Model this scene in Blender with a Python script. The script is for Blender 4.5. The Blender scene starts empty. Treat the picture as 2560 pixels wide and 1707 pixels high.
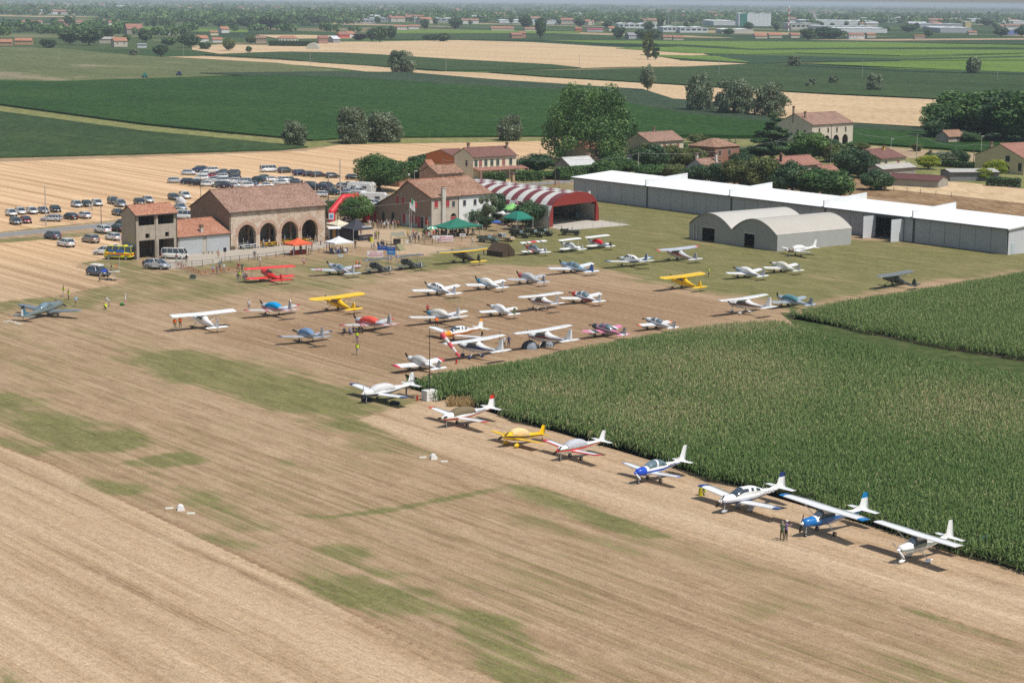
import bpy,bmesh,math,random
import numpy as np
from mathutils import Vector,Matrix
R=math.radians
random.seed(7);rng=np.random.default_rng(7)
S=bpy.context.scene
COL=S.collection
CH,CF=47.3,4978.0
CP,CR=math.atan(853.5/CF),math.atan(0.0101)
FW=Vector((0,math.cos(CP),-math.sin(CP)));U0=Vector((0,math.sin(CP),math.cos(CP)));R0=Vector((1,0,0))
RT=R0*math.cos(CR)+U0*math.sin(CR);UP=U0*math.cos(CR)-R0*math.sin(CR)
def G(u,v,z=0.0):
 d=FW+RT*((u-1280)/CF)+UP*((853.5-v)/CF)
 t=(z-CH)/d.z
 return (d.x*t,d.y*t)
ZR={'A':(580,620,4.704),'B':(960,680,3.92),'C':(1560,600,2.94),'D':(0,680,3.36),'E':(860,900,3.36),'F':(1500,1080,4.704),'G':(1940,1200,3.794),
 'H':(1200,360,4.612),'I':(800,560,5.88),'J':(420,380,4.612),'K':(0,380,4.612),'L':(860,360,5.6),'M':(1600,240,3.92),'N':(2060,240,3.734),
 'P':(0,0,2.735),'Q':(850,0,2.735),'T':(1700,0,2.735),'S':(0,860,1.8375),'U':(1280,860,1.8375),'a':(20,720,10.69),'b':(1440,780,9.046),
 'c':(1280,560,8.4),'d':(1080,520,6.19),'e':(420,405,9.046),'f':(660,405,9.046),'g':(800,470,9.225),'h':(940,560,9.8),'x':(0,0,1.0),'w':(0,0,1/1.0884),
 'p':(0,0,3.675),'q':(640,0,3.675),'r':(1280,0,3.675),'s':(1920,0,3.675)}
def Z(t,x,y,z=0.0):
 a=ZR[t];return G(a[0]+x/a[2],a[1]+y/a[2],z)
cam=bpy.data.cameras.new('camera');cam.lens=CF*36/2560;cam.sensor_width=36;cam.clip_end=120000;cam.clip_start=1
co=bpy.data.objects.new('camera',cam);COL.objects.link(co)
m=Matrix((RT,UP,-FW)).transposed().to_4x4();m.translation=(0,0,CH);co.matrix_world=m
S.camera=co
SA=math.radians(-52.5)         # direction of the crop rows and of the long hangar
AX=(math.cos(SA),math.sin(SA));BX=(-AX[1],AX[0])
MATS={}
class NT:
 def __init__(s,name,rough=0.8,spec=0.3):
  s.m=bpy.data.materials.new(name);s.m.use_nodes=True
  s.t=s.m.node_tree;s.b=s.t.nodes['Principled BSDF']
  s.b.inputs['Roughness'].default_value=rough;s.b.inputs['Specular IOR Level'].default_value=spec
 def n(s,ty,**kw):
  o=s.t.nodes.new(ty)
  for k,v in kw.items():
   if k in o.inputs.keys(): o.inputs[k].default_value=v
   else: setattr(o,k,v)
  return o
 def l(s,a,b): s.t.links.new(a,b)
 def coords(s,rot=0.0,scale=(1,1,1),world=True):
  c=s.n('ShaderNodeNewGeometry').outputs['Position'] if world else s.n('ShaderNodeTexCoord').outputs['Object']
  r=s.n('ShaderNodeVectorRotate',rotation_type='Z_AXIS');s.l(c,r.inputs['Vector']);r.inputs['Angle'].default_value=-rot
  k=s.n('ShaderNodeVectorMath',operation='MULTIPLY');s.l(r.outputs[0],k.inputs[0]);k.inputs[1].default_value=scale
  return k.outputs[0]
 def noise(s,co,scale=1.0,detail=4.0,rough=0.6,dist=0.0):
  o=s.n('ShaderNodeTexNoise',Scale=scale,Detail=detail,Roughness=rough,Distortion=dist);s.l(co,o.inputs['Vector']);return o.outputs['Fac']
 def ramp(s,fac,stops):
  o=s.n('ShaderNodeValToRGB');e=o.color_ramp.elements
  while len(e)<len(stops): e.new(0.5)
  for el,(p,c) in zip(e,stops):
   el.position=p;el.color=(*c,1) if not isinstance(c,(int,float)) else (c,c,c,1)
  s.l(fac,o.inputs['Fac']);return o.outputs['Color']
 def mth(s,op,a,b=None,c=None,clamp=False):
  o=s.n('ShaderNodeMath',operation=op,use_clamp=clamp)
  for i,v in enumerate((a,b,c)):
   if v is None: continue
   if isinstance(v,(int,float)): o.inputs[i].default_value=v
   else: s.l(v,o.inputs[i])
  return o.outputs[0]
 def mix(s,f,a,b,mode='MIX'):
  o=s.n('ShaderNodeMix',data_type='RGBA',blend_type=mode)
  if isinstance(f,(int,float)): o.inputs[0].default_value=f
  else: s.l(f,o.inputs[0])
  for i,v in ((6,a),(7,b)):
   if isinstance(v,tuple): o.inputs[i].default_value=(*v,1)
   else: s.l(v,o.inputs[i])
  return o.outputs[2]
 def sstep(s,x,lo,hi):
  o=s.n('ShaderNodeMapRange',interpolation_type='SMOOTHSTEP');s.l(x,o.inputs[0])
  o.inputs[1].default_value=lo;o.inputs[2].default_value=hi;return o.outputs[0]
 def base(s,c): s.l(c,s.b.inputs['Base Color'])
 def bump(s,h,dist=0.05,st=0.5):
  o=s.n('ShaderNodeBump');o.inputs['Strength'].default_value=st;o.inputs['Distance'].default_value=dist
  s.l(h,o.inputs['Height']);s.l(o.outputs[0],s.b.inputs['Normal'])
def mat(c,rough=0.5,metal=0.0,var=0.12,scale=3.0,coat=0.0,name='paint',spec=0.4):
 """painted or plain surface: colour with a faint procedural unevenness"""
 k=(tuple(round(x,4) for x in c),rough,metal,var,scale,coat,name)
 if k in MATS: return MATS[k]
 t=NT(name,rough,spec);t.b.inputs['Metallic'].default_value=metal
 if coat: t.b.inputs['Coat Weight'].default_value=coat;t.b.inputs['Coat Roughness'].default_value=.15
 f=t.noise(t.coords(world=False),scale,5,.65)
 lo=tuple(x*(1-var) for x in c);hi=tuple(min(1,x*(1+var*.6)) for x in c)
 t.base(t.ramp(f,[(.3,lo),(.7,hi)]))
 MATS[k]=t.m;return t.m
def glassm(c=(.03,.04,.05),rough=.06):
 k=('glass',c,rough)
 if k in MATS: return MATS[k]
 t=NT('window_glass',rough,.8);f=t.noise(t.coords(world=False),1.3,2)
 t.base(t.ramp(f,[(.35,c),(.7,tuple(x*2.2 for x in c))]));MATS[k]=t.m;return t.m
def clothm(c,name='fabric'):
 k=('cloth',c)
 if k in MATS: return MATS[k]
 t=NT(name,.9,.1);co_=t.coords(world=False);f=t.noise(co_,2.2,3,.5,.8)
 t.base(t.mix(.5,c,t.ramp(f,[(.3,tuple(x*.75 for x in c)),(.7,c)])));t.bump(f,.12,.8);MATS[k]=t.m;return t.m
def put(o,parent=None):
 COL.objects.link(o)
 if parent is not None: o.parent=parent
 return o
def tag(o,label=None,cat=None,group=None,kind=None):
 if label: o['label']=label
 if cat: o['category']=cat
 if group: o['group']=group
 if kind: o['kind']=kind
 return o
def empty(name,loc,rz=0.0,rot=None):
 o=bpy.data.objects.new(name,None);o.empty_display_size=.3
 o.location=loc if len(loc)==3 else (*loc,0);o.rotation_euler=rot or (0,0,rz)
 return put(o)
def copy_tree(o,parent=None):
 c=o.copy();COL.objects.link(c);c.parent=parent
 for ch in o.children: copy_tree(ch,c)
 return c
class MB:
 """collects faces; build() links them as one mesh object"""
 def __init__(s): s.v=[];s.f=[];s.mi=[];s.sm=[]
 def face(s,pts,m=0,smooth=False):
  b=len(s.v);s.v.extend(tuple(p) for p in pts);s.f.append(tuple(range(b,b+len(pts))));s.mi.append(m);s.sm.append(smooth)
 def grid(s,rows,m=0,smooth=True,closed=False,mfn=None):
  b=len(s.v);n=len(rows[0])
  for r in rows: s.v.extend(tuple(p) for p in r)
  for i in range(len(rows)-1):
   for j in range(n if closed else n-1):
    k=(j+1) % n
    s.f.append((b+i*n+j,b+i*n+k,b+(i+1)*n+k,b+(i+1)*n+j))
    s.mi.append(mfn(i,j) if mfn else m);s.sm.append(smooth)
 def cap(s,ring,m=0,flip=False):
  s.face(ring[::-1] if flip else ring,m)
 def box(s,c,d,m=0,rz=0.0,ry=0.0):
  M=Matrix.Rotation(rz,3,'Z') @ Matrix.Rotation(ry,3,'Y');c=Vector(c)
  P=[c+M @ Vector((x*d[0]/2,y*d[1]/2,z*d[2]/2)) for x in (-1,1) for y in (-1,1) for z in (-1,1)]
  b=len(s.v);s.v.extend(tuple(p) for p in P)
  for q in ((0,1,3,2),(4,6,7,5),(0,4,5,1),(2,3,7,6),(0,2,6,4),(1,5,7,3)):
   s.f.append(tuple(b+i for i in q));s.mi.append(m);s.sm.append(False)
 def tube(s,a,b,r1,r2=None,n=8,m=0,caps=True):
  a=Vector(a);b=Vector(b);r2=r1 if r2 is None else r2;d=(b-a)
  if d.length<1e-6: return
  q=d.to_track_quat('Z','Y').to_matrix()
  ra=[a+q @ Vector((math.cos(t)*r1,math.sin(t)*r1,0)) for t in [i*2*math.pi/n for i in range(n)]]
  rb=[b+q @ Vector((math.cos(t)*r2,math.sin(t)*r2,0)) for t in [i*2*math.pi/n for i in range(n)]]
  s.grid([ra,rb],m,True,True)
  if caps: s.cap(ra,m,True);s.cap(rb,m)
 def disc(s,c,r,nrm=(0,0,1),n=16,m=0,sx=1.0):
  q=Vector(nrm).to_track_quat('Z','Y').to_matrix()
  s.face([Vector(c)+q @ Vector((math.cos(t)*r*sx,math.sin(t)*r,0)) for t in [i*2*math.pi/n for i in range(n)]],m)
 def sphere(s,c,r,m=0,n=10,sc=(1,1,1)):
  rows=[]
  for i in range(n//2+1):
   t=math.pi*i/(n//2);rows.append([(c[0]+r*sc[0]*math.sin(t)*math.cos(p),c[1]+r*sc[1]*math.sin(t)*math.sin(p),c[2]+r*sc[2]*math.cos(t)) for p in [j*2*math.pi/n for j in range(n)]])
  s.grid(rows,m,True,True)
 def prism(s,poly,z0,z1,m=0,mt=None):
  n=len(poly);mt=m if mt is None else mt
  for i in range(n):
   a,b=poly[i],poly[(i+1) % n];s.face([(*a,z0),(*b,z0),(*b,z1),(*a,z1)],m)
  s.face([(*p,z1) for p in poly],mt);s.face([(*p,z0) for p in poly][::-1],m)
 def mesh(s,name,mats):
  me=bpy.data.meshes.new(name);me.from_pydata(s.v,[],s.f)
  for m_ in (mats if isinstance(mats,(list,tuple)) else [mats]): me.materials.append(m_)
  me.polygons.foreach_set('material_index',s.mi);me.polygons.foreach_set('use_smooth',s.sm);me.update();return me
 def build(s,name,mats,parent=None,loc=None,rz=0.0,weld=False):
  me=s.mesh(name,mats)
  if weld:
   b=bmesh.new();b.from_mesh(me);bmesh.ops.remove_doubles(b,verts=b.verts,dist=1e-4);b.normal_update();b.to_mesh(me);b.free()
  o=bpy.data.objects.new(name,me)
  if loc is not None: o.location=loc if len(loc)==3 else (*loc,0)
  o.rotation_euler.z=rz
  return put(o,parent)
def fast_mesh(name,V,F,mats,smooth=False,attr=None,mi=None):
 """V (n,3), F (m,4) numpy -> mesh; attr: dict name -> (n,4) colours"""
 me=bpy.data.meshes.new(name);V=np.asarray(V,np.float32);F=np.asarray(F,np.int32)
 me.vertices.add(len(V));me.vertices.foreach_set('co',V.ravel())
 k=F.shape[1];me.loops.add(F.size);me.loops.foreach_set('vertex_index',F.ravel())
 me.polygons.add(len(F));me.polygons.foreach_set('loop_start',np.arange(0,F.size,k,dtype=np.int32))
 me.polygons.foreach_set('loop_total',np.full(len(F),k,np.int32))
 if smooth: me.polygons.foreach_set('use_smooth',np.ones(len(F),bool))
 if mi is not None: me.polygons.foreach_set('material_index',np.asarray(mi,np.int32))
 for m_ in mats: me.materials.append(m_)
 me.update(calc_edges=True)
 for a,d in (attr or {}).items():
  at=me.color_attributes.new(a,'FLOAT_COLOR','POINT');at.data.foreach_set('color',np.asarray(d,np.float32).ravel())
 return me
def text(s_,size,parent,loc,rot,m,name='lettering',ext=.004,align='CENTER',sx=1.0):
 c=bpy.data.curves.new(name,'FONT');c.body=s_;c.size=size;c.extrude=ext;c.align_x=align;c.align_y='CENTER';c.materials.append(m)
 c.resolution_u=2
 tmp=put(bpy.data.objects.new('tmp',c));bpy.context.view_layer.update();dg_=bpy.context.evaluated_depsgraph_get()
 me=bpy.data.meshes.new_from_object(tmp.evaluated_get(dg_));me.materials.clear();me.materials.append(m);bpy.data.objects.remove(tmp)
 o=put(bpy.data.objects.new(name,me),parent);o.location=loc;o.rotation_euler=rot;o.scale.x=sx;return o
SUN_EL,SUN_H=R(60.0),(.77,-.63)
w=bpy.data.worlds.new('World');S.world=w;w.use_nodes=True
nt=w.node_tree;sky=nt.nodes.new('ShaderNodeTexSky');sky.sky_type='NISHITA';sky.sun_disc=False
sky.sun_elevation=SUN_EL;sky.sun_rotation=math.atan2(SUN_H[0],SUN_H[1]);sky.air_density=1.3;sky.dust_density=1.2
nt.links.new(sky.outputs[0],nt.nodes['Background'].inputs[0]);nt.nodes['Background'].inputs[1].default_value=.095
L=bpy.data.lights.new('sun','SUN');L.energy=4.4;L.angle=R(.55);L.color=(1,.955,.88)
lo=put(bpy.data.objects.new('sun',L));hn=math.hypot(*SUN_H)
sd=Vector((SUN_H[0]/hn*math.cos(SUN_EL),SUN_H[1]/hn*math.cos(SUN_EL),math.sin(SUN_EL)))
lo.rotation_euler=sd.to_track_quat('Z','Y').to_euler()
S.view_settings.view_transform='Standard';S.view_settings.look='None';S.view_settings.exposure=0;S.view_settings.gamma=1
S.render.engine='CYCLES'
cy=S.cycles;cy.use_denoising=False;cy.max_bounces=4;cy.diffuse_bounces=2;cy.glossy_bounces=2;cy.transmission_bounces=3;cy.volume_bounces=0
cy.transparent_max_bounces=6;cy.use_adaptive_sampling=True;cy.adaptive_threshold=.01
HAZE=True
if HAZE:
 hz=MB();hz.box((0,24000,29.5),(70000,62000,63));hm=bpy.data.materials.new('haze_air');hm.use_nodes=True
 t=hm.node_tree;t.nodes.remove(t.nodes['Principled BSDF']);pv=t.nodes.new('ShaderNodeVolumePrincipled')
 pv.inputs['Color'].default_value=(.80,.90,1.0,1);pv.inputs['Density'].default_value=7.0e-5;pv.inputs['Anisotropy'].default_value=-.42
 t.links.new(pv.outputs[0],t.nodes['Material Output'].inputs['Volume'])
 tag(hz.build('haze',hm),'thin blue-white summer haze in the air over the plain',None,None,'stuff')
def zp(t,*pts): return [Z(t,*p) for p in pts]
def sdf(PX,PY,poly):
 """signed distance to a polygon (negative inside)"""
 p=np.array(poly);q=np.roll(p,-1,0);d=np.full(PX.shape,1e18);ins=np.zeros(PX.shape,bool)
 for (ax,ay),(bx,by) in zip(p,q):
  ex,ey=bx-ax,by-ay;wx,wy=PX-ax,PY-ay
  t_=np.clip((wx*ex+wy*ey)/(ex*ex+ey*ey+1e-9),0,1);d=np.minimum(d,(wx-ex*t_)**2+(wy-ey*t_)**2)
  c=(ay>PY)!=(by>PY)
  with np.errstate(divide='ignore',invalid='ignore'): xi=(bx-ax)*(PY-ay)/(by-ay+1e-12)+ax
  ins ^= c & (PX<xi)
 return np.where(ins,-1,1)*np.sqrt(d)
def vnz(x,y,sc,seed=0):
 Tt=np.random.default_rng(seed).random((64,64));u=x/sc;v=y/sc;i=np.floor(u).astype(int);j=np.floor(v).astype(int);fu=u-i;fv=v-j;fu=fu*fu*(3-2*fu);fv=fv*fv*(3-2*fv);g=lambda a,b: Tt[a % 64,b % 64]
 return (g(i,j)*(1-fu)+g(i+1,j)*fu)*(1-fv)+(g(i,j+1)*(1-fu)+g(i+1,j+1)*fu)*fv
xs=np.arange(-190,215,.9);ys=np.concatenate([np.arange(104,260,.6),np.arange(260,700,1.1)])
GX,GY=np.meshgrid(xs,ys);gx,gy=GX.ravel(),GY.ravel()
att={k: np.zeros(gx.shape) for k in ('g','b','s','p')}
def paint(k,poly,val,feather=3.0,mode='max'):
 x0,x1=min(p[0] for p in poly)-feather,max(p[0] for p in poly)+feather;y0,y1=min(p[1] for p in poly)-feather,max(p[1] for p in poly)+feather
 ix=np.where((gx>x0-5) & (gx<x1+5) & (gy>y0-5) & (gy<y1+5))[0]
 if not len(ix): return
 d=sdf(gx[ix],gy[ix],poly)+((vnz(gx[ix],gy[ix],7)-.5)*5+(vnz(gx[ix]+50,gy[ix],2.6)-.5)*2.6-1.3 if k=='g' and feather>2.6 and mode=='max' else 0);a=np.clip(.5-d/(feather*(1.35 if k=='g' else 1)),0,1);a=a*a*(3-2*a)
 if mode=='max': att[k][ix]=np.maximum(att[k][ix],a*val)
 else: att[k][ix]=att[k][ix]*(1-a)+val*a
X_=lambda *p: zp('x',*p)
att['g'][:]=.38;
NEAR=X_((0,1116),(136,1165),(272,1236),(500,1345),(760,1470),(1000,1600),(1284,1720),(1284,2000),(-400,2000),(-400,950))
STRIP=X_((893,1050),(1034,1005),(1100,1000),(1240,1015),(1280,1058),(1443,1094),(1606,1143),(1770,1208),(1960,1241),(2150,1311),(2368,1382),(2700,1470),(2700,1650),(2560,1611),(2205,1486),(1933,1404),(1704,1339),(1498,1263),(1280,1197),(1050,1115))
ROADF=X_((-60,612),(300,585),(305,640),(200,658),(188,668),(290,692),(298,708),(149,737),(0,754),(-80,762))
CARF=X_((-120,415),(0,405),(330,394),(760,378),(850,362),(1370,352),(1420,420),(1290,455),(820,494),(308,548),(0,580),(-120,590))
for q in (NEAR,STRIP,ROADF,CARF): paint('s',q,1,1.6);paint('g',q,0.02,1.6,'set')
for q,v_ in ((STRIP,.58),(NEAR,.50)): paint('p',q,v_,1.5)
V5=lambda *p: zp('S',*p)
V6=lambda *p: zp('U',*p)
for poly,val,fe in (
 (V5((520,15),(900,20),(1250,110),(1500,170),(1620,200),(1720,290),(1740,400),(1600,400),(1350,320),(1000,230),(800,150),(600,80)),.95,6),
 (V5((1560,170),(1900,250),(1960,285),(1640,350),(1540,300)),.8,3),(V5((1250,90),(1500,160),(1620,210),(1620,260),(1450,260),(1250,180)),1.0,4),
 (V5((-100,190),(250,310),(450,400),(620,420),(560,500),(300,470),(-100,330)),1.0,6),(V5((610,545),(800,520),(870,550),(720,610)),.95,4),
 (V5((-50,420),(160,480),(120,500),(-50,465)),.8,3),(V5((370,615),(560,640),(720,680),(560,692),(400,650)),.8,3),(V5((800,655),(910,695),(860,725)),.8,3),
 (V5((1190,765),(1500,785),(1800,745),(2100,685),(2352,632),(2352,672),(2100,715),(1800,775),(1500,805),(1250,782)),.95,1.6),
 (V5((960,885),(1200,900),(1400,970),(1620,1020),(1700,1090),(1900,1130),(2150,1230),(2352,1330),(2352,1420),(2100,1270),(1850,1240),(1700,1240),(1550,1130),(1350,1060),(1100,950)),.9,4),
 (V5((1450,960),(1560,965),(1850,1060),(1650,1090)),.9,3),(V5((980,770),(1150,780),(1250,830),(1100,850)),.7,4),
 (V5((-50,1430),(60,1490),(150,1560),(-50,1600)),1.0,1.5),(V5((1650,370),(1850,440),(2000,488),(1850,515),(1700,525),(1600,470)),.62,4),
 (V5((1240,500),(1450,505),(1520,550),(1250,585)),.65,5),(V5((900,300),(1200,380),(1180,420),(880,370)),.55,6),
 (V6((-40,640),(60,632),(200,665),(300,705),(500,785),(700,850),(770,890),(600,900),(400,850),(200,770),(-40,690)),1.0,1.8),
 (V6((0,690),(400,840),(740,890),(560,930),(200,880),(-40,800)),.62,6),(V6((980,1240),(1150,1230),(1200,1280),(1000,1290)),.7,4),
 (V6((1540,1180),(1700,1155),(1750,1190),(1600,1200)),.8,3),(V6((1750,1195),(1950,1230),(2200,1310),(2500,1400),(2300,1390),(2000,1300),(1800,1240)),.95,2.5),
 (V6((1300,1300),(1800,1330),(2352,1450),(2352,1600),(1500,1460)),.48,10),(V6((-40,1480),(200,1500),(260,1556),(-40,1600)),.8,4),
 (V6((100,1000),(500,1050),(480,1110),(150,1080)),.5,6),(V6((550,1440),(900,1470),(900,1530),(600,1500)),.6,6),
 (X_((1000,650),(1300,590),(1480,500),(1620,490),(2000,590),(2560,630),(2700,640),(2700,665),(2360,700),(2070,750),(1973,770),(1900,745),(1780,735),(1600,700),(1450,668),(1200,660),(1000,690)),1.0,8),
 (X_((-60,765),(200,735),(500,650),(900,640),(1000,660),(960,700),(860,720),(560,745),(300,760),(-60,790)),.72,8),
 (X_((195,655),(325,650),(420,690),(640,690),(900,650),(860,690),(560,700),(300,690)),.75,4),
 (X_((190,820),(420,850),(470,900),(300,890)),.72,5),(X_((1100,560),(1300,530),(1400,560),(1280,590)),.55,5),(X_((1480,495),(1560,500),(1600,560),(1500,530)),.7,5),
 (X_((900,540),(980,545),(1075,575),(1075,585),(900,560)),.8,2),(X_((-80,592),(0,584),(308,552),(820,497),(1290,458),(1290,452),(820,488),(308,540),(0,570),(-80,575)),.75,2.0),
 (X_((-80,622),(0,612),(230,590),(308,580),(308,572),(0,598),(-80,606)),.8,2.0),(X_((1240,460),(1480,440),(1480,500),(1400,520),(1330,480)),.7,4),
 (X_((1560,700),(1800,740),(1960,790),(1780,780)),.5,5),(X_((2300,690),(2600,650),(2600,600),(2300,640)),.6,6)):
 paint('g',poly,val,fe)
 if fe>1.5 and val>.6: paint('g',poly,.60,fe*2+12)
paint('b',X_((500,812),(675,800),(900,750),(1088,729),(1306,707),(1448,702),(1830,751),(1905,784),(1796,815),(1600,850),(1415,880),(1197,915),(1034,945),(980,965),(849,940),(697,890),(468,860)),.60,16)
paint('g',X_((500,812),(675,800),(900,750),(1088,729),(1306,707),(1448,702),(1830,751),(1905,784),(1796,815),(1600,850),(1415,880),(1197,915),(1034,945),(980,965),(849,940),(697,890),(468,860)),.27,15,'set')
paint('g',X_((1120,745),(1180,742),(1190,758),(1130,760)),.6,4)
paint('b',X_((-20,1104),(136,1155),(272,1226),(500,1335),(760,1460),(1000,1590),(1284,1712),(1284,1735),(1000,1606),(760,1476),(500,1350),(272,1243),(136,1172),(-20,1122)),.8,2.0)
for q,v_ in ((V5((350,560),(900,720),(1400,900),(2352,1180),(2352,1420),(1700,1200),(900,860),(380,640)),.45),(V6((0,900),(500,1000),(1300,1250),(1900,1500),(1200,1556),(0,1250)),.40),(V5((950,620),(1500,700),(1400,780),(1000,740)),.4)):
 paint('b',q,v_,12)
paint('b',X_((885,1048),(1050,1112),(1280,1194),(1498,1260),(1704,1336),(1933,1401),(2205,1483),(2560,1607),(2560,1617),(2205,1490),(1933,1407),(1704,1342),(1498,1266),(1280,1200),(1050,1118),(885,1054)),.85,1.6)
for q,v_,fe in ((zp('L',(180,1175),(900,1180),(1150,1215),(1060,1400),(1400,1440),(1600,1500),(1300,1560),(700,1540),(300,1440),(-100,1440)),.9,3),(X_((1100,560),(1180,578),(1450,585),(1500,600),(1250,606),(1060,600)),.45,4),
 (X_((1640,485),(1900,545),(1900,552),(1640,500)),.7,2),(X_((1480,520),(1700,560),(1600,580),(1490,545)),.45,5),(X_((700,700),(1000,695),(1250,672),(1250,680),(1000,706),(700,714)),.6,2.5),
 (X_((270,745),(420,722),(420,730),(290,752)),.6,3),(X_((1440,630),(1570,660),(1800,690),(1800,700),(1560,672),(1440,645)),.55,3),(V6((0,560),(300,560),(700,760),(1300,1000),(1300,1060),(600,800)),.5,6)):
 paint('p',q,v_,fe)
nx,ny=len(xs),len(ys);I=np.arange(nx*ny).reshape(ny,nx)
Fq=np.stack([I[:-1,:-1],I[:-1,1:],I[1:,1:],I[1:,:-1]],-1).reshape(-1,4)
def airfield_mat():
 t=NT('dry_airfield_grass',.95,.1)
 at=t.n('ShaderNodeAttribute',attribute_name='cover');sp=t.n('ShaderNodeSeparateColor');t.l(at.outputs['Color'],sp.inputs[0])
 g,b,s_=sp.outputs;p=at.outputs['Alpha']
 P=t.coords(SA)
 def ax(sx,sy):
  k=t.n('ShaderNodeVectorMath',operation='MULTIPLY');t.l(P,k.inputs[0]);k.inputs[1].default_value=(sx,sy,1);return k.outputs[0]
 big=t.noise(ax(.05,.08),1,6,.65,.6);mid=t.noise(ax(.16,.5),1,6,.7,.4);fine=t.noise(ax(1.3,1.6),1,6,.8)
 grain=t.noise(ax(4.5,6.5),1,3,.9)
 streak=t.noise(ax(.018,.95),1,5,.72,.15);streak2=t.noise(ax(.006,.38),1,4,.6);rows=t.noise(ax(.03,3.2),1,3,.8)
 dry=t.ramp(mid,[(.25,(.215,.136,.077)),(.5,(.325,.216,.128)),(.75,(.43,.305,.192))])
 dry=t.mix(t.sstep(streak,.55,.80),dry,(.25,.160,.094));dry=t.mix(t.mth('MULTIPLY',t.sstep(streak,.58,.36),.5),dry,(.45,.33,.215))
 dry=t.mix(t.mth('MULTIPLY',t.mth('MULTIPLY',t.sstep(rows,.56,.68),.35),t.mth('SUBTRACT',1.0,b,clamp=True)),dry,(.52,.39,.26))
 dark=t.ramp(fine,[(.25,(.17,.100,.056)),(.75,(.33,.205,.118))])
 bb=t.mth('ADD',t.mth('MULTIPLY',b,1.1),t.mth('MULTIPLY',t.mth('SUBTRACT',t.mth('ADD',t.mth('MULTIPLY',streak,.5),t.mth('MULTIPLY',mid,.5)),.5),2.0))
 c=t.mix(t.sstep(bb,.30,1.0),dry,dark)
 st=t.ramp(t.mth('ADD',t.mth('MULTIPLY',streak2,.62),t.mth('MULTIPLY',rows,.38)),[(.33,(.19,.115,.065)),(.43,(.35,.235,.138)),(.52,(.44,.310,.19)),(.66,(.57,.425,.285))])
 c=t.mix(t.sstep(t.mth('ADD',s_,t.mth('MULTIPLY',t.mth('SUBTRACT',fine,.5),.5)),.35,.65),c,st)
 c=t.mix(t.mth('MULTIPLY',t.sstep(t.mth('ADD',p,t.mth('MULTIPLY',t.mth('SUBTRACT',mid,.5),1.3)),.35,.85),.8),c,(.48,.355,.235))
 gr=t.ramp(t.mth('ADD',t.mth('MULTIPLY',fine,.5),t.mth('MULTIPLY',mid,.5)),[(.3,(.070,.084,.026)),(.5,(.145,.150,.050)),(.7,(.25,.225,.09))])
 gg=t.mth('ADD',g,t.mth('ADD',t.mth('MULTIPLY',t.mth('SUBTRACT',big,.5),1.3),t.mth('ADD',t.mth('MULTIPLY',t.mth('SUBTRACT',fine,.5),1.5),t.mth('MULTIPLY',t.mth('SUBTRACT',t.mth('ADD',t.mth('MULTIPLY',streak,.6),t.mth('MULTIPLY',rows,.4)),.5),2.2))))
 gg=t.mth('SUBTRACT',gg,t.mth('MULTIPLY',s_,.45))
 c=t.mix(t.mth('MULTIPLY',t.mth('MULTIPLY',t.sstep(gg,.36,.95),.88),t.sstep(t.mth('ADD',t.mth('MULTIPLY',fine,.5),t.mth('MULTIPLY',grain,.5)),.28,.48)),c,gr)
 c=t.mix(.75,c,t.ramp(grain,[(.28,.40),(.5,.95),(.72,1.55)]),'MULTIPLY')
 c=t.mix(.8,c,t.ramp(fine,[(.3,.62),(.5,1.0),(.7,1.3)]),'MULTIPLY')
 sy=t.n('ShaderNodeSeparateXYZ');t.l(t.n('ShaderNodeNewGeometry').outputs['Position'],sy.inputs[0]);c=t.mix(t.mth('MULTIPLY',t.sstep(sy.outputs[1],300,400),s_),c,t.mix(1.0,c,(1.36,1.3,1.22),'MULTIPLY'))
 t.base(c);t.bump(t.mth('ADD',grain,fine),.06,.6);return t.m
A4=np.stack([att['g'],att['b'],att['s'],att['p']],-1)
hgt=(np.sin(gx*.11)*np.sin(gy*.07)+1)*.0
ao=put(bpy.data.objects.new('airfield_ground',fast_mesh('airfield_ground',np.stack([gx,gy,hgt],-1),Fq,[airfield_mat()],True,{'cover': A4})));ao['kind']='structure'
def plain_mat():
 t=NT('plain',.95,.1);P=t.coords(SA,(1,1,1))
 v=t.n('ShaderNodeTexVoronoi',feature='F1',distance='CHEBYCHEV');k=t.n('ShaderNodeVectorMath',operation='MULTIPLY');t.l(P,k.inputs[0]);k.inputs[1].default_value=(1/420,1/150,1);t.l(k.outputs[0],v.inputs['Vector']);v.inputs['Scale'].default_value=1
 sp=t.n('ShaderNodeSeparateColor');t.l(v.outputs['Color'],sp.inputs[0])
 c=t.n('ShaderNodeValToRGB');c.color_ramp.interpolation='CONSTANT';e=c.color_ramp.elements
 for i,(p,q) in enumerate(((0,(.035,.07,.02)),(.22,(.07,.12,.03)),(.42,(.025,.055,.02)),(.62,(.36,.26,.15)),(.70,(.06,.09,.03)),(.90,(.17,.15,.075)))):
  el=e[i] if i<2 else e.new(p);el.position=p;el.color=(*q,1)
 t.l(sp.outputs[0],c.inputs[0]);f=t.noise(t.coords(SA,(.01,.08,1)),1,6,.7)
 t.base(t.mix(.7,c.outputs[0],t.ramp(f,[(.3,.6),(.7,1.3)]),'MULTIPLY'));return t.m
g_=MB();N_=24
yy=[-2000,90,700,1200,2000,4000,8000,16000,50000];xx=[-30000,-8000,-3000,-1000,-300,0,300,1000,3000,8000,30000]
g_.grid([[(x,y,-.25) for x in xx] for y in yy],0,False);o=g_.build('ground',plain_mat());o['kind']='structure'
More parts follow.
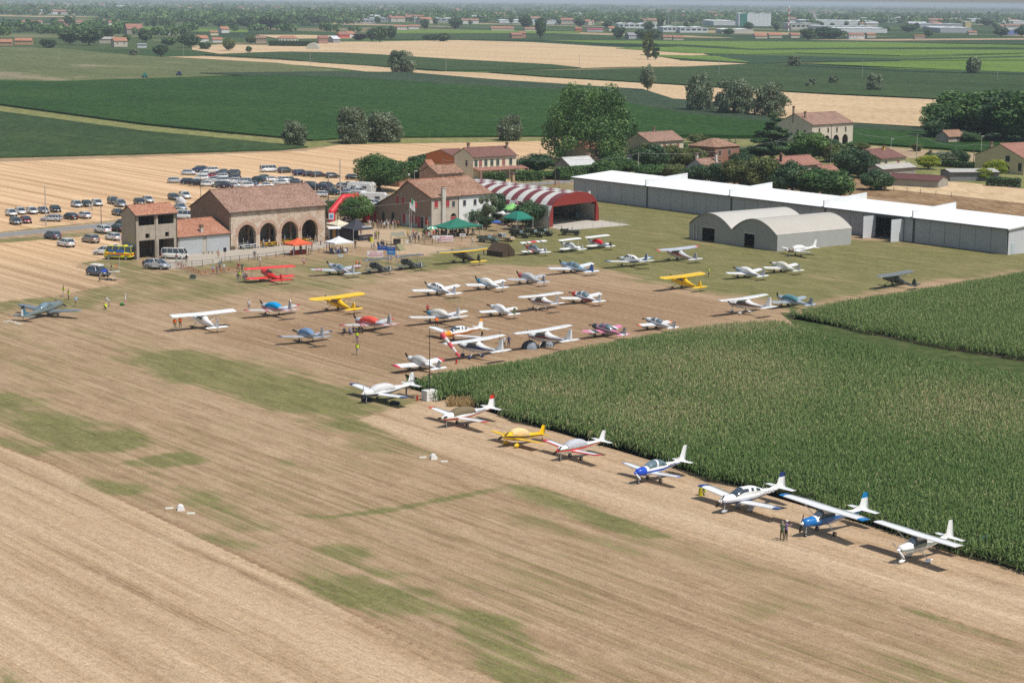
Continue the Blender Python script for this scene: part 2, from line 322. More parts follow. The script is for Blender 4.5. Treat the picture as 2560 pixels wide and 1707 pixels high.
def fieldm(name,cols,sc=(.02,.5),bump=.1,amt=.55,patch=None):
 t=NT(name,.9,.15);f=t.noise(t.coords(SA,(sc[0],sc[1],1)),1,6,.7,.2);big=t.noise(t.coords(SA,(.008,.016,1)),1,5,.6,.4)
 fine=t.noise(t.coords(0,(1.0,1.0,.4)),1,4,.85)
 md=t.noise(t.coords(0,(.42,.09,1)),1,4,.8)
 x=t.mth('ADD',t.mth('MULTIPLY',f,.38),t.mth('ADD',t.mth('MULTIPLY',big,.3),t.mth('MULTIPLY',md,.32)))
 c=t.ramp(x,[(.36,cols[0]),(.5,cols[1]),(.64,cols[2])])
 if patch: c=t.mix(t.sstep(big,.56,.68),c,patch)
 t.base(t.mix(amt,c,t.ramp(md,[(.28,.5),(.72,1.4)]),'MULTIPLY'));t.bump(fine,bump,.6);return t.m
F_maize=fieldm('maize_leaves',((.010,.036,.004),(.020,.062,.008),(.040,.085,.016)),(.03,.35),.5)
F_maize2=fieldm('maize_leaves_grey',((.024,.044,.021),(.036,.060,.029),(.052,.076,.036)),(.02,.3),.4)
F_grey=fieldm('beet_leaves',((.075,.092,.036),(.112,.13,.05),(.17,.165,.075)),(.01,.10),.2,.5,(.24,.20,.125))
F_stub=fieldm('stubble',((.40,.27,.15),(.52,.375,.22),(.60,.45,.28)),(.004,.22),.05,.35)
F_stubd=fieldm('stubble_dull',((.26,.18,.105),(.36,.26,.16),(.44,.33,.22)),(.004,.12),.05,.35)
F_vine=fieldm('vine_leaves',((.07,.125,.022),(.12,.195,.03),(.155,.225,.042)),(.01,.6),.4)
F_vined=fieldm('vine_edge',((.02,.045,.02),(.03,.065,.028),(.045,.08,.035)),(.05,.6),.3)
F_green=fieldm('lucerne',((.020,.042,.012),(.034,.064,.018),(.060,.088,.028)),(.008,.12),.2)
F_verge=fieldm('verge_grass',((.13,.14,.04),(.20,.20,.07),(.28,.25,.11)),(.1,.1),.2)
F_red=fieldm('rough_dry_grass',((.15,.085,.042),(.25,.155,.08),(.34,.235,.13)),(.08,.14),.4)
NAMES={}
def field(name,px,m_,z1,z0=None,base_at_top=None):
 """px: polygon in pixels on the ground; a crop of height z1 is a raised slab with its own sides"""
 poly=[Z('x',*p) if len(p)==2 else Z(p[0],p[1],p[2]) for p in px]
 b=MB();z1=z1*.4 if z1>.9 else z1
 if z1>.3: b.prism(poly,-.2,z1)
 else: b.face([(*p,z1) for p in poly])
 bm=bmesh.new();me=b.mesh(name,[m_]);bm.from_mesh(me);bmesh.ops.triangulate(bm,faces=bm.faces);bmesh.ops.recalc_face_normals(bm,faces=bm.faces)
 if z1<=.3:
  for f in bm.faces:
   if f.normal.z<0: f.normal_flip()
 bm.to_mesh(me);bm.free();o=put(bpy.data.objects.new(name,me));o['kind']='structure';return o
field('maize_field',[(-60,400),(0,396),(330,388),(700,377),(770,370),(610,354),(359,330),(0,281),(-60,272)],F_green,1.2)
field('field_verge',[(-60,272),(0,281),(359,330),(610,354),(770,371),(850,362),(1375,353),(1375,345),(900,348),(780,355),(620,340),(359,314),(0,265),(-60,257)],F_verge,.04)
field('maize_field',[(-60,256),(0,264),(359,313),(620,339),(780,354),(900,347),(1375,343),(1500,340),(2000,345),(1980,316),(1700,286),(1560,258),(1400,228),(1100,212),(870,196),(700,190),(500,195),(150,206),(-60,204)],F_maize,1.8)
field('maize_field',[('x',500,185),('x',860,181),('x',1030,184),('x',1230,201),('x',1607,226),('x',1720,262),('x',1960,300),('x',2135,312),('x',2321,325),('x',2560,330),('x',2560,350),('x',2321,335),('x',1985,318),('x',1700,292),('x',1400,236),('x',1100,218),('x',870,202),('x',700,196)],F_maize2,1.7)
field('maize_field',[(1980,318),(2135,325),(2330,338),(2600,350),(2600,392),(2450,382),(2131,360),(2000,350)],F_maize,1.8)
field('beet_field',[(-60,202),(150,204),(500,193),(860,179),(690,158),(435,146),(300,136),(150,122),(0,118),(-60,116)],F_grey,.25)
field('stubble_field',[(420,143),(512,141),(860,160),(1069,178),(1216,183),(1362,194),(1700,214),(1875,226),(2066,237),(2390,252),(2600,262),(2600,330),(2321,318),(2135,307),(1883,296),(1690,274),(1600,262),(1550,240),(1560,228),(1500,217),(1380,209),(1179,195),(916,180),(850,172),(640,155)],F_stub,.05)
field('maize_field',[(1600,246),(1700,250),(1800,258),(1880,270),(1700,268),(1620,262)],F_maize2,1.2)
field('maize_field',[(800,158),(1000,170),(1106,178),(1250,177),(1453,171),(1380,163),(1142,150),(950,138),(850,133),(700,131),(512,138),(700,148)],F_green,1.3)
field('lucerne_field',[(1216,181),(1362,192),(1700,212),(1875,224),(2066,235),(2390,250),(2600,258),(2600,190),(2248,178),(2000,162),(1883,160),(1710,168),(1471,176),(1250,178)],F_green,.30)
field('stubble_field',[(560,137),(700,130),(850,132),(1142,149),(1453,171),(1560,168),(1710,167),(1883,160),(1700,151),(1640,141),(1800,138),(1700,128),(1560,120),(1325,106),(1142,101),(980,104),(780,106),(640,118),(480,118),(480,125)],F_stub,.06)
for k,q in enumerate(([(1540,122),(1700,118),(2000,124),(2560,126),(2600,120),(2600,132),(2250,140),(1990,133),(1860,137),(1720,134)],[(1600,138),(1700,140),(2250,148),(2560,136),(2600,136),(2600,150),(2300,152),(1883,158),(1690,147)],
 [(1360,102),(1700,104),(2194,107),(2560,115),(2600,118),(2200,120),(1880,122),(1700,113),(1480,108)],[(1960,162),(2250,155),(2600,155),(2600,182),(2560,183),(2248,174),(2000,160)],
 [(985,76),(1200,76),(1450,80),(1450,84),(1200,84),(985,84)],[(480,72),(620,76),(620,82),(480,80)],[(200,66),(480,70),(480,78),(200,74)])):
 field('vineyard',q,F_vine,1.2 if k<4 else .4)
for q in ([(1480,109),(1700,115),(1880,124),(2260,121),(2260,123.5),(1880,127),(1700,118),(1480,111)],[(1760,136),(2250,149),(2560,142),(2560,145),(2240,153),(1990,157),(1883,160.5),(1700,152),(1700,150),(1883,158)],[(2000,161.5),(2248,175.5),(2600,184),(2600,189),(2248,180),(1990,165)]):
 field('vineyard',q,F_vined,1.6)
field('lucerne_field',[(900,94),(1200,92),(1700,98),(2100,102),(2560,106),(2560,112),(2100,106),(1500,103),(1140,100),(950,100)],F_green,.3)
for q,m_ in (([(-40,72),(400,74),(700,78),(700,84),(300,82),(-40,78)],F_green),([(-40,84),(300,86),(480,92),(300,96),(-40,96)],F_grey),([(480,116),(560,112),(800,118),(900,126),(640,132),(500,124)],F_stub),
   ([(640,88),(760,88),(900,92),(900,97),(700,98)],F_stub),([(985,86),(1200,86),(1400,90),(1400,96),(1100,97),(985,94)],F_green),([(2000,100),(2560,96),(2600,96),(2600,100),(2200,103)],F_stubd)):
 field('far_field',q,m_,.2)
field('rough_grass',[(2120,440),(2200,450),(2560,480),(2700,500),(2700,570),(2560,545),(2300,510),(2110,480)],F_red,.05)
field('stubble_field',[(2200,460),(2230,453),(2290,448),(2440,460),(2600,478),(2700,490),(2700,540),(2560,510),(2380,490),(2220,474)],F_stub,.10)
field('yard_grass',[(1385,352),(2000,350),(2140,360),(2600,392),(2600,475),(2440,462),(2290,450),(2190,456),(2100,452),(1700,440),(1470,430),(1290,452),(1150,440),(1180,428),(1385,405)],F_verge,.03)
field('stubble_field',[(2010,362),(2150,364),(2450,385),(2600,398),(2600,412),(2300,398),(2100,385),(2000,375)],F_stubd,.08)
def sheet(name,poly,m_,z):
 b=MB();b.face([(*p,z) for p in poly]);o=b.build(name,m_);
 if o.data.polygons[0].normal.z<0: o.data.flip_normals()
 o['kind']='structure';return o
def asph(c,name='asphalt'):
 t=NT(name,.9,.2);f=t.noise(t.coords(R(48),(.05,.8,1)),1,5,.7);f2=t.noise(t.coords(0,(2,2,2)),1,4,.8)
 t.base(t.mix(.5,t.ramp(f,[(.3,tuple(x*.75 for x in c)),(.7,tuple(x*1.2 for x in c))]),t.ramp(f2,[(.3,tuple(x*.7 for x in c)),(.7,tuple(x*1.25 for x in c))])));return t.m
rd=[(-120,372),(-102,395.5),(-82,419),(-43,468),(-10,504),(2.5,516.5),(16,529),(60,572),(120,630),(190,700)]
def strip(pts,wd):
 a,b=[],[]
 for i,p in enumerate(pts):
  q=pts[min(i+1,len(pts)-1)];o_=pts[max(i-1,0)];d=Vector((q[0]-o_[0],q[1]-o_[1])).normalized();n=Vector((-d.y,d.x))*wd/2
  a.append((p[0]+n.x,p[1]+n.y));b.append((p[0]-n.x,p[1]-n.y))
 return a+b[::-1]
M_asph=asph((.23,.22,.21));M_conc=asph((.40,.35,.285),'concrete');M_line=mat((.7,.7,.68),.7,name='road_paint')
sheet('road',strip(rd,5.4),M_asph,.024)
for s_ in (-1,1):
 q=[]
 for i,p in enumerate(rd):
  a_=rd[max(i-1,0)];b_=rd[min(i+1,len(rd)-1)];d=Vector((b_[0]-a_[0],b_[1]-a_[1])).normalized();q.append((p[0]-d.y*2.5*s_,p[1]+d.x*2.5*s_))
 sheet('road_markings',strip(q,.13),M_line,.030)
sheet('concrete_path',zp('J',(-160,1330),(-60,1215),(110,1190),(717,1135),(1040,1080),(1790,1038),(1900,1045),(1880,1080),(1730,1120),(1250,1190),(640,1260),(520,1290),(0,1355)),M_conc,.018)
sheet('hangar_apron',[(7.6,418.4),(11.0,413.2),(25.2,424.8),(18.7,434.2),(12,445),(0,430)],asph((.46,.42,.36),'pale_concrete'),.02)
WH=(.80,.80,.79);DK=(.03,.03,.03)
def pm(c,met=0.0,rough=.32): return mat(c,rough,met,.05,2.0,.35 if met<.5 else 0,'aircraft_paint')
M_tyre=mat((.025,.025,.025),.85,name='rubber');M_blk=mat((.03,.03,.033),.45,name='black_paint');M_alu=mat((.62,.63,.65),.35,.6,name='aluminium')
M_glass=glassm();M_glassb=glassm((.09,.13,.15),.05)
ANG=[0,22,44,60,74,86,94,106,120,140,160,180]
def ring(x,hw,zt,zb,e=2.4,flat=0.0):
 """cross-section: points from the top down the left side (y>0) and up the right side"""
 zc=(zt+zb)/2;hh=(zt-zb)/2;out=[]
 aa=ANG+[360-a for a in ANG[-2:0:-1]]
 for a in aa:
  t=R(a);c,s_=math.cos(t),math.sin(t)
  y=hw*math.copysign(abs(s_)**(2/e),s_);z=hh*math.copysign(abs(c)**(2/e),c)
  out.append((x,y,zc+z))
 return out
NR=2*(len(ANG)-1)
def fidx(j): return j if j<len(ANG)-1 else NR-1-j      # 0 top .. 10 belly,both sides alike
def interp(st,x):
 st=sorted(st)
 for a,b in zip(st,st[1:]):
  if a[0]<=x<=b[0]:
   t=(x-a[0])/(b[0]-a[0]+1e-9);t2=t*t*(3-2*t);return tuple(p+(q-p)*t2 for p,q in zip(a[1:],b[1:]))
 return st[0][1:] if x<st[0][0] else st[-1][1:]
def airfoil(c,t):
 """closed section, chord c from x=0 (leading) to -c; thickness t"""
 up=[(0,0),(-.03,.35),(-.12,.62),(-.3,.72),(-.6,.5),(-1,.04)];lo=[(-.6,-.22),(-.3,-.32),(-.12,-.32),(-.03,-.2)]
 return [(x*c,z*t) for x,z in up+lo]
def wing_mb(half,cr,ct,x0,z0,dih=.08,sweep=0.0,th=.13,tip='round',taper_from=0.0,mfn=None,y_from=0.0,cut=0.0,n=9):
 """both halves of a wing as one skin; mfn(fraction 0..1, j) -> material slot"""
 mb=MB();ys_=[]
 fr=sorted(set([0,taper_from]+[i/n for i in range(n+1)]+[.93,.97,.99,1.0] if tip=='round' else [0,taper_from]+[i/n for i in range(n+1)]+[.97,1.0]))
 secs=[]
 for f in fr:
  k=0 if f<=taper_from else (f-taper_from)/(1-taper_from);c=cr+(ct-cr)*k;xle=x0-sweep*f;tt=c*th*(1 if f<.9 else .8)
  if tip=='round' and f>.85:
   q=(f-.85)/.15;r_=math.sqrt(max(0,1-q*q*.97));xle-=c*(1-r_)*.4;c*=r_;tt=c*th*r_
  if cut and f<cut: c*=.72;
  secs.append((f,[(xle+px,pz) for px,pz in airfoil(c,tt)]))
 rows=[]
 fs=[]
 for f,s_ in secs[::-1]: rows.append([(x,-(y_from+f*(half-y_from)),z0+z+dih*f*half) for x,z in s_]);fs.append(f)
 if y_from>0:
  mb.grid(rows,0,True,True,(lambda i,j: mfn(max(fs[i],fs[i+1]),j)) if mfn else None);mb.cap(rows[0]);mb.cap(rows[-1],0,True);rows=[];fs=[]
  for f,s_ in secs: rows.append([(x,(y_from+f*(half-y_from)),z0+z+dih*f*half) for x,z in s_]);fs.append(f)
 else:
  for f,s_ in secs[1:]: rows.append([(x,f*half,z0+z+dih*f*half) for x,z in s_]);fs.append(f)
 mb.grid(rows,0,True,True,(lambda i,j: mfn(max(fs[i],fs[i+1]),j)) if mfn else None)
 e=mfn(1.0,1) if mfn else 0
 mb.cap(rows[0],e);mb.cap(rows[-1],e,True)
 return mb
def wheel(parent,x,y,r,wd=.13,spat=None,name='wheel'):
 b=MB();b.tube((x,y-wd/2,r),(x,y+wd/2,r),r,r,12,0);b.tube((x,y-wd/2-.01,r),(x,y+wd/2+.01,r),r*.45,r*.45,8,1)
 o=b.build(name,[M_tyre,M_alu],parent)
 if spat:
  s_=MB();rows=[[(x+px,y+hw*math.sin(t),r*1.05+.02+pz+h*math.cos(t)) for t in [k*math.pi/5 for k in range(10)]] for px,hw,h,pz in ((r*1.9,.02,.02,-.02),(r*1.5,.1,r*.6,0),(r*.6,.15,r*1.0,0),(-.3*r,.15,r*.98,0),(-1.6*r,.09,r*.55,.03),(-2.6*r,.015,.03,.08))]
  s_.grid(rows,0,True,True);s_.build('wheel_fairing',spat,o)
 return o
def plane(name,label,loc,head,span,L,kind='LT',c=WH,belly=None,cowl=None,stripe=None,top=None,tipc=None,le=None,finc=None,fin_tip=None,rudder=None,
  canopy='glass',cover=None,wingc=None,wing_mfn=None,wing_mats=None,tailc=None,prop=(0.5,M_blk),spin=WH,spats=None,chord=1.5,tip='square',ct=None,fat=1.0,dih=None,reg=None,
  reg_c=(.05,.05,.08),group='light aircraft parked on the airfield',fin_h=None,sweepfin=.45,cat='aeroplane',round_nose=False,biplane=False,wing_cut=0.0,covered_nose=False,fin_reg=None,sweep=0.0,cab=(.44,.30),scale_h=1.0,open_pits=False,tail_mfn=None,tail_mats=None,roundel=None,ttail=0,reg_x=None,reg_size=None,stripe2=None,cub=False,fin_mats=None):
 """L length, span; kind: L/H low or high wing or B biplane, T tricycle or D tail-dragger"""
 low,high,bi,drag=kind[0]=='L',kind[0]=='H',kind[0]=='B',kind[1]=='D'
 root=empty(name,(loc[0],loc[1],0));tag(root,label,cat,group)
 s=L/7.2;xn=L*.31;xt=-L*.69;w_=.52*fat*min(1.05,s**.6);z0=0.92 if low else 1.0
 if bi: z0=.95
 C=lambda q: pm(q)
 mats=[C(c),C(belly or c),C(cowl or c),C(stripe or c),C(top or c),C(stripe2 or stripe or c)]
 zm=z0+.30*fat*s
 nose_r=.30*fat if not round_nose else .52*fat
 if high:
  st=[(xn,nose_r*.62,zm+.22,zm-.26),(xn-.10*s,nose_r*1.15,zm+.36,zm-.36),(xn-.9*s,w_*.95,zm+.46,zm-.42),(xn-1.35*s,w_,zm+.50,zm-.46),(xn-1.9*s,w_*1.03,zm+1.02,zm-.48),(xn-3.1*s,w_,zm+1.03,zm-.45),(xn-4.0*s,w_*.66,zm+.62,zm-.28),(xn-5.4*s,w_*.34,zm+.40,zm-.02),(xt+.05,.05,zm+.30,zm+.12)]
  if cub: st=[(xn,nose_r*.5,zm+.15,zm-.22),(xn-.12*s,nose_r*.9,zm+.26,zm-.34),(xn-.95*s,w_*.72,zm+.38,zm-.40),(xn-1.25*s,w_*.75,zm+.42,zm-.42),(xn-1.75*s,w_*.78,zm+.98,zm-.42),(xn-3.0*s,w_*.76,zm+.98,zm-.40),(xn-4.1*s,w_*.55,zm+.52,zm-.28),(xn-5.6*s,w_*.26,zm+.28,zm-.06),(xt+.05,.04,zm+.20,zm+.06)]
  wz=zm+1.06
 else:
  bump=.0
  st=[(xn,nose_r*.55,zm+.20,zm-.24),(xn-.10*s,nose_r*1.1,zm+.33,zm-.36),(xn-.9*s,w_*.93,zm+.44,zm-.44),(xn-1.5*s,w_,zm+.50,zm-.48),(xn-3.3*s,w_*.98,zm+.50,zm-.46),(xn-4.4*s,w_*.66,zm+.44,zm-.26),(xn-5.8*s,w_*.34,zm+.37,zm+.0),(xt+.04,.05,zm+.32,zm+.14)]
  if round_nose: st[0]=(xn,nose_r*.8,zm+.34,zm-.40);st[1]=(xn-.08,nose_r*1.0,zm+.48,zm-.50);st[2]=(xn-.8*s,nose_r*1.05,zm+.55,zm-.55)
  wz=z0-.05
 xs_=sorted(set([p[0] for p in st]+[xn-.45*s,xn-1.1*s,xn-1.7*s,xn-2.3*s,xn-2.7*s,xn-3.7*s,xn-4.8*s,xn-5.2*s]),reverse=True)
 rows=[ring(x,*interp(st,x)) for x in xs_]
 def fm(i,j):
  k=fidx(j);x=(xs_[i]+xs_[i+1])/2
  if high and not covered_nose and cover is None:
   if xn-1.95*s<x<xn-1.3*s and k<=4: return 6
   if xn-3.25*s<x<xn-1.95*s and 3<=k<=4: return 6
  if cowl and x>xn-1.12*s: return 2
  if belly and k>=7: return 1
  if stripe and k in (5,6): return 3
  if stripe2 and k==4: return 5
  if top and k<=1: return 4
  return 0
 fb=MB();fb.grid(rows,0,True,True,fm);fb.cap(rows[0],2 if cowl else 0);fb.cap(rows[-1],0,True)
 fus=fb.build('fuselage',mats+[M_glass],root)
 for sy in ((-1,1) if not round_nose else ()): ib=MB();ib.box((xn-.02,sy*nose_r*.55,zm+.02),(.06,.16,.12));ib.build('air_inlet',M_blk,fus)
 if cover is not None or not high:
  a,b_=(xn-1.45*s,xn-4.1*s) if not high else (xn-.9*s,xn-3.2*s)
  hgt=(.44 if not high else .0)*fat*scale_h*(.85 if cover is not None else 1)
  if canopy=='cabin': a,b_=xn-1.25*s,xn-4.6*s
  if cover is not None: a,b_=a+.35*s,b_-.1*s
  if (not high or cover is not None) and canopy!='none':
   nseg=12;rws=[];cxs=[]
   for i in range(nseg+1):
    f=i/nseg;x=a+(b_-a)*f;hw,zt,zb=interp(st,x)
    prof=math.sin(min(1,f/.42)*math.pi/2)**.8*(1 if f<.55 else math.cos((f-.55)/.45*math.pi/2)**.85) if canopy!='cabin' else min(1,f/.24)**.9*(1 if f<.62 else (1-(f-.62)/.38)**.8)
    off=.035 if cover is not None else .012
    rws.append(ring(x,hw*(.93 if cover is None else 1.04)+off*.3,zt+prof*hgt+off,(zt+zb)/2-(.0 if cover is None else .18),2.5));cxs.append(f)
   cb=MB()
   def cm(i,j):
    k=fidx(j);f=(cxs[i]+cxs[i+1])/2
    if canopy=='cabin':
     if f<.24 and k<=4: return 0
     if k<=1 or f>.8: return 1
     if 2<=k<=4 and (abs(f-.46)>.035) and (abs(f-.64)>.03) and f>.27: return 0
     return 1
    if canopy=='glass': return 1 if (i==5) else 0
    return 0
   cb.grid(rws,0,True,True,cm if cover is None else None)
   if cover is None: cb.build('canopy',[M_glass if canopy=='cabin' else M_glassb,C(top or c)],fus)
   else: cb.build('canopy_cover',clothm(cover,'canopy_cover_cloth'),fus)
 if open_pits:
  ob=MB()
  for xx in (xn-2.1*s,xn-3.0*s): ob.disc((xx,0,interp(st,xx)[1]+.015),.27,sx=1.25);ob.box((xx+.34,0,interp(st,xx)[1]+.12),(.03,.4,.22),1)
  ob.build('cockpit',[M_blk,M_glass],fus)
 dih=dih if dih is not None else (.085 if low else .02)
 wm=wing_mats or [C(wingc or c),C(tipc or wingc or c),C(le or wingc or c)]
 if wing_mfn is None:
  def wing_mfn(f,j): return 1 if (tipc and f>.93) else (2 if (le and j in (0,1,9)) else 0)
 hs=span/2;ct_=ct or chord*(.62 if low else .8)
 if high:
  wb=wing_mb(hs,chord,ct_ if not cub else chord,.35*chord,wz,dih,sweep,.12,tip,.45,wing_mfn);wn='wing'
 elif low:
  wb=wing_mb(hs,chord,ct_,.42*chord,wz,dih,sweep,.13,tip,0,wing_mfn)
 else:
  wb=wing_mb(hs,chord*.9,chord*.9,.6,z0+1.55,.0,.1,.1,tip,.8,wing_mfn,cut=wing_cut)
  lw=wing_mb(hs*.94,chord*.9,chord*.9,.15,z0-.12,.03,.1,.1,tip,.8,wing_mfn);lw.build('lower_wing',wm,root)
  for sy in (-1,1):
   stb=MB()
   for dx in (.45,-.25): stb.tube((dx-.3,sy*hs*.68,z0),(dx,sy*hs*.66,z0+1.58),.03,.03,6)
   stb.tube((.3,sy*hs*.68,z0+.02),(-.25,sy*hs*.66,z0+1.56),.012,.012,4)
   for dx in (.4,-.3): stb.tube((dx,sy*.25,zm+.42),(dx,sy*.55,z0+1.58),.025,.025,6)
   stb.tube((.1,sy*.3,z0),(.1,sy*hs*.66,z0+1.5),.01,.01,4)
   stb.build('wing_strut',M_alu if c!=WH else C(c),root)
 wo=wb.build('wing' if not bi else 'upper_wing',wm,root)
 if not bi:
  gp=MB();f0,f1=.1,.92
  for sy in (-1,1):
   def wp(f,q):
    cc=chord+(ct_-chord)*(f if low else max(0,(f-.45)/.55));xle=(.42 if low else .35)*chord-sweep*f
    return (xle-cc*q,sy*f*hs,wz+dih*f*hs+cc*.13*(.42 if q>.6 else .5)*1.15+.012)
   a1,a2=wp(f0,.74),wp(f1,.74);gp.tube(a1,a2,.016,.016,4)
   b1,b2=wp(.55,.75),wp(.55,.97);gp.tube(b1,(b2[0],b2[1],b2[2]-.05),.014,.014,4)
  gp.build('control_surface_gap',mat((.30,.30,.31),.6),wo)
 if high:
  sb=MB()
  for sy in (-1,1):
   sb=MB();sb.tube((-.05,sy*w_*.8,zm-.40),(.0,sy*hs*.52,wz-.04+dih*hs*.5),.045,.035,6)
   if cub or drag: sb.tube((-.75,sy*w_*.8,zm-.38),(-.75,sy*hs*.50,wz-.04+dih*hs*.5),.035,.03,6)
   sb.build('wing_strut',C(wingc or c),root)
 th_=zm+.28;fh=fin_h or 1.25*s
 tm=tail_mats or [C(tailc or c),C(tipc or tailc or c)]
 tb=wing_mb(span*.165 if not bi else span*.21,.95*s,.62*s,xt+.95*s,th_+(fh*.96 if ttail else 0),.0,.18,.09,'round' if (cub or bi or tip=='round') else 'square',0,tail_mfn)
 tb.build('tailplane',tm,root)
 fz=[0,.25,.5,.7,.72,.86,.94,1.0];rows=[];base_c=1.15*s;top_c=.55*s
 for f in fz:
  cc=base_c+(top_c-base_c)*f;xle=xt+base_c-.02-sweepfin*s*f*1.1;
  if sweepfin<.3 and f>.7: k=(f-.7)/.3;cc*=math.sqrt(max(.12,1-k*k));xle-=.22*s*k*k
  rows.append([(xle+px,pz*.9,zm+.25+fh*f) for px,pz in airfoil(cc,cc*.09)])
 rud=rudder or finc or c
 def fmn(i,j):
  if fin_tip and fz[i]>=.68: return 1
  if rudder and j in (4,5): return 2
  return 0
 fnb=MB();fnb.grid(rows,0,True,True,fmn);fnb.cap(rows[-1],1 if fin_tip else 0)
 df=MB()
 if fin_mats is None: fin=fnb.build('fin',[C(finc or c),C(fin_tip or c),C(rud)],root)
 else: fin=fnb.build('fin',fin_mats,root)
 if sweepfin>=.3 and not cub: fb2=MB();fb2.face([(xt+base_c+.8*s,0,zm+.36),(xt+base_c-.05,0,zm+.36),(xt+base_c-.2*s,0,zm+.3+fh*.28)]);fb2.face([(xt+base_c-.2*s,.01,zm+.3+fh*.28),(xt+base_c-.05,.01,zm+.36),(xt+base_c+.8*s,.01,zm+.36)]);fb2.build('dorsal_fin',C(finc or c),fin)
 wr=.20 if not drag else .23
 ty=.85 if low else 1.0
 wx=-.35 if not drag else xn-1.45*s
 for sy in (-1,1):
  gb=MB();gb.tube((wx+(.0 if drag else .0),sy*(ty if low else w_*.7),(z0-.1 if low else zm-.4)),(wx,sy*(ty+.02 if low else ty+.1),wr),.045,.035,6);gb.build('undercarriage_leg',C(c),root)
  wheel(root,wx,sy*(ty+.07 if low else ty+.16),wr,.15,C(spats) if spats else None)
 gb=MB()
 if drag:
  gb.tube((xt+.5*s,0,zm+.1),(xt+.3*s,0,zm-.30),.03,.03,6);tr=.09;wheel(root,xt+.28*s,0,tr,.07,None,'tail_wheel').location.z=zm-.30-tr
 else:
  gb.tube((xn-.45*s,0,zm-.35),(xn-.35*s,0,wr*.9),.045,.035,6);wheel(root,xn-.35*s,0,wr*.88,.12,C(spats) if spats else None,'nose_wheel')
 gb.build('nose_leg' if not drag else 'tail_wheel_leg',C(c) if not drag else C(wingc or c),root)
 pb=MB();r_=.92 if not round_nose else 1.15;a0,pmat=prop;nb=2
 for k in range(nb):
  t=a0+k*2*math.pi/nb;dr=Vector((0,math.sin(t),math.cos(t)));pr=Vector((0,math.cos(t),-math.sin(t)))
  rws=[]
  for f,wd_,tw in ((.08,.07,.9),(.3,.12,.7),(.6,.13,.45),(.85,.11,.3),(1,.05,.25)):
   o_=Vector((xn+.14,0,zm-.02))+dr*r_*f;a_=pr*math.cos(tw)*wd_+Vector((math.sin(tw)*wd_,0,0));nn=dr.cross(a_).normalized()*.016
   rws.append([o_+a_,o_+nn,o_-a_,o_-nn])
  pb.grid(rws,0,True,True);pb.cap(rws[-1])
 po=pb.build('propeller',pmat,root)
 sp_=MB();rr=[[(xn+dx,q*math.sin(t),zm-.02+q*math.cos(t)) for t in [k*math.pi/6 for k in range(12)]] for dx,q in ((.0,.17),(.12,.16),(.24,.10),(.32,.02))]
 sp_.grid(rr,0,True,True);sp_.cap(rr[-1]);sp_.build('spinner',C(spin),po)
 if low and not bi: ab=MB();ab.tube((xn-4.5*s,0,zm+.4),(xn-4.8*s,0,zm+1.0),.012,.008,4);ab.build('aerial',C(c),fus)
 if reg:
  rx=reg_x if reg_x is not None else xn-4.9*s;hw,zt,zb=interp(st,rx);sz=reg_size or .5*s;slope=math.atan2(interp(st,rx-1)[0]-interp(st,rx+1)[0],2)
  for sy in (-1,1):
   text(reg,sz,fus,(rx,sy*(hw+.035),(zt+zb)/2+.06),(R(90),0,(0 if sy<0 else math.pi)-sy*slope*1.0),mat(reg_c,.5,name='marking'),'registration',.004)
 if fin_reg:
  for sy in (-1,1): text(fin_reg,.34,fin,(xt+.45*s,sy*.07,zm+.25+fh*.30),(R(90),0,0 if sy<0 else math.pi),mat(reg_c,.5,name='marking'),'registration',.004)
 if roundel:
  cols,wy,rr_=roundel
  rb=MB();
  for sy in (-1,1):
   for q,(cc_,k) in enumerate(zip(cols,(1,.66,.33))):
    yy_=sy*hs*wy;zz=(wz+dih*hs*wy if not bi else z0+1.55)+chord*.062+.02+q*.006
    rb.disc((-.1,yy_,zz),rr_*k,(0,0,1),20,q)
    rx=xn-4.5*s;hw,zt,zb=interp(st,rx);rb.disc((rx,sy*(hw+.02+q*.006),(zt+zb)/2),rr_*.62*k,(0,sy,0),16,q)
  rb.build('roundel',[mat(cc_,.5,name='marking') for cc_ in cols],wo)
 if drag:
  xw,xtw=wx,xt+.28*s;zt_=zm-.30-.18;pitch=math.atan2(zt_,xw-xtw)
  root.rotation_euler=(0,-pitch,head);root.rotation_mode='XYZ'
  z_main=math.sin(pitch)*xw*1.0;M_=Matrix.Rotation(head,3,'Z') @ Matrix.Rotation(-pitch,3,'Y')
  zlow=(M_ @ Vector((xw,0,0))).z;root.location.z=-zlow
 else: root.rotation_euler=(0,0,head)
 return root
def yak_w(f,j): return 1 if f>.95 else (1 if (.30<f<.42) else (2 if .6<f<.85 and j in (0,1,9) else 0))
def yak_t(f,j): return 1 if int(f*7) % 2==0 else 0
RED=(.55,.03,.03);NAVY=(.02,.04,.16);BLUE=(.02,.12,.55);YEL=(.85,.52,.01);SIL=(.50,.52,.55);GREY=(.33,.36,.41)
H_=R
def at(t,x,y,z=0.0): return Z(t,x,y,z)
plane('light_aircraft','white low-wing aeroplane with navy belly, under a white canopy cover beside the white box',(-15.7,232.7),R(220),10.7,7.6,'LT',belly=NAVY,tipc=NAVY,cover=(.62,.62,.62),chord=1.6,ct=1.35,tip='square',fin_reg='I-PDRG',prop=(.2,M_blk),fin_h=1.5)
plane('light_aircraft','white aeroplane with red belly, red fin tip and a tan canopy cover',(-5.8,219.5),R(220),10.1,7.4,'LT',belly=(.62,.05,.02),tipc=(.62,.05,.02),fin_tip=(.6,.03,.02),cover=(.20,.16,.10),chord=1.5,reg='I-OOOG',prop=(1.3,M_blk),fin_h=1.5)
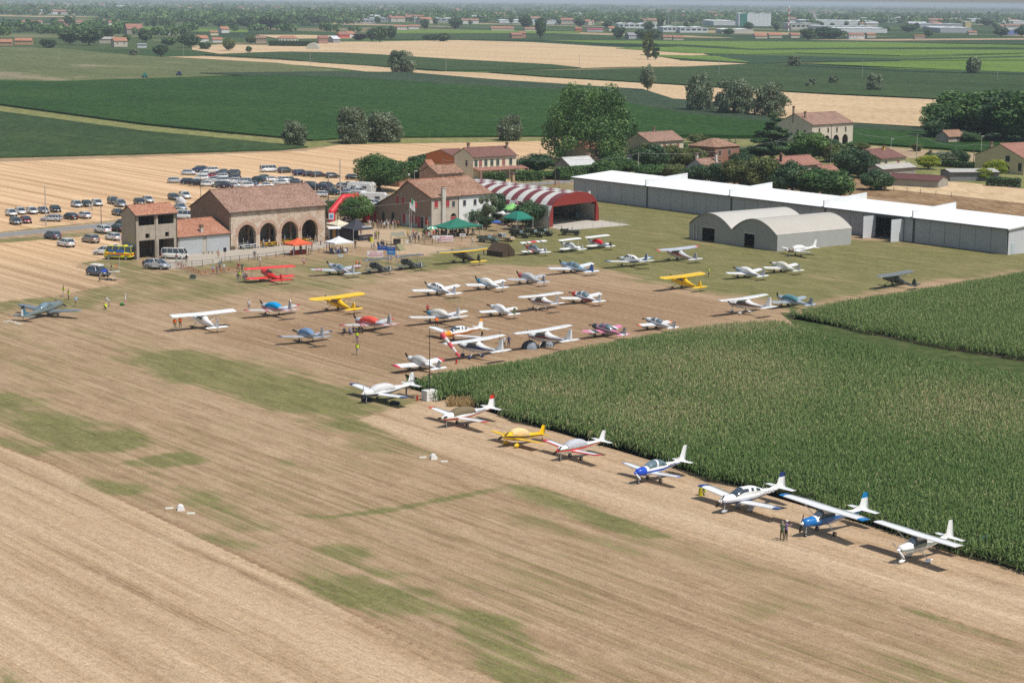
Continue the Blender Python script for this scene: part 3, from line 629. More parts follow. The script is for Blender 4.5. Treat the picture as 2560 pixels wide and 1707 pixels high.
plane('light_aircraft','small all-yellow tail-wheel aeroplane with yellow wheel fairings and a black side stripe',(.5,209.5),R(222),7.3,5.9,'LD',c=YEL,stripe=(.04,.04,.03),cover=(.80,.58,.30),chord=1.35,ct=1.25,spats=YEL,spin=YEL,dih=.05,fat=.95,prop=(1.0,M_blk))
plane('light_aircraft','white aeroplane with red spinner and red wing leading edges under a silver cover',(6.5,203.5),R(218),8.9,6.4,'LT',le=(.6,.03,.04),tipc=RED,stripe=(.6,.04,.04),stripe2=(.02,.25,.12),cover=(.50,.51,.55),spin=RED,chord=1.35,ct=.95,finc=WH,rudder=WH,prop=(.9,M_blk),sweepfin=.6)
plane('light_aircraft','sleek white aeroplane with a bright blue nose and a clear canopy',(14.1,194.0),R(221),8.1,7.0,'LT',cowl=(.01,.07,.50),tipc=(.01,.07,.5),le=(.55,.57,.62),stripe=(.02,.08,.4),spin=(.01,.07,.5),chord=1.35,ct=.8,reg='I-B176',fin_h=1.6,sweepfin=.7,sweep=.15,prop=(2.2,mat((.6,.6,.6),.4)),tip='round')
plane('light_aircraft','white low-wing aeroplane with navy belly and fin tip and a row of cabin windows',(21.8,182.8),R(216),11.0,8.2,'LT',belly=NAVY,tipc=(.03,.06,.2),stripe=(.55,.56,.6),canopy='cabin',fin_tip=NAVY,chord=1.65,ct=1.4,reg='I-ANDO',reg_c=(.8,.8,.8),spats=(.45,.46,.5),fin_h=1.5,prop=(.7,M_blk),fat=1.08)
plane('light_aircraft','white high-wing aeroplane with a bright blue nose, blue wing tips and blue fin tip',(28.3,174.7),R(214),10.9,8.0,'HT',cowl=(.01,.16,.48),tipc=(.01,.20,.5),belly=(.02,.13,.4),fin_tip=(.01,.2,.48),chord=1.6,ct=1.15,fin_h=1.6,stripe=(.02,.14,.42),prop=(.25,M_blk),spin=WH)
plane('light_aircraft','small white high-wing aeroplane with white wheel fairings at the near end of the row',(35.0,166.1),R(214),9.6,6.5,'HT',chord=1.38,ct=1.2,spats=WH,fin_h=1.55,stripe=(.25,.3,.27),prop=(2.2,mat((.6,.6,.6),.4)),sweepfin=.35,fat=1.02)
plane('military_trainer','grey-green camouflaged military trainer with a red, white and blue fin flash',(-69.3,294.3),R(63),12.0,8.9,'LD',c=(.15,.18,.17),wingc=(.17,.21,.23),chord=1.9,ct=1.1,tip='round',round_nose=True,fat=1.2,finc=(.05,.16,.24),fin_tip=(.02,.02,.025),rudder=(.62,.6,.58),spin=(.15,.17,.17),canopy='glass',prop=(1.2,M_blk),cat='aeroplane',sweepfin=.3)
plane('light_aircraft','white high-wing bush aeroplane with two people in red vests under its wing',(-45.0,284.4),R(128),10.4,7.0,'HD',chord=1.55,ct=1.55,fin_h=1.35,prop=(.8,M_blk),spin=WH,tip='square')
plane('biplane','big bright red biplane with red upper and lower wings',(-41.3,334.0),R(122),9.6,7.6,'BD',c=(.72,.03,.02),wingc=(.74,.04,.03),chord=1.55,tip='round',open_pits=True,round_nose=True,fat=.95,spin=DK,prop=(.6,M_blk),sweepfin=.2,fin_h=1.15,cat='biplane',canopy='none')
plane('military_trainer','silver tandem-seat trainer with a red spinner and red, white and blue roundels',(-30.6,342.8),R(128),10.4,8.0,'LD',c=SIL,chord=1.9,ct=1.1,tip='round',canopy='glass',scale_h=.72,roundel=(((.55,.03,.04),(.75,.75,.75),(.03,.08,.4)),.74,.62),reg='ZR',reg_c=(.05,.05,.05),spin=(.6,.03,.02),prop=(.6,M_blk),sweepfin=.3)
for (x,y,lab,rg) in ((-23.9,345.8,'dark olive vintage biplane marked with a white B, left of its pair','B'),(-18.7,351.1,'dark olive vintage biplane marked with a white G, right of its pair','G')):
 plane('biplane',lab,(x,y),R(136),7.0,5.3,'BD',c=(.06,.065,.05),wingc=(.12,.125,.10),chord=1.2,tip='round',open_pits=True,round_nose=True,fat=.8,finc=(.10,.14,.22),rudder=(.5,.5,.5),reg=rg,reg_c=(.7,.7,.7),reg_size=.7,roundel=(((.05,.1,.3),(.7,.7,.7),(.5,.05,.05)),.78,.32),spin=(.2,.2,.2),prop=(1.9,mat((.25,.13,.05),.4)),sweepfin=.2,fin_h=.8,cat='biplane',canopy='none',scale_h=.5)
plane('light_aircraft','yellow high-wing tail-wheel aeroplane on the brown mown strip, the nearer of the two yellow ones',(-27.2,302.2),R(135),10.8,6.8,'HD',c=YEL,cub=True,chord=1.6,tip='round',sweepfin=.15,fin_h=1.05,spin=(.4,.3,.05),prop=(.45,M_blk),stripe=(.45,.22,.01))
for (x,y,hd,cov,lab) in ((-36.1,296.4,130,(.01,.30,.62),'silver and red trainer with sunburst wings under a bright blue canopy cover'),(-20.8,283.7,134,(.72,.10,.07),'silver and red trainer with sunburst wings under a red canopy cover')):
 plane('military_trainer',lab,(x,y),R(hd),9.5,7.7,'LT',c=SIL,wing_mats=[pm((.62,.62,.62)),pm((.5,.03,.07)),pm((.5,.03,.07))],wing_mfn=yak_w,tail_mats=[pm((.75,.75,.75)),pm((.5,.03,.07))],tail_mfn=yak_t,cover=cov,round_nose=True,fat=1.05,chord=1.9,ct=1.15,finc=(.38,.38,.38),fin_h=1.5,sweepfin=.28,spin=(.3,.3,.3),prop=(.6,M_blk),stripe=(.5,.05,.08))
plane('light_aircraft','grey-blue low-wing aeroplane with dark wing-tip tanks and a blue canopy cover',(-28.7,273.1),R(126),8.5,7.1,'LT',c=GREY,wingc=(.42,.46,.52),tipc=(.02,.03,.07),cover=(.17,.27,.42),chord=1.5,ct=.95,finc=(.45,.47,.5),spin=(.3,.32,.36),prop=(1.1,M_blk),fin_h=1.35)
plane('light_aircraft','white low-wing aeroplane with dark side windows, left of the far three',(-12.5,319.6),R(132),9.8,7.1,'LD',canopy='cabin',chord=1.6,ct=1.2,reg='I-BATO',tip='square',stripe=(.08,.18,.32),prop=(.7,M_blk),finc=(.55,.58,.62))
plane('light_aircraft','white aeroplane with blue cowling and cream cover, middle of the far three',(-4.6,326.6),R(134),8.7,6.4,'LD',cowl=(.01,.20,.34),spin=(.01,.2,.34),cover=(.66,.66,.62),chord=1.5,ct=1.2,stripe=(.02,.2,.4),prop=(.6,M_blk),finc=(.6,.62,.66))
plane('light_aircraft','silver-grey aeroplane with a red nose, right of the far three',(2.3,333.6),R(134),8.9,6.4,'LD',c=(.48,.48,.50),cowl=(.55,.04,.06),spin=(.55,.03,.05),cover=(.42,.43,.46),chord=1.5,ct=1.1,tip='round',prop=(.6,M_blk),finc=(.25,.27,.3),sweepfin=.25)
plane('light_aircraft','white and blue aeroplane with turned-up wing tips and a cream canopy cover',(-11.0,291.4),R(130),10.6,7.6,'LT',cowl=(.01,.28,.48),spin=(.01,.2,.35),belly=(.02,.25,.42),cover=(.62,.60,.54),chord=1.6,ct=1.35,reg='I-NVAM',prop=(1.2,M_blk),fin_h=1.4,finc=(.68,.68,.68))
plane('light_aircraft','very small white covered aeroplane between the blue-nosed and the white high-wing one',(-2.2,298.7),R(130),7.2,5.8,'LD',cover=(.70,.70,.70),chord=1.3,ct=1.0,finc=(.2,.25,.12),prop=(1.2,M_blk),dih=.04,fat=.85)
plane('light_aircraft','short white high-wing aeroplane with thin brown stripes and striped fin',(4.3,304.7),R(131),9.0,6.3,'HT',chord=1.6,ct=1.6,tip='round',stripe=(.3,.12,.06),prop=(1.0,M_blk),sweepfin=.5,fin_h=1.35,rudder=(.6,.45,.4))
plane('light_aircraft','white aeroplane with red cowling, red belly and bubble canopy',(10.8,312.7),R(131),8.6,6.5,'LD',cowl=(.62,.05,.03),belly=(.55,.05,.04),canopy='glass',chord=1.6,ct=1.1,reg='I-EAVE',stripe=(.1,.1,.12),spin=RED,prop=(1.3,M_blk),finc=(.55,.58,.6))
plane('light_aircraft','orange and white low-wing aeroplane with cabin windows and an orange-striped fin',(-7.9,275.3),R(220),10.9,7.3,'LT',cowl=(.78,.28,.01),belly=(.78,.28,.01),stripe=(.35,.1,.02),canopy='cabin',fin_tip=(.78,.32,.05),chord=1.6,ct=1.5,reg='D-EFTG',reg_c=(.7,.2,.02),reg_size=.36,fin_h=1.35,prop=(.6,M_blk),spin=WH)
plane('light_aircraft','white high-wing aeroplane with a navy side stripe, behind the windsock',(-5.1,262.5),R(135),11.0,8.2,'HT',stripe=NAVY,belly=None,stripe2=(.03,.06,.2),chord=1.6,ct=1.15,reg='I-BJET',reg_c=(.7,.72,.75),fin_h=1.6,prop=(.9,M_blk),spats=(.03,.06,.2))
plane('light_aircraft','white high-wing aeroplane with maroon stripes, small grey tents beneath its wing',(4.2,271.3),R(135),11.0,8.2,'HT',stripe=(.22,.05,.07),chord=1.6,ct=1.15,reg='I-CDEG',reg_c=(.1,.1,.2),fin_h=1.6,prop=(.3,M_blk))
pk=[pm((.78,.75,.76)),pm((.72,.22,.38)),pm((.03,.05,.06))]
plane('light_aircraft','pink, white and black aerobatic aeroplane at the edge of the maize',(12.9,281.0),R(135),8.2,6.3,'LD',c=(.50,.38,.42),cowl=(.025,.04,.05),top=(.62,.15,.27),stripe=(.03,.03,.03),wing_mats=pk,wing_mfn=lambda f,j: 1 if (.2<f<.38 or f>.7) else (2 if .38<f<.6 else 0),tail_mats=pk,tail_mfn=lambda f,j: 1 if f>.5 else 0,canopy='glass',chord=1.7,ct=1.1,tip='round',spin=DK,prop=(1.4,M_blk),finc=(.30,.30,.31),reg='I-EXTR',reg_c=(.5,.06,.15),reg_size=.4)
ck=[mat((.35,.35,.35),.4,name='chequer')]
def chequer():
 t=NT('chequered_paint',.4);n_=t.n('ShaderNodeTexChecker',Scale=5.2);n_.inputs['Color1'].default_value=(.02,.02,.02,1);n_.inputs['Color2'].default_value=(.7,.7,.7,1)
 k=t.n('ShaderNodeVectorMath',operation='MULTIPLY');t.l(t.coords(world=False),k.inputs[0]);k.inputs[1].default_value=(1,0,1);t.l(k.outputs[0],n_.inputs['Vector']);t.base(n_.outputs[0]);return t.m
ckm=chequer()
plane('light_aircraft','white aeroplane with red wing tips, a chequered rudder and a silver canopy cover',(-12.2,253.4),R(134),8.0,6.2,'LD',tipc=(.6,.04,.06),cover=(.50,.49,.48),chord=1.65,ct=1.5,stripe=(.4,.3,.26),prop=(.65,M_blk),fin_mats=[ckm,ckm,ckm],dih=.05)
plane('light_aircraft','silver high-wing aeroplane with red wing tip and a red flash on its tail',(30.2,366.3),R(132),11.0,7.6,'HD',c=(.60,.60,.60),wingc=(.50,.52,.58),tipc=(.65,.08,.05),stripe=(.6,.04,.03),chord=1.6,ct=1.15,tip='square',prop=(.9,M_blk),finc=(.3,.3,.34),sweepfin=.25,fin_h=1.15)
plane('light_aircraft','yellow high-wing tail-wheel aeroplane on the green grass, the farther of the two yellow ones',(28.0,329.6),R(133),10.8,6.8,'HD',c=(.80,.50,.01),cub=True,chord=1.6,tip='round',sweepfin=.15,fin_h=1.05,spin=(.4,.3,.05),prop=(.45,M_blk),reg='I-ACUB',reg_c=(.3,.14,.01),reg_size=.4)
plane('light_aircraft','white low-wing aeroplane with a white cover and short swept wings, left of the covered pair',(40.3,343.9),R(132),9.0,6.5,'LD',cover=(.70,.70,.69),cowl=(.30,.38,.5),stripe=(.15,.2,.35),chord=1.75,ct=1.0,reg='I-POPE',finc=(.4,.43,.5),prop=(1.1,M_blk),reg_size=.42)
plane('light_aircraft','cream low-wing aeroplane under a cream cover, right of the covered pair',(47.6,351.6),R(131),8.8,6.5,'LD',c=(.72,.70,.60),wingc=WH,cover=(.60,.58,.50),chord=1.6,ct=1.1,finc=(.45,.45,.42),prop=(1.2,M_blk))
plane('light_aircraft','all-white covered aeroplane facing left beside the grey arched hangars',(53.8,374.8),R(208),8.6,6.6,'LT',cover=(.74,.74,.74),chord=1.35,ct=.85,fin_h=1.5,sweepfin=.65,cowl=(.2,.16,.13),prop=(1.6,M_blk))
plane('light_aircraft','dark olive high-wing liaison aeroplane with a white star, alone near the far maize',(64.4,334.7),R(137),10.7,6.7,'HD',c=(.045,.055,.045),wingc=(.16,.17,.16),cub=True,chord=1.6,tip='round',sweepfin=.15,fin_h=1.05,cowl=(.05,.06,.05),spin=(.6,.6,.6),reg='49*',reg_c=(.7,.7,.7),prop=(.9,M_blk))
plane('light_aircraft','white high-wing aeroplane with a brown side band and brown fin stripe near the maize tip',(35.5,303.2),R(133),11.0,8.2,'HT',stripe=(.14,.07,.04),stripe2=(.14,.07,.04),chord=1.6,ct=1.15,reg='D-EEEM',reg_c=(.7,.6,.5),reg_size=.4,fin_h=1.6,prop=(.8,M_blk),spats=WH)
plane('light_aircraft','steel-grey low-wing aeroplane under a teal canopy cover near the maize tip',(43.5,311.0),R(136),8.8,6.6,'LD',c=(.36,.42,.47),cover=(.09,.22,.25),chord=1.5,ct=1.1,finc=(.2,.25,.30),prop=(.5,M_blk),spin=(.1,.1,.1))
plane('light_aircraft','tiny white aeroplane with orange wing tips, last on the brown strip',(20.8,287.7),R(130),6.6,5.9,'LD',tipc=(.72,.16,.03),le=(.72,.16,.03),canopy='glass',scale_h=.6,chord=1.5,ct=1.1,stripe=(.15,.18,.3),prop=(1.4,M_blk),finc=(.5,.52,.56),fat=.85,dih=.03,sweepfin=.6)
plane('biplane','white biplane with red starburst and black chequers on its wings',(3.6,373.5),R(131),6.9,5.7,'BD',c=(.50,.50,.54),wing_mats=[pm(WH),pm((.62,.05,.08)),pm(DK)],wing_mfn=lambda f,j: 1 if f<.25 else (2 if int(f*22) % 3==0 and f>.5 else 0),chord=1.15,tip='round',fat=.85,canopy='glass',cowl=(.6,.05,.08),tailc=WH,finc=(.42,.42,.46),spin=WH,prop=(.9,M_blk),fin_h=.9,sweepfin=.25,cat='biplane')
plane('biplane','small white biplane under a clear grey cover, middle of the three biplanes',(10.6,378.1),R(137),6.3,5.2,'BD',chord=1.15,tip='round',cover=(.45,.48,.50),canopy='glass',fat=.85,finc=(.50,.52,.52),prop=(.8,M_blk),fin_h=.9,sweepfin=.25,cat='biplane')
plane('biplane','white biplane with a black tail and a red canopy cover',(16.1,383.5),R(136),6.9,5.6,'BD',cover=(.66,.03,.05),canopy='glass',chord=1.15,tip='round',fat=.85,c=(.42,.44,.50),belly=(.6,.6,.6),wingc=WH,tailc=WH,top=(.03,.03,.035),finc=(.1,.1,.11),rudder=(.05,.05,.05),prop=(.6,M_blk),fin_h=.9,sweepfin=.25,cat='biplane')
plane('light_aircraft','light blue and white aeroplane with clear bubble canopy and dark blue rudder',(10.2,348.0),R(134),11.0,7.9,'LD',c=(.20,.34,.45),wingc=(.74,.77,.80),stripe=(.75,.77,.8),canopy='glass',chord=1.7,ct=1.2,belly=(.02,.12,.3),finc=(.02,.10,.32),rudder=(.02,.08,.28),spin=(.1,.16,.22),tailc=(.72,.75,.78),prop=(.6,M_blk),fin_h=1.25,sweepfin=.3)
plane('light_aircraft','white and navy low-wing aeroplane with cabin windows on the grass before the apron',(21.0,357.3),R(128),10.7,7.5,'LT',belly=(.04,.10,.28),tipc=(.06,.2,.42),canopy='cabin',finc=(.05,.13,.3),chord=1.6,ct=1.35,reg='I-AISL',reg_c=(.7,.72,.75),fin_h=1.3,prop=(1.4,M_blk),rudder=(.45,.5,.55))
plane('military_trainer','olive-grey high-wing liaison aeroplane with yellow wing edges beside the brown tent',(-9.4,360.2),R(130),11.2,7.8,'HD',c=(.06,.05,.03),wingc=(.20,.20,.18),chord=1.65,ct=1.2,tip='square',wing_mats=[pm((.22,.215,.19)),pm((.22,.215,.19)),pm((.75,.48,.02))],wing_mfn=lambda f,j: 2 if j in (4,5) else 0,tailc=(.75,.5,.02),finc=(.05,.05,.03),spin=(.1,.1,.08),prop=(.5,M_blk),sweepfin=.25)
plane('light_aircraft','white aeroplane mostly hidden behind the red hangar, only its tall fin showing',(13.6,468),R(150),10,7.5,'LT',fin_h=1.9,chord=1.5,canopy='cabin',prop=(.6,M_blk))
def vnoise(x,y,sc,seed=0):
 r_=np.random.default_rng(seed);Tt=r_.random((64,64));u=x/sc;v=y/sc;i=np.floor(u).astype(int);j=np.floor(v).astype(int);fu=u-i;fv=v-j
 fu=fu*fu*(3-2*fu);fv=fv*fv*(3-2*fv);g=lambda a,b: Tt[a % 64,b % 64]
 return (g(i,j)*(1-fu)+g(i+1,j)*fu)*(1-fv)+(g(i,j+1)*(1-fu)+g(i+1,j+1)*fu)*fv
def leafm(name,cols,rough=.5,trans=.0,sat=1.0):
 t=NT(name,rough,.35);a=t.n('ShaderNodeAttribute',attribute_name='tone');sp=t.n('ShaderNodeSeparateColor');t.l(a.outputs['Color'],sp.inputs[0])
 oi=t.n('ShaderNodeObjectInfo');x=t.mth('ADD',sp.outputs[0],t.mth('MULTIPLY',t.mth('SUBTRACT',oi.outputs['Random'],.5),.25))
 c=t.ramp(x,cols);t.base(c);tr=t.n('ShaderNodeBsdfTranslucent');t.l(c,tr.inputs[0]);mx=t.n('ShaderNodeMixShader');mx.inputs[0].default_value=.28
 t.l(t.b.outputs[0],mx.inputs[1]);t.l(tr.outputs[0],mx.inputs[2]);t.l(mx.outputs[0],t.t.nodes['Material Output'].inputs['Surface']);return t.m
M_corn=leafm('maize_leaf',[(.0,(.052,.105,.026)),(.3,(.102,.180,.047)),(.55,(.19,.26,.085)),(.78,(.32,.31,.15)),(1.0,(.46,.38,.21))],.42,.3)
def maize(name,poly,spacing,label,seed,dk=1.0):
 p=np.array(poly);x0,y0=p.min(0);x1,y1=p.max(0)
 c_,s_=AX;uu=p[:,0]*c_+p[:,1]*s_;vv=p[:,0]*-s_+p[:,1]*c_
 a=np.arange(uu.min(),uu.max(),spacing);b=np.arange(vv.min(),vv.max(),.62)
 A,B_=np.meshgrid(a,b);r_=np.random.default_rng(seed);A=A.ravel()+r_.uniform(-.25,.25,A.size)*spacing*2;B_=B_.ravel()+r_.normal(0,.07,B_.size)
 X=A*c_-B_*s_;Y=A*s_+B_*c_
 d=sdf(X,Y,poly)+(vnoise(X,Y,3.0,5)-.5)*1.2
 cu=X/np.maximum(Y,1);k=(d<0) & (np.abs(cu)<.32);X,Y=X[k],Y[k];n=len(X)
 H=1.9+.45*(vnoise(X,Y,9,3)-.5)+r_.normal(0,.14,n);n1=vnoise(X,Y,14,11);n2=vnoise(X,Y,34,12)
 dry=np.clip((n1*.5+n2*.5-.50)*3.0,0,1)
 for (cx,cyy,rr) in [(*Z('x',1790,925),16),(*Z('x',2420,1050),20),(*Z('x',1650,1060),16),(*Z('x',1400,1010),12)]:
  dry=np.maximum(dry,np.clip(1.1-np.hypot(X-cx,(Y-cyy)*.8)/rr,0,1)*.9)
 H=H*np.clip(.55-(sdf(X,Y,poly))*.16,.55,1.0)
 dry*=dk
 V,Fc,Tn=[],[],[];off=0
 NL=7
 for li in range(NL):
  az=r_.uniform(0,2*np.pi,n);z0=H*(.30+.62*li/(NL-1));ln=r_.uniform(.45,.75,n)*(1 if li<5 else .7);up=r_.uniform(.10,.30,n)*(1.0 if li<5 else 1.2);dr=r_.uniform(.0,.55,n)
  dx,dy=np.cos(az),np.sin(az);wd=.045+.018*r_.random(n)
  px,py=-dy*wd,dx*wd
  mid=np.stack([X+dx*ln*.5,Y+dy*ln*.5,z0+up],-1);end=np.stack([X+dx*ln,Y+dy*ln,z0+up-dr],-1);st=np.stack([X,Y,z0],-1)
  w0=np.stack([px,py,0*px],-1)
  V.append(np.stack([st-w0*.7,st+w0*.7,mid+w0,mid-w0,end+w0*.2,end-w0*.2],1).reshape(-1,3))
  base=off+np.arange(n)*6
  Fc.append(np.stack([base,base+1,base+2,base+3],-1));Fc.append(np.stack([base+3,base+2,base+4,base+5],-1));off+=n*6
  tn=np.clip(r_.normal(.34,.13,n)+dry*.30+(.06 if li>4 else 0)+(r_.random(n)<.025+.14*dry)*.33,0,1);Tn.append(np.repeat(tn,6))
 for k_ in range(2):
  az=r_.uniform(0,np.pi,n);wd=.03 if k_==0 else .035;dx,dy=np.cos(az)*wd,np.sin(az)*wd;zb=0*H if k_==0 else H*.95;zt=H if k_==0 else H+.28
  lx,ly=r_.normal(0,.06,n)*k_,r_.normal(0,.06,n)*k_
  V.append(np.stack([np.stack([X-dx,Y-dy,zb],-1),np.stack([X+dx,Y+dy,zb],-1),np.stack([X+dx*.6+lx,Y+dy*.6+ly,zt],-1),np.stack([X-dx*.6+lx,Y-dy*.6+ly,zt],-1)],1).reshape(-1,3))
  base=off+np.arange(n)*4;Fc.append(np.stack([base,base+1,base+2,base+3],-1));off+=n*4
  Tn.append(np.repeat(np.clip((.45 if k_==0 else .56)+r_.normal(0,.08,n)+dry*.12*k_-(0 if k_==0 else (1-dry)*.12),0,1),4))
 V=np.concatenate(V);Fc=np.concatenate(Fc);Tn=np.concatenate(Tn)
 o=put(bpy.data.objects.new(name,fast_mesh(name,V,Fc,[M_corn],False,{'tone': np.stack([Tn,Tn,Tn,Tn*0+1],-1)})))
 print('maize',name,n);return tag(o,label,None,None,'stuff')
x0_=lambda *p: [Z('x',*q,0) for q in p];x2_=lambda *p: [Z('x',*q,2.1) for q in p]
LOW=x0_((1012,935),(1030,968),(1065,983),(1095,1003),(1120,996),(1180,996),(1190,1018),(1240,1030),(1280,1055),(1443,1091),(1606,1140),(1770,1205),(1960,1238),(2150,1308),(2368,1378),(2700,1470))+x2_((2750,960),(2560,919),(2360,885),(2206,851),(2100,829),(2010,803),(1951,789),(1798,799),(1696,812),(1560,834),(1394,865),(1343,877),(1266,888),(1190,903),(1103,916),(1024,929))
UPP=x0_((1973,784),(2002,798),(2104,822),(2206,843),(2360,873),(2560,905),(2750,930))+x2_((2780,632),(2560,667),(2360,700),(2070,747),(1978,763))
o=sheet('field_soil',LOW,mat((.07,.055,.03),.95,name='soil'),.03);o=sheet('field_soil',UPP,mat((.07,.055,.03),.95,name='soil'),.03)
maize('maize',LOW,.33,'tall tasselled maize crop beside the parked aeroplanes',1,1.1)
maize('maize',UPP,.42,'tall dark green maize crop beyond the grass track',2,.1)
t=NT('weeds',.9,.1);f=t.noise(t.coords(0,(.5,.5,1)),1,5,.7);t.base(t.ramp(f,[(.3,(.03,.055,.015)),(.5,(.06,.085,.025)),(.7,(.12,.12,.05))]))
sheet('grass_track',x0_((1950,782),(1990,782),(2104,818),(2206,838),(2360,868),(2560,900),(2750,925),(2750,990),(2560,955),(2360,915),(2206,880),(2100,856),(1990,815)),t.m,.02)
M_bark=mat((.13,.10,.075),.95,var=.4,scale=6,name='bark')
LEAFC={
'broad': [(0,(0.040,0.092,0.026)),(.35,(0.073,0.156,0.040)),(.65,(0.137,0.238,0.063)),(1,(0.238,0.329,0.100))],
'willow': [(0,(0.077,0.106,0.057)),(.35,(0.165,0.214,0.120)),(.65,(0.271,0.320,0.194)),(1,(0.446,0.485,0.330))],
'dark': [(0,(0.030,0.068,0.030)),(.35,(0.057,0.115,0.049)),(.65,(0.110,0.181,0.071)),(1,(0.194,0.268,0.122))],
'olive': [(0,(0.062,0.085,0.028)),(.35,(0.116,0.147,0.046)),(.65,(0.186,0.217,0.065)),(1,(0.295,0.264,0.093))],
'yellow': [(0,(0.136,0.188,0.017)),(.35,(0.256,0.324,0.025)),(.65,(0.384,0.413,0.043)),(1,(0.413,0.413,0.085))],
'plum': [(0,(0.031,0.019,0.028)),(.5,(0.070,0.034,0.054)),(1,(0.124,0.062,0.078))]}
LEAFM={k: leafm(k+'_foliage',v,.55) for k,v in LEAFC.items()}
def crown_pts(kind,r_):
 """clump centres and radii in a unit-height tree (z 0..1)"""
 C=[]
 if kind in ('round','broad_low'):
  zl=.13 if kind=='round' else .03
  for i in range(34):
   a=r_.uniform(0,2*np.pi);t_=r_.uniform(-1,1);rr=math.sqrt(1-t_*t_)*.34*r_.uniform(.75,1.08);C.append((rr*math.cos(a),rr*math.sin(a),(zl+1)/2+.01+t_*(1-zl)/2*.74*r_.uniform(.8,1.06),r_.uniform(.10,.17)))
  C+=[(0,0,(zl+1)/2,.34),(0,0,zl+.22,.26)]
 elif kind=='dome':
  for i in range(44):
   a=r_.uniform(0,2*np.pi);z=r_.uniform(.06,.88);rr=.36*math.sqrt(max(0,1-((z-.42)/.56)**2))*r_.uniform(.8,1.02);C.append((rr*math.cos(a),rr*math.sin(a),z,r_.uniform(.09,.14)))
  C+=[(0,0,.36,.33),(0,0,.6,.25),(0,0,.78,.14)]
 elif kind=='slender':
  for i in range(22):
   a=r_.uniform(0,2*np.pi);z=r_.uniform(.12,.93);rr=.10*math.sqrt(max(0,1-((z-.5)/.55)**2));C.append((rr*math.cos(a),rr*math.sin(a),z,r_.uniform(.055,.085)))
 elif kind=='cedar':
  for i in range(46):
   z=r_.uniform(.10,.95);rr=(1.03-z)*.46*r_.uniform(.35,1.1);a=r_.uniform(0,2*np.pi);C.append((rr*math.cos(a),rr*math.sin(a),z-rr*.12,(1.12-z)*.13+.02))
 elif kind=='sparse':
  for i in range(17):
   a=r_.uniform(0,2*np.pi);z=r_.uniform(.4,.93);rr=.36*r_.uniform(.2,1.05);C.append((rr*math.cos(a),rr*math.sin(a),z,r_.uniform(.07,.12)))
 elif kind=='big':
  for i in range(60):
   a=r_.uniform(0,2*np.pi);z=r_.uniform(.06,.93);w_=.52*math.sqrt(max(.02,1-((z-.35)/.68)**2));rr=w_*r_.uniform(.72,1.03);C.append((rr*math.cos(a),rr*math.sin(a),z,r_.uniform(.07,.13)))
  C+=[(0,0,.3,.42),(0,0,.55,.36),(0,0,.75,.24),(.2,.1,.3,.3),(-.2,-.1,.3,.3)]
 return np.array(C)
def leaf_mesh(name,kind,n,size,mk,seed):
 r_=np.random.default_rng(seed);C=crown_pts(kind,r_);w_=C[:,3]**2;w_ /= w_.sum();ci=r_.choice(len(C),n,p=w_)
 d=r_.normal(size=(n,3));d /= np.linalg.norm(d,axis=1,keepdims=True);rad=C[ci,3]*r_.uniform(.72,1.10,n)
 sc=np.ones((n,3));
 if kind=='cedar': sc[:,2]=.35
 if kind=='dome': sc[:,2]=1.15
 P=C[ci,:3]+d*rad[:,None]*sc;P[:,2]=np.maximum(P[:,2],.02)
 nr=d+r_.normal(0,.55,(n,3));nr /= np.linalg.norm(nr,axis=1,keepdims=True)
 t1=np.cross(nr,r_.normal(size=(n,3)));t1 /= np.linalg.norm(t1,axis=1,keepdims=True);t2=np.cross(nr,t1)
 s=size*r_.uniform(.6,1.35,n)[:,None];a,b=t1*s,t2*s*.7
 V=np.stack([P-a-b*.3,P+b-a*.2,P+a+b*.2,P-b+a*.3],1).reshape(-1,3);Fc=np.arange(n*4).reshape(-1,4)
 clump=r_.random(len(C))[ci];tn=np.clip(.12+.50*clump+r_.normal(0,.15,n),0,1);tn=np.repeat(tn,4)
 return fast_mesh(name,V,Fc,[LEAFM[mk]],False,{'tone': np.stack([tn,tn,tn,tn*0+1],-1)}),C
def trunk_mesh(name,C,r_=.028,seed=0,limbs=6,hgt=.55):
 rr=random.Random(seed);b=MB();b.tube((0,0,-.01),(.01,.01,hgt*.55),r_,r_*.75,8);b.tube((.01,.01,hgt*.55),(.0,.02,hgt),r_*.75,r_*.4,6)
 for i in range(limbs):
  c=C[rr.randrange(len(C))];z=hgt*rr.uniform(.35,.95);b.tube((.01,.01,z),(c[0]*.85,c[1]*.85,max(z+.03,c[2])),r_*.42,r_*.12,5)
 return b.mesh(name,M_bark)
TREES={}
def tree_proto(kind,mk,lod,var):
 k=(kind,mk,lod,var)
 if k not in TREES:
  n,s={0: (20000,.0150),1: (7000,.027),2: (1900,.048),3: (340,.10)}[lod]
  if kind=='slender': s*=.6;n=int(n*.6)
  if kind=='sparse': n=int(n*.5);s*=.9
  me,C=leaf_mesh('crown',kind,n,s,mk,hash((len(kind),len(mk),lod,var)) % 9999);TREES[k]=(me,trunk_mesh('trunk',C,.03 if kind!='slender' else .018,var,7 if lod<2 else 3))
 return TREES[k]
def tree(base,h,wd,kind,mk,lod,label,group,name='tree',cat='tree',rz=None):
 me,tr=tree_proto(kind,mk,lod,random.randrange(2 if lod<2 else 3));natw={'round': .74,'broad_low': .74,'dome': .74,'slender': .26,'cedar': .84,'sparse': .75,'big': 1.0}[kind]
 root=empty(name,(base[0],base[1],0),random.uniform(0,6.28));h*=1.06;root.scale=(wd/natw,wd/natw,h)
 tag(root,label,cat,group)
 put(bpy.data.objects.new('crown',me),root);put(bpy.data.objects.new('trunk',tr),root);return root
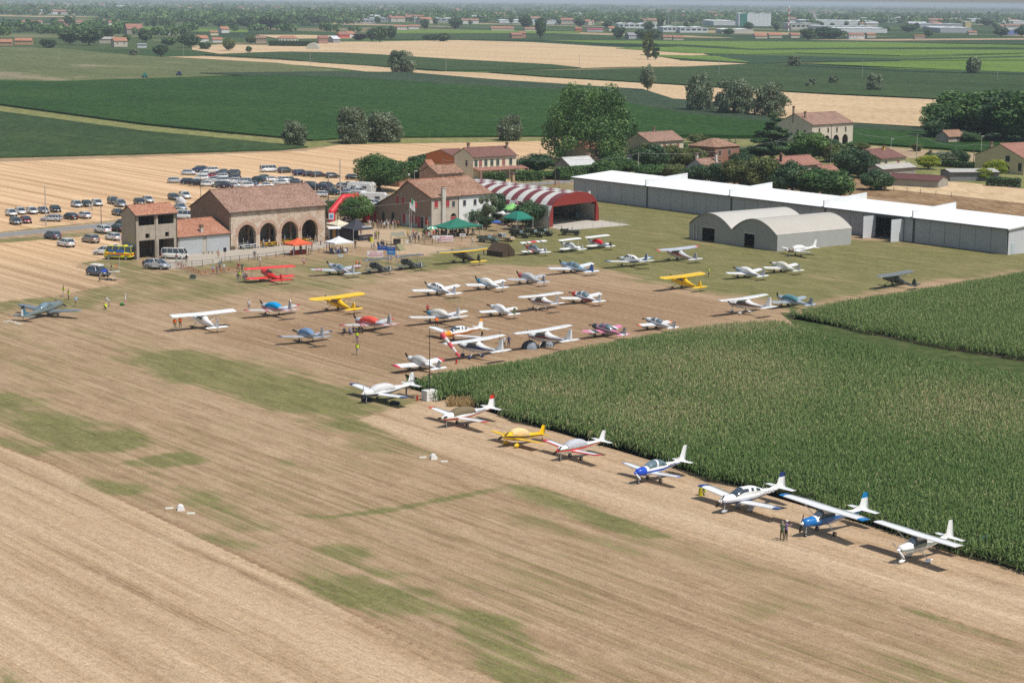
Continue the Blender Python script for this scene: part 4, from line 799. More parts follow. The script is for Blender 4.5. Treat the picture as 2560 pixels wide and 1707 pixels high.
def ptree(t,x,y,top,wpx,kind,mk,lod,label,group=None,name='tree',cat='tree'):
 u,v=ZR[t][0]+x/ZR[t][2],ZR[t][1]+y/ZR[t][2];vh=(u-1280)*.0101;s=(v-vh)/48.0;b=Z('x',u,v)
 hp=(y-top)/ZR[t][2];wp=wpx/ZR[t][2];d=math.hypot(*b);h=hp/s/math.cos(math.atan(CH/d))*1.0;return tree((b[0],b[1]+wp/s*.25),h,wp/s*(1.22 if kind in ('round','broad_low','cedar') and v>230 else 1.08),kind,mk,lod,label,group,name,cat)
TL=[
('Q',420,498,355,150,'dome','willow',1,'pale round willow alone on the stubble strip'),('Q',80,985,750,180,'dome','willow',1,'grey-green pollard willow, left of the close pair'),('Q',295,975,770,210,'dome','willow',1,'grey-green pollard willow, right of the close pair'),
('Q',1160,965,785,140,'dome','willow',1,'single pollard willow at the dark maize edge left of the huge plane tree'),('P',2010,1000,825,135,'dome','willow',1,'silver-green pollard willow at the end of the grassy verge'),
('Q',2105,410,230,55,'slender','olive',1,'taller of the two slender poplars'),('Q',2158,410,305,42,'slender','dark',1,'shorter of the two slender poplars'),('Q',2105,625,455,92,'round','willow',1,'lone tree with bare trunk at the tip of the stubble tongue'),
('T',130,765,515,165,'big','willow',1,'leftmost and palest of three big willows'),('T',375,785,550,240,'big','willow',1,'broadest, middle of three big willows'),('T',620,800,580,215,'big','willow',1,'right one of three big willows beside the stubble'),
('T',785,455,380,75,'dome','willow',2,'round bush tree at the corner of the vineyard'),('T',905,585,535,42,'dome','willow',2,'small pale bush with a smaller one at its left'),('T',875,592,560,30,'dome','willow',2,'tiny bush left of a small pale bush'),
('T',1052,572,518,55,'dome','willow',2,'small whitish bush in the green field'),('T',1332,618,510,95,'dome','willow',1,'dark round willow bush in the green field'),('T',2010,505,390,80,'dome','willow',2,'tall egg-shaped tree at the vineyard edge'),
('Q',1700,1130,620,510,'big','broad',0,'huge plane tree towering over the village'),
('T',1800,945,720,230,'round','broad',1,'dense tree at the left end of the dark wood'),('T',1940,900,640,330,'round','broad',1,'tall tree at the top of the dark wood'),('T',2090,960,640,340,'round','broad',1,'broad tree in the middle of the dark wood behind the ruin'),('T',2230,970,630,360,'round','dark',1,'very broad dark tree in the wood behind the ruin'),('T',2380,985,650,360,'round','broad',1,'tree at the right edge of the wood'),('T',1790,955,835,190,'broad_low','dark',1,'low dark bush at the foot of the wood'),('T',1990,985,915,120,'broad_low','broad',1,'bush beside the ruined house'),
('M',100,720,480,230,'round','olive',1,'olive-green round tree before the pale two-storey house'),('M',300,660,490,140,'round','olive',1,'small tree below the shuttered windows of the pale house'),('M',480,710,520,260,'round','olive',1,'spreading tree right of the pale two-storey house'),('M',605,650,400,125,'slender','olive',1,'tall narrow tree left of the brick house'),
('M',70,810,680,200,'broad_low','broad',1,'leftmost bush behind the white hangar roof'),('M',210,810,680,200,'broad_low','broad',1,'bush second from left behind the white hangar roof'),('M',350,820,680,200,'broad_low','olive',1,'bush third from left behind the white hangar roof'),
('M',560,860,690,220,'round','dark',1,'dark tree beside the grey gabled house'),('M',740,880,660,220,'round','dark',1,'dark tree in front of the grey gabled house'),('M',930,890,640,210,'round','olive',1,'yellow-green tree right of the grey gabled house'),('M',1060,930,660,230,'round','olive',1,'brownish tree left of the tallest olive one behind the hangar'),('M',1220,955,610,290,'round','olive',1,'tallest olive-green tree behind the white hangar roof'),('M',1350,965,760,200,'broad_low','dark',1,'dark bushy tree behind the middle parapet'),('M',1500,965,660,250,'round','dark',1,'dark tree before the long low roof'),('M',1640,985,740,160,'broad_low','olive',1,'brownish bush before the long low roof'),('M',1850,1010,740,400,'broad_low','broad',1,'very wide bushy tree behind the hangar roof'),
('M',1310,650,190,430,'cedar','dark',0,'great dark cedar between the village houses'),('M',880,600,430,250,'cedar','dark',1,'dark spreading cedar before the brick house'),('M',1100,640,490,210,'round','dark',1,'dark tree at the foot of the great cedar'),('M',1650,650,365,290,'round','broad',1,'bright green tree in front of the arcaded farmhouse'),('M',1860,655,480,170,'round','olive',1,'thin tree beneath the arcade of the farmhouse'),('M',2050,800,520,250,'round','dark',1,'left of two round-crowned garden trees with bare trunks'),('M',2150,812,535,240,'round','dark',1,'right of two round-crowned garden trees with bare trunks'),('M',2120,540,455,150,'round','broad',1,'leafy tree peeking over two round garden trees'),
('N',500,885,710,220,'broad_low','dark',1,'lone round bush on the dry reddish grass'),('N',980,690,565,160,'round','yellow',1,'bright yellow-green shrub beside the brown-roofed villa'),('N',1610,765,608,160,'round','yellow',1,'taller bright yellow-green shrub near the hedge'),('N',1490,795,685,130,'round','yellow',1,'lower bright yellow-green shrub near the hedge'),('N',990,600,498,100,'cedar','dark',1,'small dark conifer in the villa garden'),('N',1130,640,530,180,'round','willow',1,'silvery olive tree in the villa garden'),('N',1210,640,500,45,'slender','dark',1,'narrow dark cypress in the garden'),('N',1300,640,520,100,'round','dark',1,'dark tree right of the narrow cypress'),('N',1370,450,355,130,'broad_low','dark',1,'dark bush before the ruined house'),('N',1520,600,500,80,'round','broad',1,'small tree left of the yellow gabled house'),('N',1810,690,600,110,'sparse','dark',1,'palm-like tree before the yellow gabled house'),
('L',480,670,200,570,'round','broad',0,'large leafy tree behind the camper vans'),('L',1050,530,240,420,'round','broad',1,'dense tree behind the farmhouse ridge, left of the ruin'),('L',1130,330,160,320,'round','dark',1,'dark tree on the stubble edge behind the farmhouse'),('L',120,1115,735,430,'round','broad',0,'leafy shade tree inside the red inflatable arch'),('J',1850,800,575,110,'round','olive',1,'slim tree at the corner of the arcaded barn'),
('L',1350,1140,925,175,'cedar','olive',1,'bright conical tree at the farmhouse wall'),('L',1740,1140,880,380,'round','dark',1,'dark bushy tree before the white farmhouse wall'),('L',1990,1210,750,260,'sparse','willow',1,'sparse tree with visible limbs beside the farmhouse corner'),('L',2140,1110,700,220,'round','dark',1,'dark tree between the farmhouse and the red hangar'),('H',570,965,675,245,'round','dark',1,'compact round tree at the corner of the red hangar'),('H',300,940,840,100,'round','olive',1,'small bright tree in front of the round green canopy'),
('H',640,340,125,350,'round','dark',1,'dark garden tree right of the cream house'),('H',870,290,190,140,'round','olive',1,'yellowish tree beside the dark garden tree'),('H',820,410,320,190,'broad_low','broad',1,'rounded bush at the end of the trimmed hedge'),('H',1690,350,190,240,'round','broad',1,'light green tree at the left end of the hangar'),('H',1980,310,20,300,'round','dark',1,'tall dark tree left of the pale two-storey house'),('H',2190,280,30,250,'round','olive',1,'olive tree before the shutters of the pale house'),('H',1940,370,250,220,'broad_low','broad',1,'bush under the tall dark tree'),('H',2190,390,250,300,'broad_low','olive',1,'wide bush against the back of the hangar'),('H',1180,260,165,220,'broad_low','olive',1,'banana-leaved bush before the lean-to shed'),
('P',470,305,205,120,'round','dark',2,'dark round tree left of the farm'),('P',325,332,270,92,'broad_low','dark',2,'low round tree at the beet field'),('P',600,312,195,150,'round','dark',2,'big dark cedar-like tree beside the farm'),('P',700,265,180,115,'round','dark',2,'dark tree left of the big terracotta barn'),('P',1095,388,310,88,'round','dark',2,'round dark tree at the edge of the vineyard'),('P',915,382,338,56,'dome','willow',2,'small pale willow in front of the vineyard'),('P',1240,238,190,60,'round','dark',2,'tree beside the white-windowed villa'),('P',1290,325,240,125,'round','dark',2,'dark tree right of the farm gardens'),('P',1560,348,270,76,'round','olive',2,'olive tree on the small stubble field'),('P',1400,338,288,70,'dome','dark',2,'dark bushy tree on the small stubble field'),('P',1700,362,320,36,'round','dark',2,'tiny round tree on the stubble'),('P',1710,300,250,70,'round','olive',2,'tree before the orange farmhouse'),('P',1520,195,135,100,'round','dark',2,'dark rounded tree near the pink houses'),('P',1700,195,118,150,'round','dark',2,'wide dark tree of the village'),('P',1845,205,108,130,'round','dark',2,'dark trees edge of the village grove'),('P',2010,160,105,40,'round','dark',2,'leftmost of five round avenue trees'),('P',2093,170,105,42,'round','dark',2,'second of five round avenue trees'),('P',2140,172,110,36,'round','dark',2,'third of five round avenue trees'),('P',2180,172,108,42,'round','dark',2,'fourth of five round avenue trees'),('P',2215,165,112,30,'round','dark',2,'last of five round avenue trees'),('P',990,290,210,90,'round','dark',2,'dark tree behind the farm roofs'),('P',860,290,240,60,'round','broad',2,'tree between the barn and the long farmhouse'),('P',1150,310,260,90,'broad_low','broad',2,'bushy garden tree of the farm'),
('Q',270,290,190,90,'round','dark',2,'big tree of the farm by the stubble'),('Q',350,275,185,60,'round','dark',2,'tree right of the big farm tree'),('Q',220,285,200,70,'round','dark',2,'tree left of the big farm tree'),('Q',130,275,235,90,'broad_low','plum',2,'dark purple plum tree beside red roofs'),('Q',620,280,235,90,'broad_low','dark',2,'dark bushy trees before the greenhouse'),('Q',700,285,230,90,'broad_low','dark',2,'dark tree right of the greenhouse'),('Q',1370,270,130,60,'round','dark',2,'tree before the long white workshop'),('Q',1270,200,110,80,'round','dark',2,'tall tree before the blue-roofed works'),('Q',790,200,125,80,'round','dark',2,'bushy tree beyond the green field'),('Q',580,205,135,50,'round','dark',2,'tree right of the white house pair'),('Q',1640,190,130,60,'round','dark',2,'tree near the silver silos'),('Q',1830,200,145,60,'round','dark',2,'tree left of the white works'),('Q',1905,270,185,80,'round','dark',2,'big tree before grey sheds'),('Q',2060,270,205,80,'round','dark',2,'tree right of the grey sheds'),('Q',2150,275,205,90,'round','dark',2,'tree behind the two poplars'),('Q',2195,215,110,45,'slender','dark',2,'tall dark poplar by the white workshop'),('Q',2110,215,150,60,'round','dark',2,'round tree before the white workshop'),
('T',40,220,150,32,'slender','dark',2,'poplar left of the long works'),('T',470,210,155,50,'round','dark',2,'tree before the tall white warehouse'),('T',850,200,160,45,'round','dark',2,'tree before the grey factory block'),('T',660,215,160,40,'round','dark',2,'tree right of the white warehouse'),('T',1020,265,190,190,'broad_low','dark',2,'flat-topped dark grove beside the pink house'),('T',1410,225,185,45,'round','dark',2,'small tree in front of a white shed'),('T',1565,225,170,90,'round','dark',2,'dark tree before the orange shed'),('T',2105,180,130,80,'round','dark',2,'tall dark tree among white sheds'),('T',2200,250,190,90,'round','dark',2,'dark tree at the field edge'),('T',880,280,200,90,'round','dark',2,'tree between terracotta houses'),('T',330,240,200,70,'round','dark',2,'round tree before the long works'),('T',2340,250,190,80,'round','dark',2,'tree at the right edge before blue shed'),('T',1700,255,205,50,'round','dark',2,'tree right of the brown roof'),
]
TL+=[('M',30,640,500,180,'round','dark',1,'dark tree at the corner of the pale two-storey house'),('M',420,600,470,110,'round','broad',1,'small leafy tree behind the spreading olive one'),('M',660,800,620,150,'round','olive',1,'olive tree between two dark trees at the grey house'),('M',820,880,720,170,'broad_low','dark',1,'dark bush just right of the grey gabled house'),('M',1140,900,640,180,'round','dark',1,'dark tree behind the brownish one'),('M',1420,900,700,200,'round','broad',1,'leafy tree between dark ones before the long low roof'),('M',1740,930,720,180,'round','dark',1,'dark tree right of the brownish bush'),('M',1960,960,760,180,'round','dark',1,'dark tree at the right end of the wide bush'),('M',1480,620,470,170,'round','olive',1,'olive tree at the right foot of the great cedar'),('M',1760,620,450,120,'round','olive',1,'olive tree at the corner of the arcaded house'),('M',1960,640,490,170,'round','dark',1,'dark tree right of the arcade'),('M',780,640,540,160,'broad_low','dark',1,'dark bush before the square brick house'),('M',1000,700,560,180,'round','dark',1,'dark tree behind the gabled grey roof'),('M',560,470,380,150,'round','olive',1,'low tree beyond the pale two-storey house'),('M',-150,500,350,260,'round','dark',1,'dark tree right behind the huge plane tree'),
('N',60,520,400,160,'round','dark',1,'dark tree before the arcade right side'),('N',760,780,720,140,'broad_low','broad',1,'low green bushes at the concrete outbuilding'),('N',1320,790,740,150,'broad_low','broad',1,'leafy bush before the flat shed'),('N',1700,720,640,160,'round','broad',1,'garden tree before the yellow gabled house'),('N',1240,560,500,90,'broad_low','dark',1,'low dark bushes behind the garden'),('N',350,520,440,120,'round','olive',1,'olive tree left of the villa roof'),('N',870,520,450,90,'broad_low','olive',1,'dry bush behind the villa'),
('H',1420,400,200,200,'round','broad',1,'tree between lean-to shed and hangar'),('H',1560,300,150,220,'round','broad',1,'bright tree under the huge plane tree'),('H',980,420,330,120,'broad_low','broad',1,'bush at the left of the long hedge'),('L',1850,480,400,260,'broad_low','broad',1,'leafy bush before the cream house porch'),('L',1250,300,190,100,'round','broad',1,'small tree at the orange wing'),('H',60,960,840,160,'round','dark',1,'dark shrub before the white wall of the farmhouse'),('L',1620,1150,1020,140,'round','olive',1,'low shrub beside the dark tree at the white wall'),('d',330,430,330,110,'cedar','olive',1,'small bright conifer in front of the green gazebo'),('L',1150,1280,1195,70,'round','dark',1,'small potted tree beside the striped parasol')]
for q in TL: ptree(*q[:8],q[8])
def hedge(p0,p1,wd,h,label,mk='broad',lod=0):
 p0,p1=Vector((*p0,0)),Vector((*p1,0));L_=(p1-p0).length;r_=np.random.default_rng(int(L_*10));d=(p1-p0)/L_;n_=Vector((-d.y,d.x,0));N=int((L_*h*2+L_*wd)*16)
 f=r_.uniform(0,L_,N);side=r_.choice(4,N,p=[.3,.3,.35,.05]);zz=r_.uniform(0,h,N);tt=r_.uniform(-wd/2,wd/2,N)
 off=np.where(side==0,-wd/2,np.where(side==1,wd/2,tt));z=np.where(side==2,h,zz)+r_.normal(0,.05,N);off=off+r_.normal(0,.07,N)
 P=np.stack([p0.x+d.x*f+n_.x*off,p0.y+d.y*f+n_.y*off,z],-1);nn=r_.normal(size=(N,3));nn /= np.linalg.norm(nn,axis=1,keepdims=True);t1=np.cross(nn,[0.3,.2,1]);t1 /= np.linalg.norm(t1,axis=1,keepdims=True);t2=np.cross(nn,t1);s=.22*r_.uniform(.6,1.3,N)[:,None]
 V=np.stack([P-t1*s,P-t2*s,P+t1*s,P+t2*s],1).reshape(-1,3);tn=np.repeat(np.clip(r_.normal(.42,.18,N),0,1),4)
 o=put(bpy.data.objects.new('hedge',fast_mesh('hedge',V,np.arange(N*4).reshape(-1,4),[LEAFM[mk]],False,{'tone': np.stack([tn,tn,tn,tn*0+1],-1)})));tag(o,label,'hedge')
 b=MB();c=(p0+p1)/2;b.box((c.x,c.y,h*.48),(L_,wd*.8,h*.92),0,math.atan2(d.y,d.x));b.build('stems',mat((.03,.045,.02),.95,name='hedge_core'),o)
hedge(Z('H',885,420),Z('H',1600,355),2.2,3.2,'long high trimmed hedge beside the road')
hedge(Z('H',40,440),Z('H',290,440),3,2.4,'short trimmed hedge before the cream house')
hedge(Z('H',410,425),Z('H',720,425),3,2.4,'trimmed hedge right of the gate pillar')
hedge(Z('N',1060,660),Z('N',1500,690),1.5,1.8,'dark garden hedge behind the red-roofed shed','dark')
hedge(Z('N',1520,840),Z('N',1830,855),2.5,2.2,'dark hedge along the small stubble field','dark')
hedge(Z('q',130,425),Z('q',555,430),14,5,'row of dark fruit trees before the terracotta farmhouse','dark')
def far_spots(n,v0,v1,seed,power=1.0):
 r_=random.Random(seed);out=[]
 while len(out)<n:
  u=r_.uniform(-60,2620);vh=(u-1280)*.0101;dv=v0+(v1-v0)*r_.random()**power
  X,Y=Z('x',u,vh+dv)
  q=vnoise(np.array([X]),np.array([Y]),500,21)[0]*.6+vnoise(np.array([X]),np.array([Y]),160,22)[0]*.4
  if q>.47+r_.uniform(-.06,.06): out.append((X,Y,u,vh+dv))
 return out
protos=[tree_proto('round','dark',3,0),tree_proto('round','broad',3,1),tree_proto('slender','dark',3,0),tree_proto('broad_low','dark',3,0)]
keep=[]
for X,Y,u,v in far_spots(150,46,86,5):
 vv=v-(u-1280)*.0101
 if vv>72 and u>880: continue
 if 860<u<2560 and vv>66: continue
 k=random.choice((0,0,1,1,2,3));me,tr=protos[k];h=random.uniform(8,15)*(1.5 if k==2 else 1)
 r0_=empty('tree',(X,Y,0),random.uniform(0,6));wd=h*(.45 if k==2 else random.uniform(.9,1.2));r0_.scale=(wd,wd,h)
 tag(r0_,('distant dark rounded tree among the far fields and houses','distant green rounded tree among the far fields and houses','distant slender poplar among the far fields and houses','distant low bushy tree among the far fields and houses')[k],'tree',('rounded dark trees far out on the plain','rounded green trees far out on the plain','slender poplars far out on the plain','bushy trees far out on the plain')[k])
 put(bpy.data.objects.new('crown',me),r0_);put(bpy.data.objects.new('trunk',tr),r0_)
r_=np.random.default_rng(99);Vs,Ts=[],[]
def addmass(X,Y,h,wd,nq,slender=False):
 d=r_.normal(size=(nq,3));d /= np.linalg.norm(d,axis=1,keepdims=True);P=d*np.array([wd/2,wd/2,h*.46])*r_.uniform(.7,1.1,(nq,1))+np.array([X,Y,h*.54]);P[:,2]=np.maximum(P[:,2],.3)
 nn=d+r_.normal(0,.5,(nq,3));nn /= np.linalg.norm(nn,axis=1,keepdims=True);t1=np.cross(nn,r_.normal(size=(nq,3)));t1 /= np.linalg.norm(t1,axis=1,keepdims=True);t2=np.cross(nn,t1);s=(.20*min(wd,h))*r_.uniform(.6,1.3,nq)[:,None]
 Vs.append(np.stack([P-t1*s,P-t2*s,P+t1*s,P+t2*s],1).reshape(-1,3));Ts.append(np.repeat(np.clip(r_.normal(.35,.16,nq)+r_.normal(0,.1),0,1),4))
for X,Y,u,v in far_spots(420,40,104,12,1.1):
 dv=v-(u-1280)*.0101
 if dv>60 and u>900 or dv>88 and u>480: continue
 h=random.uniform(8,14);addmass(X,Y,h,h*random.uniform(.8,1.4),60)
 if random.random()<.5: addmass(X+random.uniform(6,14),Y+random.uniform(-8,8),h*.9,h,50)
for X,Y,u,v in far_spots(4200,15,66,8,.6):
 if v-(u-1280)*.0101>57 and u>900: continue
 sl=random.random()<.12;h=random.uniform(9,18)*(1.5 if sl else 1);addmass(X,Y,h,h*(.4 if sl else random.uniform(1.0,1.9)),34)
for X,Y,u,v in far_spots(1600,9.5,20,9,.8):
 h=random.uniform(10,20);addmass(X,Y,h,h*random.uniform(2,5),26)
for i in range(26):   # the row of tall poplars before the works on the right
 u=2330+i*11+random.uniform(-3,3);X,Y=Z('x',u,52+(u-2330)*.01);h=random.uniform(20,27);addmass(X,Y,h,12,40)
V=np.concatenate(Vs);tn=np.concatenate(Ts)
o=put(bpy.data.objects.new('far_woodland',fast_mesh('far_woodland',V,np.arange(len(V)).reshape(-1,4),[LEAFM['broad']],False,{'tone': np.stack([tn,tn,tn,tn*0+1],-1)})))
tag(o,'mass of far-off trees spread over the plain to the horizon',None,None,'stuff')
def tilem(cols,name='roof_tiles',rib=4.2):
 t=NT(name,.9,.15);P=t.coords(world=False);w1=t.n('ShaderNodeTexWave',wave_type='BANDS',bands_direction='X',Scale=rib/6.283*1.5,Distortion=.6);t.l(P,w1.inputs['Vector']);w1.inputs['Detail'].default_value=2
 f=t.noise(P,3.0,5,.8);g=t.noise(P,.35,4,.6);k=t.n('ShaderNodeVectorMath',operation='MULTIPLY');t.l(P,k.inputs[0]);k.inputs[1].default_value=(4.5,2.2,2.2);f2=t.noise(k.outputs[0],1,1,.5)
 x=t.mth('ADD',t.mth('MULTIPLY',f2,.6),t.mth('ADD',t.mth('MULTIPLY',g,.25),t.mth('MULTIPLY',f,.15)))
 c=t.ramp(x,[(.32,cols[0]),(.47,cols[1]),(.6,cols[2])]);t.base(t.mix(.65,c,t.ramp(w1.outputs['Fac'],[(.1,.45),(.6,1.2)]),'MULTIPLY'));t.bump(w1.outputs['Fac'],.06,.7);return t.m
T_old=tilem(((.15,.085,.065),(.265,.16,.12),(.38,.25,.19)));T_org=tilem(((.22,.095,.060),(.37,.165,.105),(.47,.25,.165)))
T_mix=tilem(((.12,.075,.05),(.28,.15,.10),(.42,.28,.20)));T_brn=tilem(((.12,.06,.05),(.18,.09,.075),(.24,.13,.11)));T_red=tilem(((.19,.095,.07),(.30,.145,.11),(.39,.21,.16)))
def brickm(c1,c2,plaster,amt=.5,name='old_brick'):
 t=NT(name,.95,.1);P=t.coords(world=False);b=t.n('ShaderNodeTexBrick');k=t.n('ShaderNodeVectorMath',operation='ADD')
 s_=t.n('ShaderNodeSeparateXYZ');t.l(P,s_.inputs[0]);cmb=t.n('ShaderNodeCombineXYZ');t.l(t.mth('ADD',s_.outputs[0],s_.outputs[1]),cmb.inputs[0]);t.l(s_.outputs[2],cmb.inputs[1]);t.l(cmb.outputs[0],b.inputs['Vector'])
 b.inputs['Scale'].default_value=3.0;b.inputs['Color1'].default_value=(*c1,1);b.inputs['Color2'].default_value=(*c2,1);b.inputs['Mortar'].default_value=(*[x*.8 for x in plaster],1);b.inputs['Mortar Size'].default_value=.02
 n1=t.noise(P,.45,6,.7,.5);n2=t.noise(P,2.4,5,.75)
 c=t.mix(t.sstep(t.mth('ADD',t.mth('MULTIPLY',n1,.8),t.mth('MULTIPLY',n2,.2)),.62-amt*.25,.66-amt*.2),b.outputs['Color'],plaster)
 t.base(t.mix(.6,c,t.ramp(n2,[(.3,.62),(.7,1.2)]),'MULTIPLY'));return t.m
def plasterm(c,var=.25,name='plaster'):
 k=('pl',c,var)
 if k in MATS: return MATS[k]
 t=NT(name,.95,.1);P=t.coords(world=False);n1=t.noise(P,.6,6,.7,.4);k2=t.n('ShaderNodeVectorMath',operation='MULTIPLY');t.l(P,k2.inputs[0]);k2.inputs[1].default_value=(2.5,2.5,.25);n2=t.noise(k2.outputs[0],1,4,.7)
 x=t.mth('ADD',t.mth('MULTIPLY',n1,.6),t.mth('MULTIPLY',n2,.4));t.base(t.ramp(x,[(.35,tuple(v*(1-var) for v in c)),(.55,c),(.7,tuple(min(.9,v*1.1) for v in c))]));MATS[k]=t.m;return t.m
def corrm(c,name='corrugated_sheet',sc=5.0,metal=.2,rough=.5,axis='X'):
 k=('co',c,name,sc,axis)
 if k in MATS: return MATS[k]
 t=NT(name,rough,.4);t.b.inputs['Metallic'].default_value=metal;P=t.coords(world=False);w1=t.n('ShaderNodeTexWave',wave_type='BANDS',bands_direction=axis,Scale=sc/6.283*2);t.l(P,w1.inputs['Vector'])
 n1=t.noise(P,.4,6,.7);n2=t.noise(P,3.5,4,.7);c2=t.ramp(t.mth('ADD',t.mth('MULTIPLY',n1,.6),t.mth('MULTIPLY',n2,.4)),[(.35,tuple(v*.86 for v in c)),(.65,c)])
 t.base(t.mix(.16,c2,t.ramp(w1.outputs['Fac'],[(0,.6),(.7,1.08)]),'MULTIPLY'));t.bump(w1.outputs['Fac'],.04,.6);MATS[k]=t.m;return t.m
M_dark=mat((.025,.024,.023),.9,name='dark_interior');M_shut=mat((.36,.025,.035),.7,name='red_shutter');M_beam=mat((.12,.085,.055),.9,name='timber');M_gut=mat((.09,.065,.05),.6,name='gutter')
def wall_open(b,L,H,ops,t_,m=0,mr=0,y=0.0):
 """front wall in the plane y, seen from -y, with openings (x0, x1, z0, z1, arched) and reveals t_ deep"""
 ops=sorted(ops);x=0
 cols={}
 xs_=sorted(set([0,L]+[o[0] for o in ops]+[o[1] for o in ops]))
 for a,c in zip(xs_,xs_[1:]):
  inn=sorted([o for o in ops if o[0]<=a+1e-6 and o[1]>=c-1e-6],key=lambda o: o[2]);z=0
  for o in inn:
   if o[2]>z+1e-6: b.face([(a,y,z),(c,y,z),(c,y,o[2]),(a,y,o[2])],m)
   z=o[3]
   if o[4]:
    r_=(o[1]-o[0])/2;cx=(o[0]+o[1])/2;zs=o[3]-r_;n=10;arc=[(cx-r_*math.cos(i*math.pi/n),zs+r_*math.sin(i*math.pi/n)) for i in range(n+1)]
    for p,q in zip(arc,arc[1:]):
     b.face([(p[0],y,p[1]),(q[0],y,q[1]),(q[0],y,o[3]+.001),(p[0],y,o[3]+.001)],m);b.face([(p[0],y,p[1]),(p[0],y+t_,p[1]),(q[0],y+t_,q[1]),(q[0],y,q[1])],mr)
    zt=zs
   else: zt=o[3];b.face([(o[0],y,o[3]),(o[0],y+t_,o[3]),(o[1],y+t_,o[3]),(o[1],y,o[3])],mr)
   b.face([(o[0],y,o[2]),(o[0],y+t_,o[2]),(o[0],y+t_,zt),(o[0],y,zt)],mr);b.face([(o[1],y,zt),(o[1],y+t_,zt),(o[1],y+t_,o[2]),(o[1],y,o[2])],mr)
   if o[2]>0: b.face([(o[0],y,o[2]),(o[1],y,o[2]),(o[1],y+t_,o[2]),(o[0],y+t_,o[2])],mr)
  if z<H-1e-6: b.face([(a,y,z),(c,y,z),(c,y,H),(a,y,H)],m)
def window(root,x,z,w_,h,y=0.0,shutter=None,glass=M_glass,side=False,name='window',frame=None):
 """a window in the front (plane y) or, with side, in the left gable (plane x=0, at depth x)"""
 b=MB();d=.05
 P=(lambda u,v,o: (u,y-o,v)) if not side else (lambda u,v,o: (-o,u,v))
 def slab(u0,u1,v0,v1,o0,o1,bb):
  pts=[P(u0,v0,o1),P(u1,v0,o1),P(u1,v1,o1),P(u0,v1,o1)];q=[P(u0,v0,o0),P(u1,v0,o0),P(u1,v1,o0),P(u0,v1,o0)]
  bb.face(pts if not side else pts[::-1]);
  for i in range(4): j=(i+1) % 4;bb.face([q[i],q[j],pts[j],pts[i]])
 x0,x1,z0,z1=x-w_/2,x+w_/2,z-h/2,z+h/2
 slab(x0,x1,z0,z1,-.01,.03,b);o=b.build(name,shutter or glass,root)
 f=MB();slab(x0-.08,x1+.08,z0-.12,z0,-.01,.09,f);slab(x0-.07,x0,z0,z1,-.01,.045,f);slab(x1,x1+.07,z0,z1,-.01,.045,f);slab(x0-.07,x1+.07,z1,z1+.08,-.01,.045,f)
 if shutter: slab(x-.012,x+.012,z0,z1,.028,.036,f)
 f.build('frame',frame or mat((.42,.38,.32),.8,name='stone_frame'),o);return o
def gable_roof(root,L,W,ze,zr,m,yr=None,yb=None,zb=None,ov=.35,th=.16,x0=0.0,name='roof',edge=None):
 """yr ridge depth, yb/zb back eave"""
 yr=W/2 if yr is None else yr;yb=W if yb is None else yb;zb=ze if zb is None else zb
 sf=(zr-ze)/yr;sb=(zr-zb)/(yb-yr);b=MB();X0,X1=x0-ov*.5,x0+L+ov*.5;f0=(-ov,ze-ov*sf);r0=(yr,zr);b0=(yb+ov,zb-ov*sb)
 for a,c in ((f0,r0),(r0,b0)):
  b.face([(X0,a[0],a[1]+th),(X1,a[0],a[1]+th),(X1,c[0],c[1]+th),(X0,c[0],c[1]+th)],0)
  b.face([(X0,a[0],a[1]),(X0,c[0],c[1]),(X1,c[0],c[1]),(X1,a[0],a[1])],1)
  for xx,fl in ((X0,1),(X1,0)):
   q=[(xx,a[0],a[1]),(xx,c[0],c[1]),(xx,c[0],c[1]+th),(xx,a[0],a[1]+th)];b.face(q if not fl else q[::-1],1)
 b.face([(X0,f0[0],f0[1]),(X1,f0[0],f0[1]),(X1,f0[0],f0[1]+th),(X0,f0[0],f0[1]+th)],1);b.face([(X1,b0[0],b0[1]),(X0,b0[0],b0[1]),(X0,b0[0],b0[1]+th),(X1,b0[0],b0[1]+th)],1)
 o=b.build(name,[m,edge or M_gut],root)
 rb=MB();rb.tube((X0,yr,zr+th),(X1,yr,zr+th),.13,.13,8);rb.build('ridge_tiles',m,o)
 gb=MB();gb.tube((X0,-ov-.06,ze-ov*sf+.02),(X1,-ov-.06,ze-ov*sf+.02),.07,.07,6);gb.build('gutter',edge or M_gut,o)
 return o
def gable_body(b,L,W,ze,zr,m=0,yr=None,yb=None,zb=None,front=True,x0=0.0,side_ops=None):
 yr=W/2 if yr is None else yr;yb=W if yb is None else yb;zb=ze if zb is None else zb
 for x,fl in ((x0,1),(x0+L,0)):
  q=[(x,0,0),(x,yb,0),(x,yb,zb),(x,yr,zr),(x,0,ze)];b.face(q[::-1] if fl else q,m)
 b.face([(x0+L,yb,0),(x0,yb,0),(x0,yb,zb),(x0+L,yb,zb)],m)
 if front: b.face([(x0,0,0),(x0+L,0,0),(x0+L,0,ze),(x0,0,ze)],m)
def chimney(roof,x,y,z0,z1,w_=.5,m=None,cap=None):
 b=MB();b.box((x,y,(z0+z1)/2),(w_,w_,z1-z0),0);b.box((x,y,z1+.05),(w_*1.5,w_*1.5,.12),1);b.box((x,y,z1+.22),(w_*.9,w_*.9,.22),0);b.box((x,y,z1+.38),(w_*1.4,w_*1.4,.1),1);return b.build('chimney',[m or mat((.30,.22,.17),.9,name='chimney_brick'),cap or mat((.25,.12,.08),.9,name='chimney_cap')],roof)
def pipe(root,x,y,z,m=M_gut):
 b=MB();b.tube((x,y,0),(x,y,z),.06,.06,6);return b.build('downpipe',m,root)
TH=R(43.3)
B_barn=brickm((.42,.29,.21),(.50,.37,.28),(.56,.47,.38),.62);B_side=brickm((.24,.15,.10),(.31,.20,.14),(.36,.30,.24),.2)
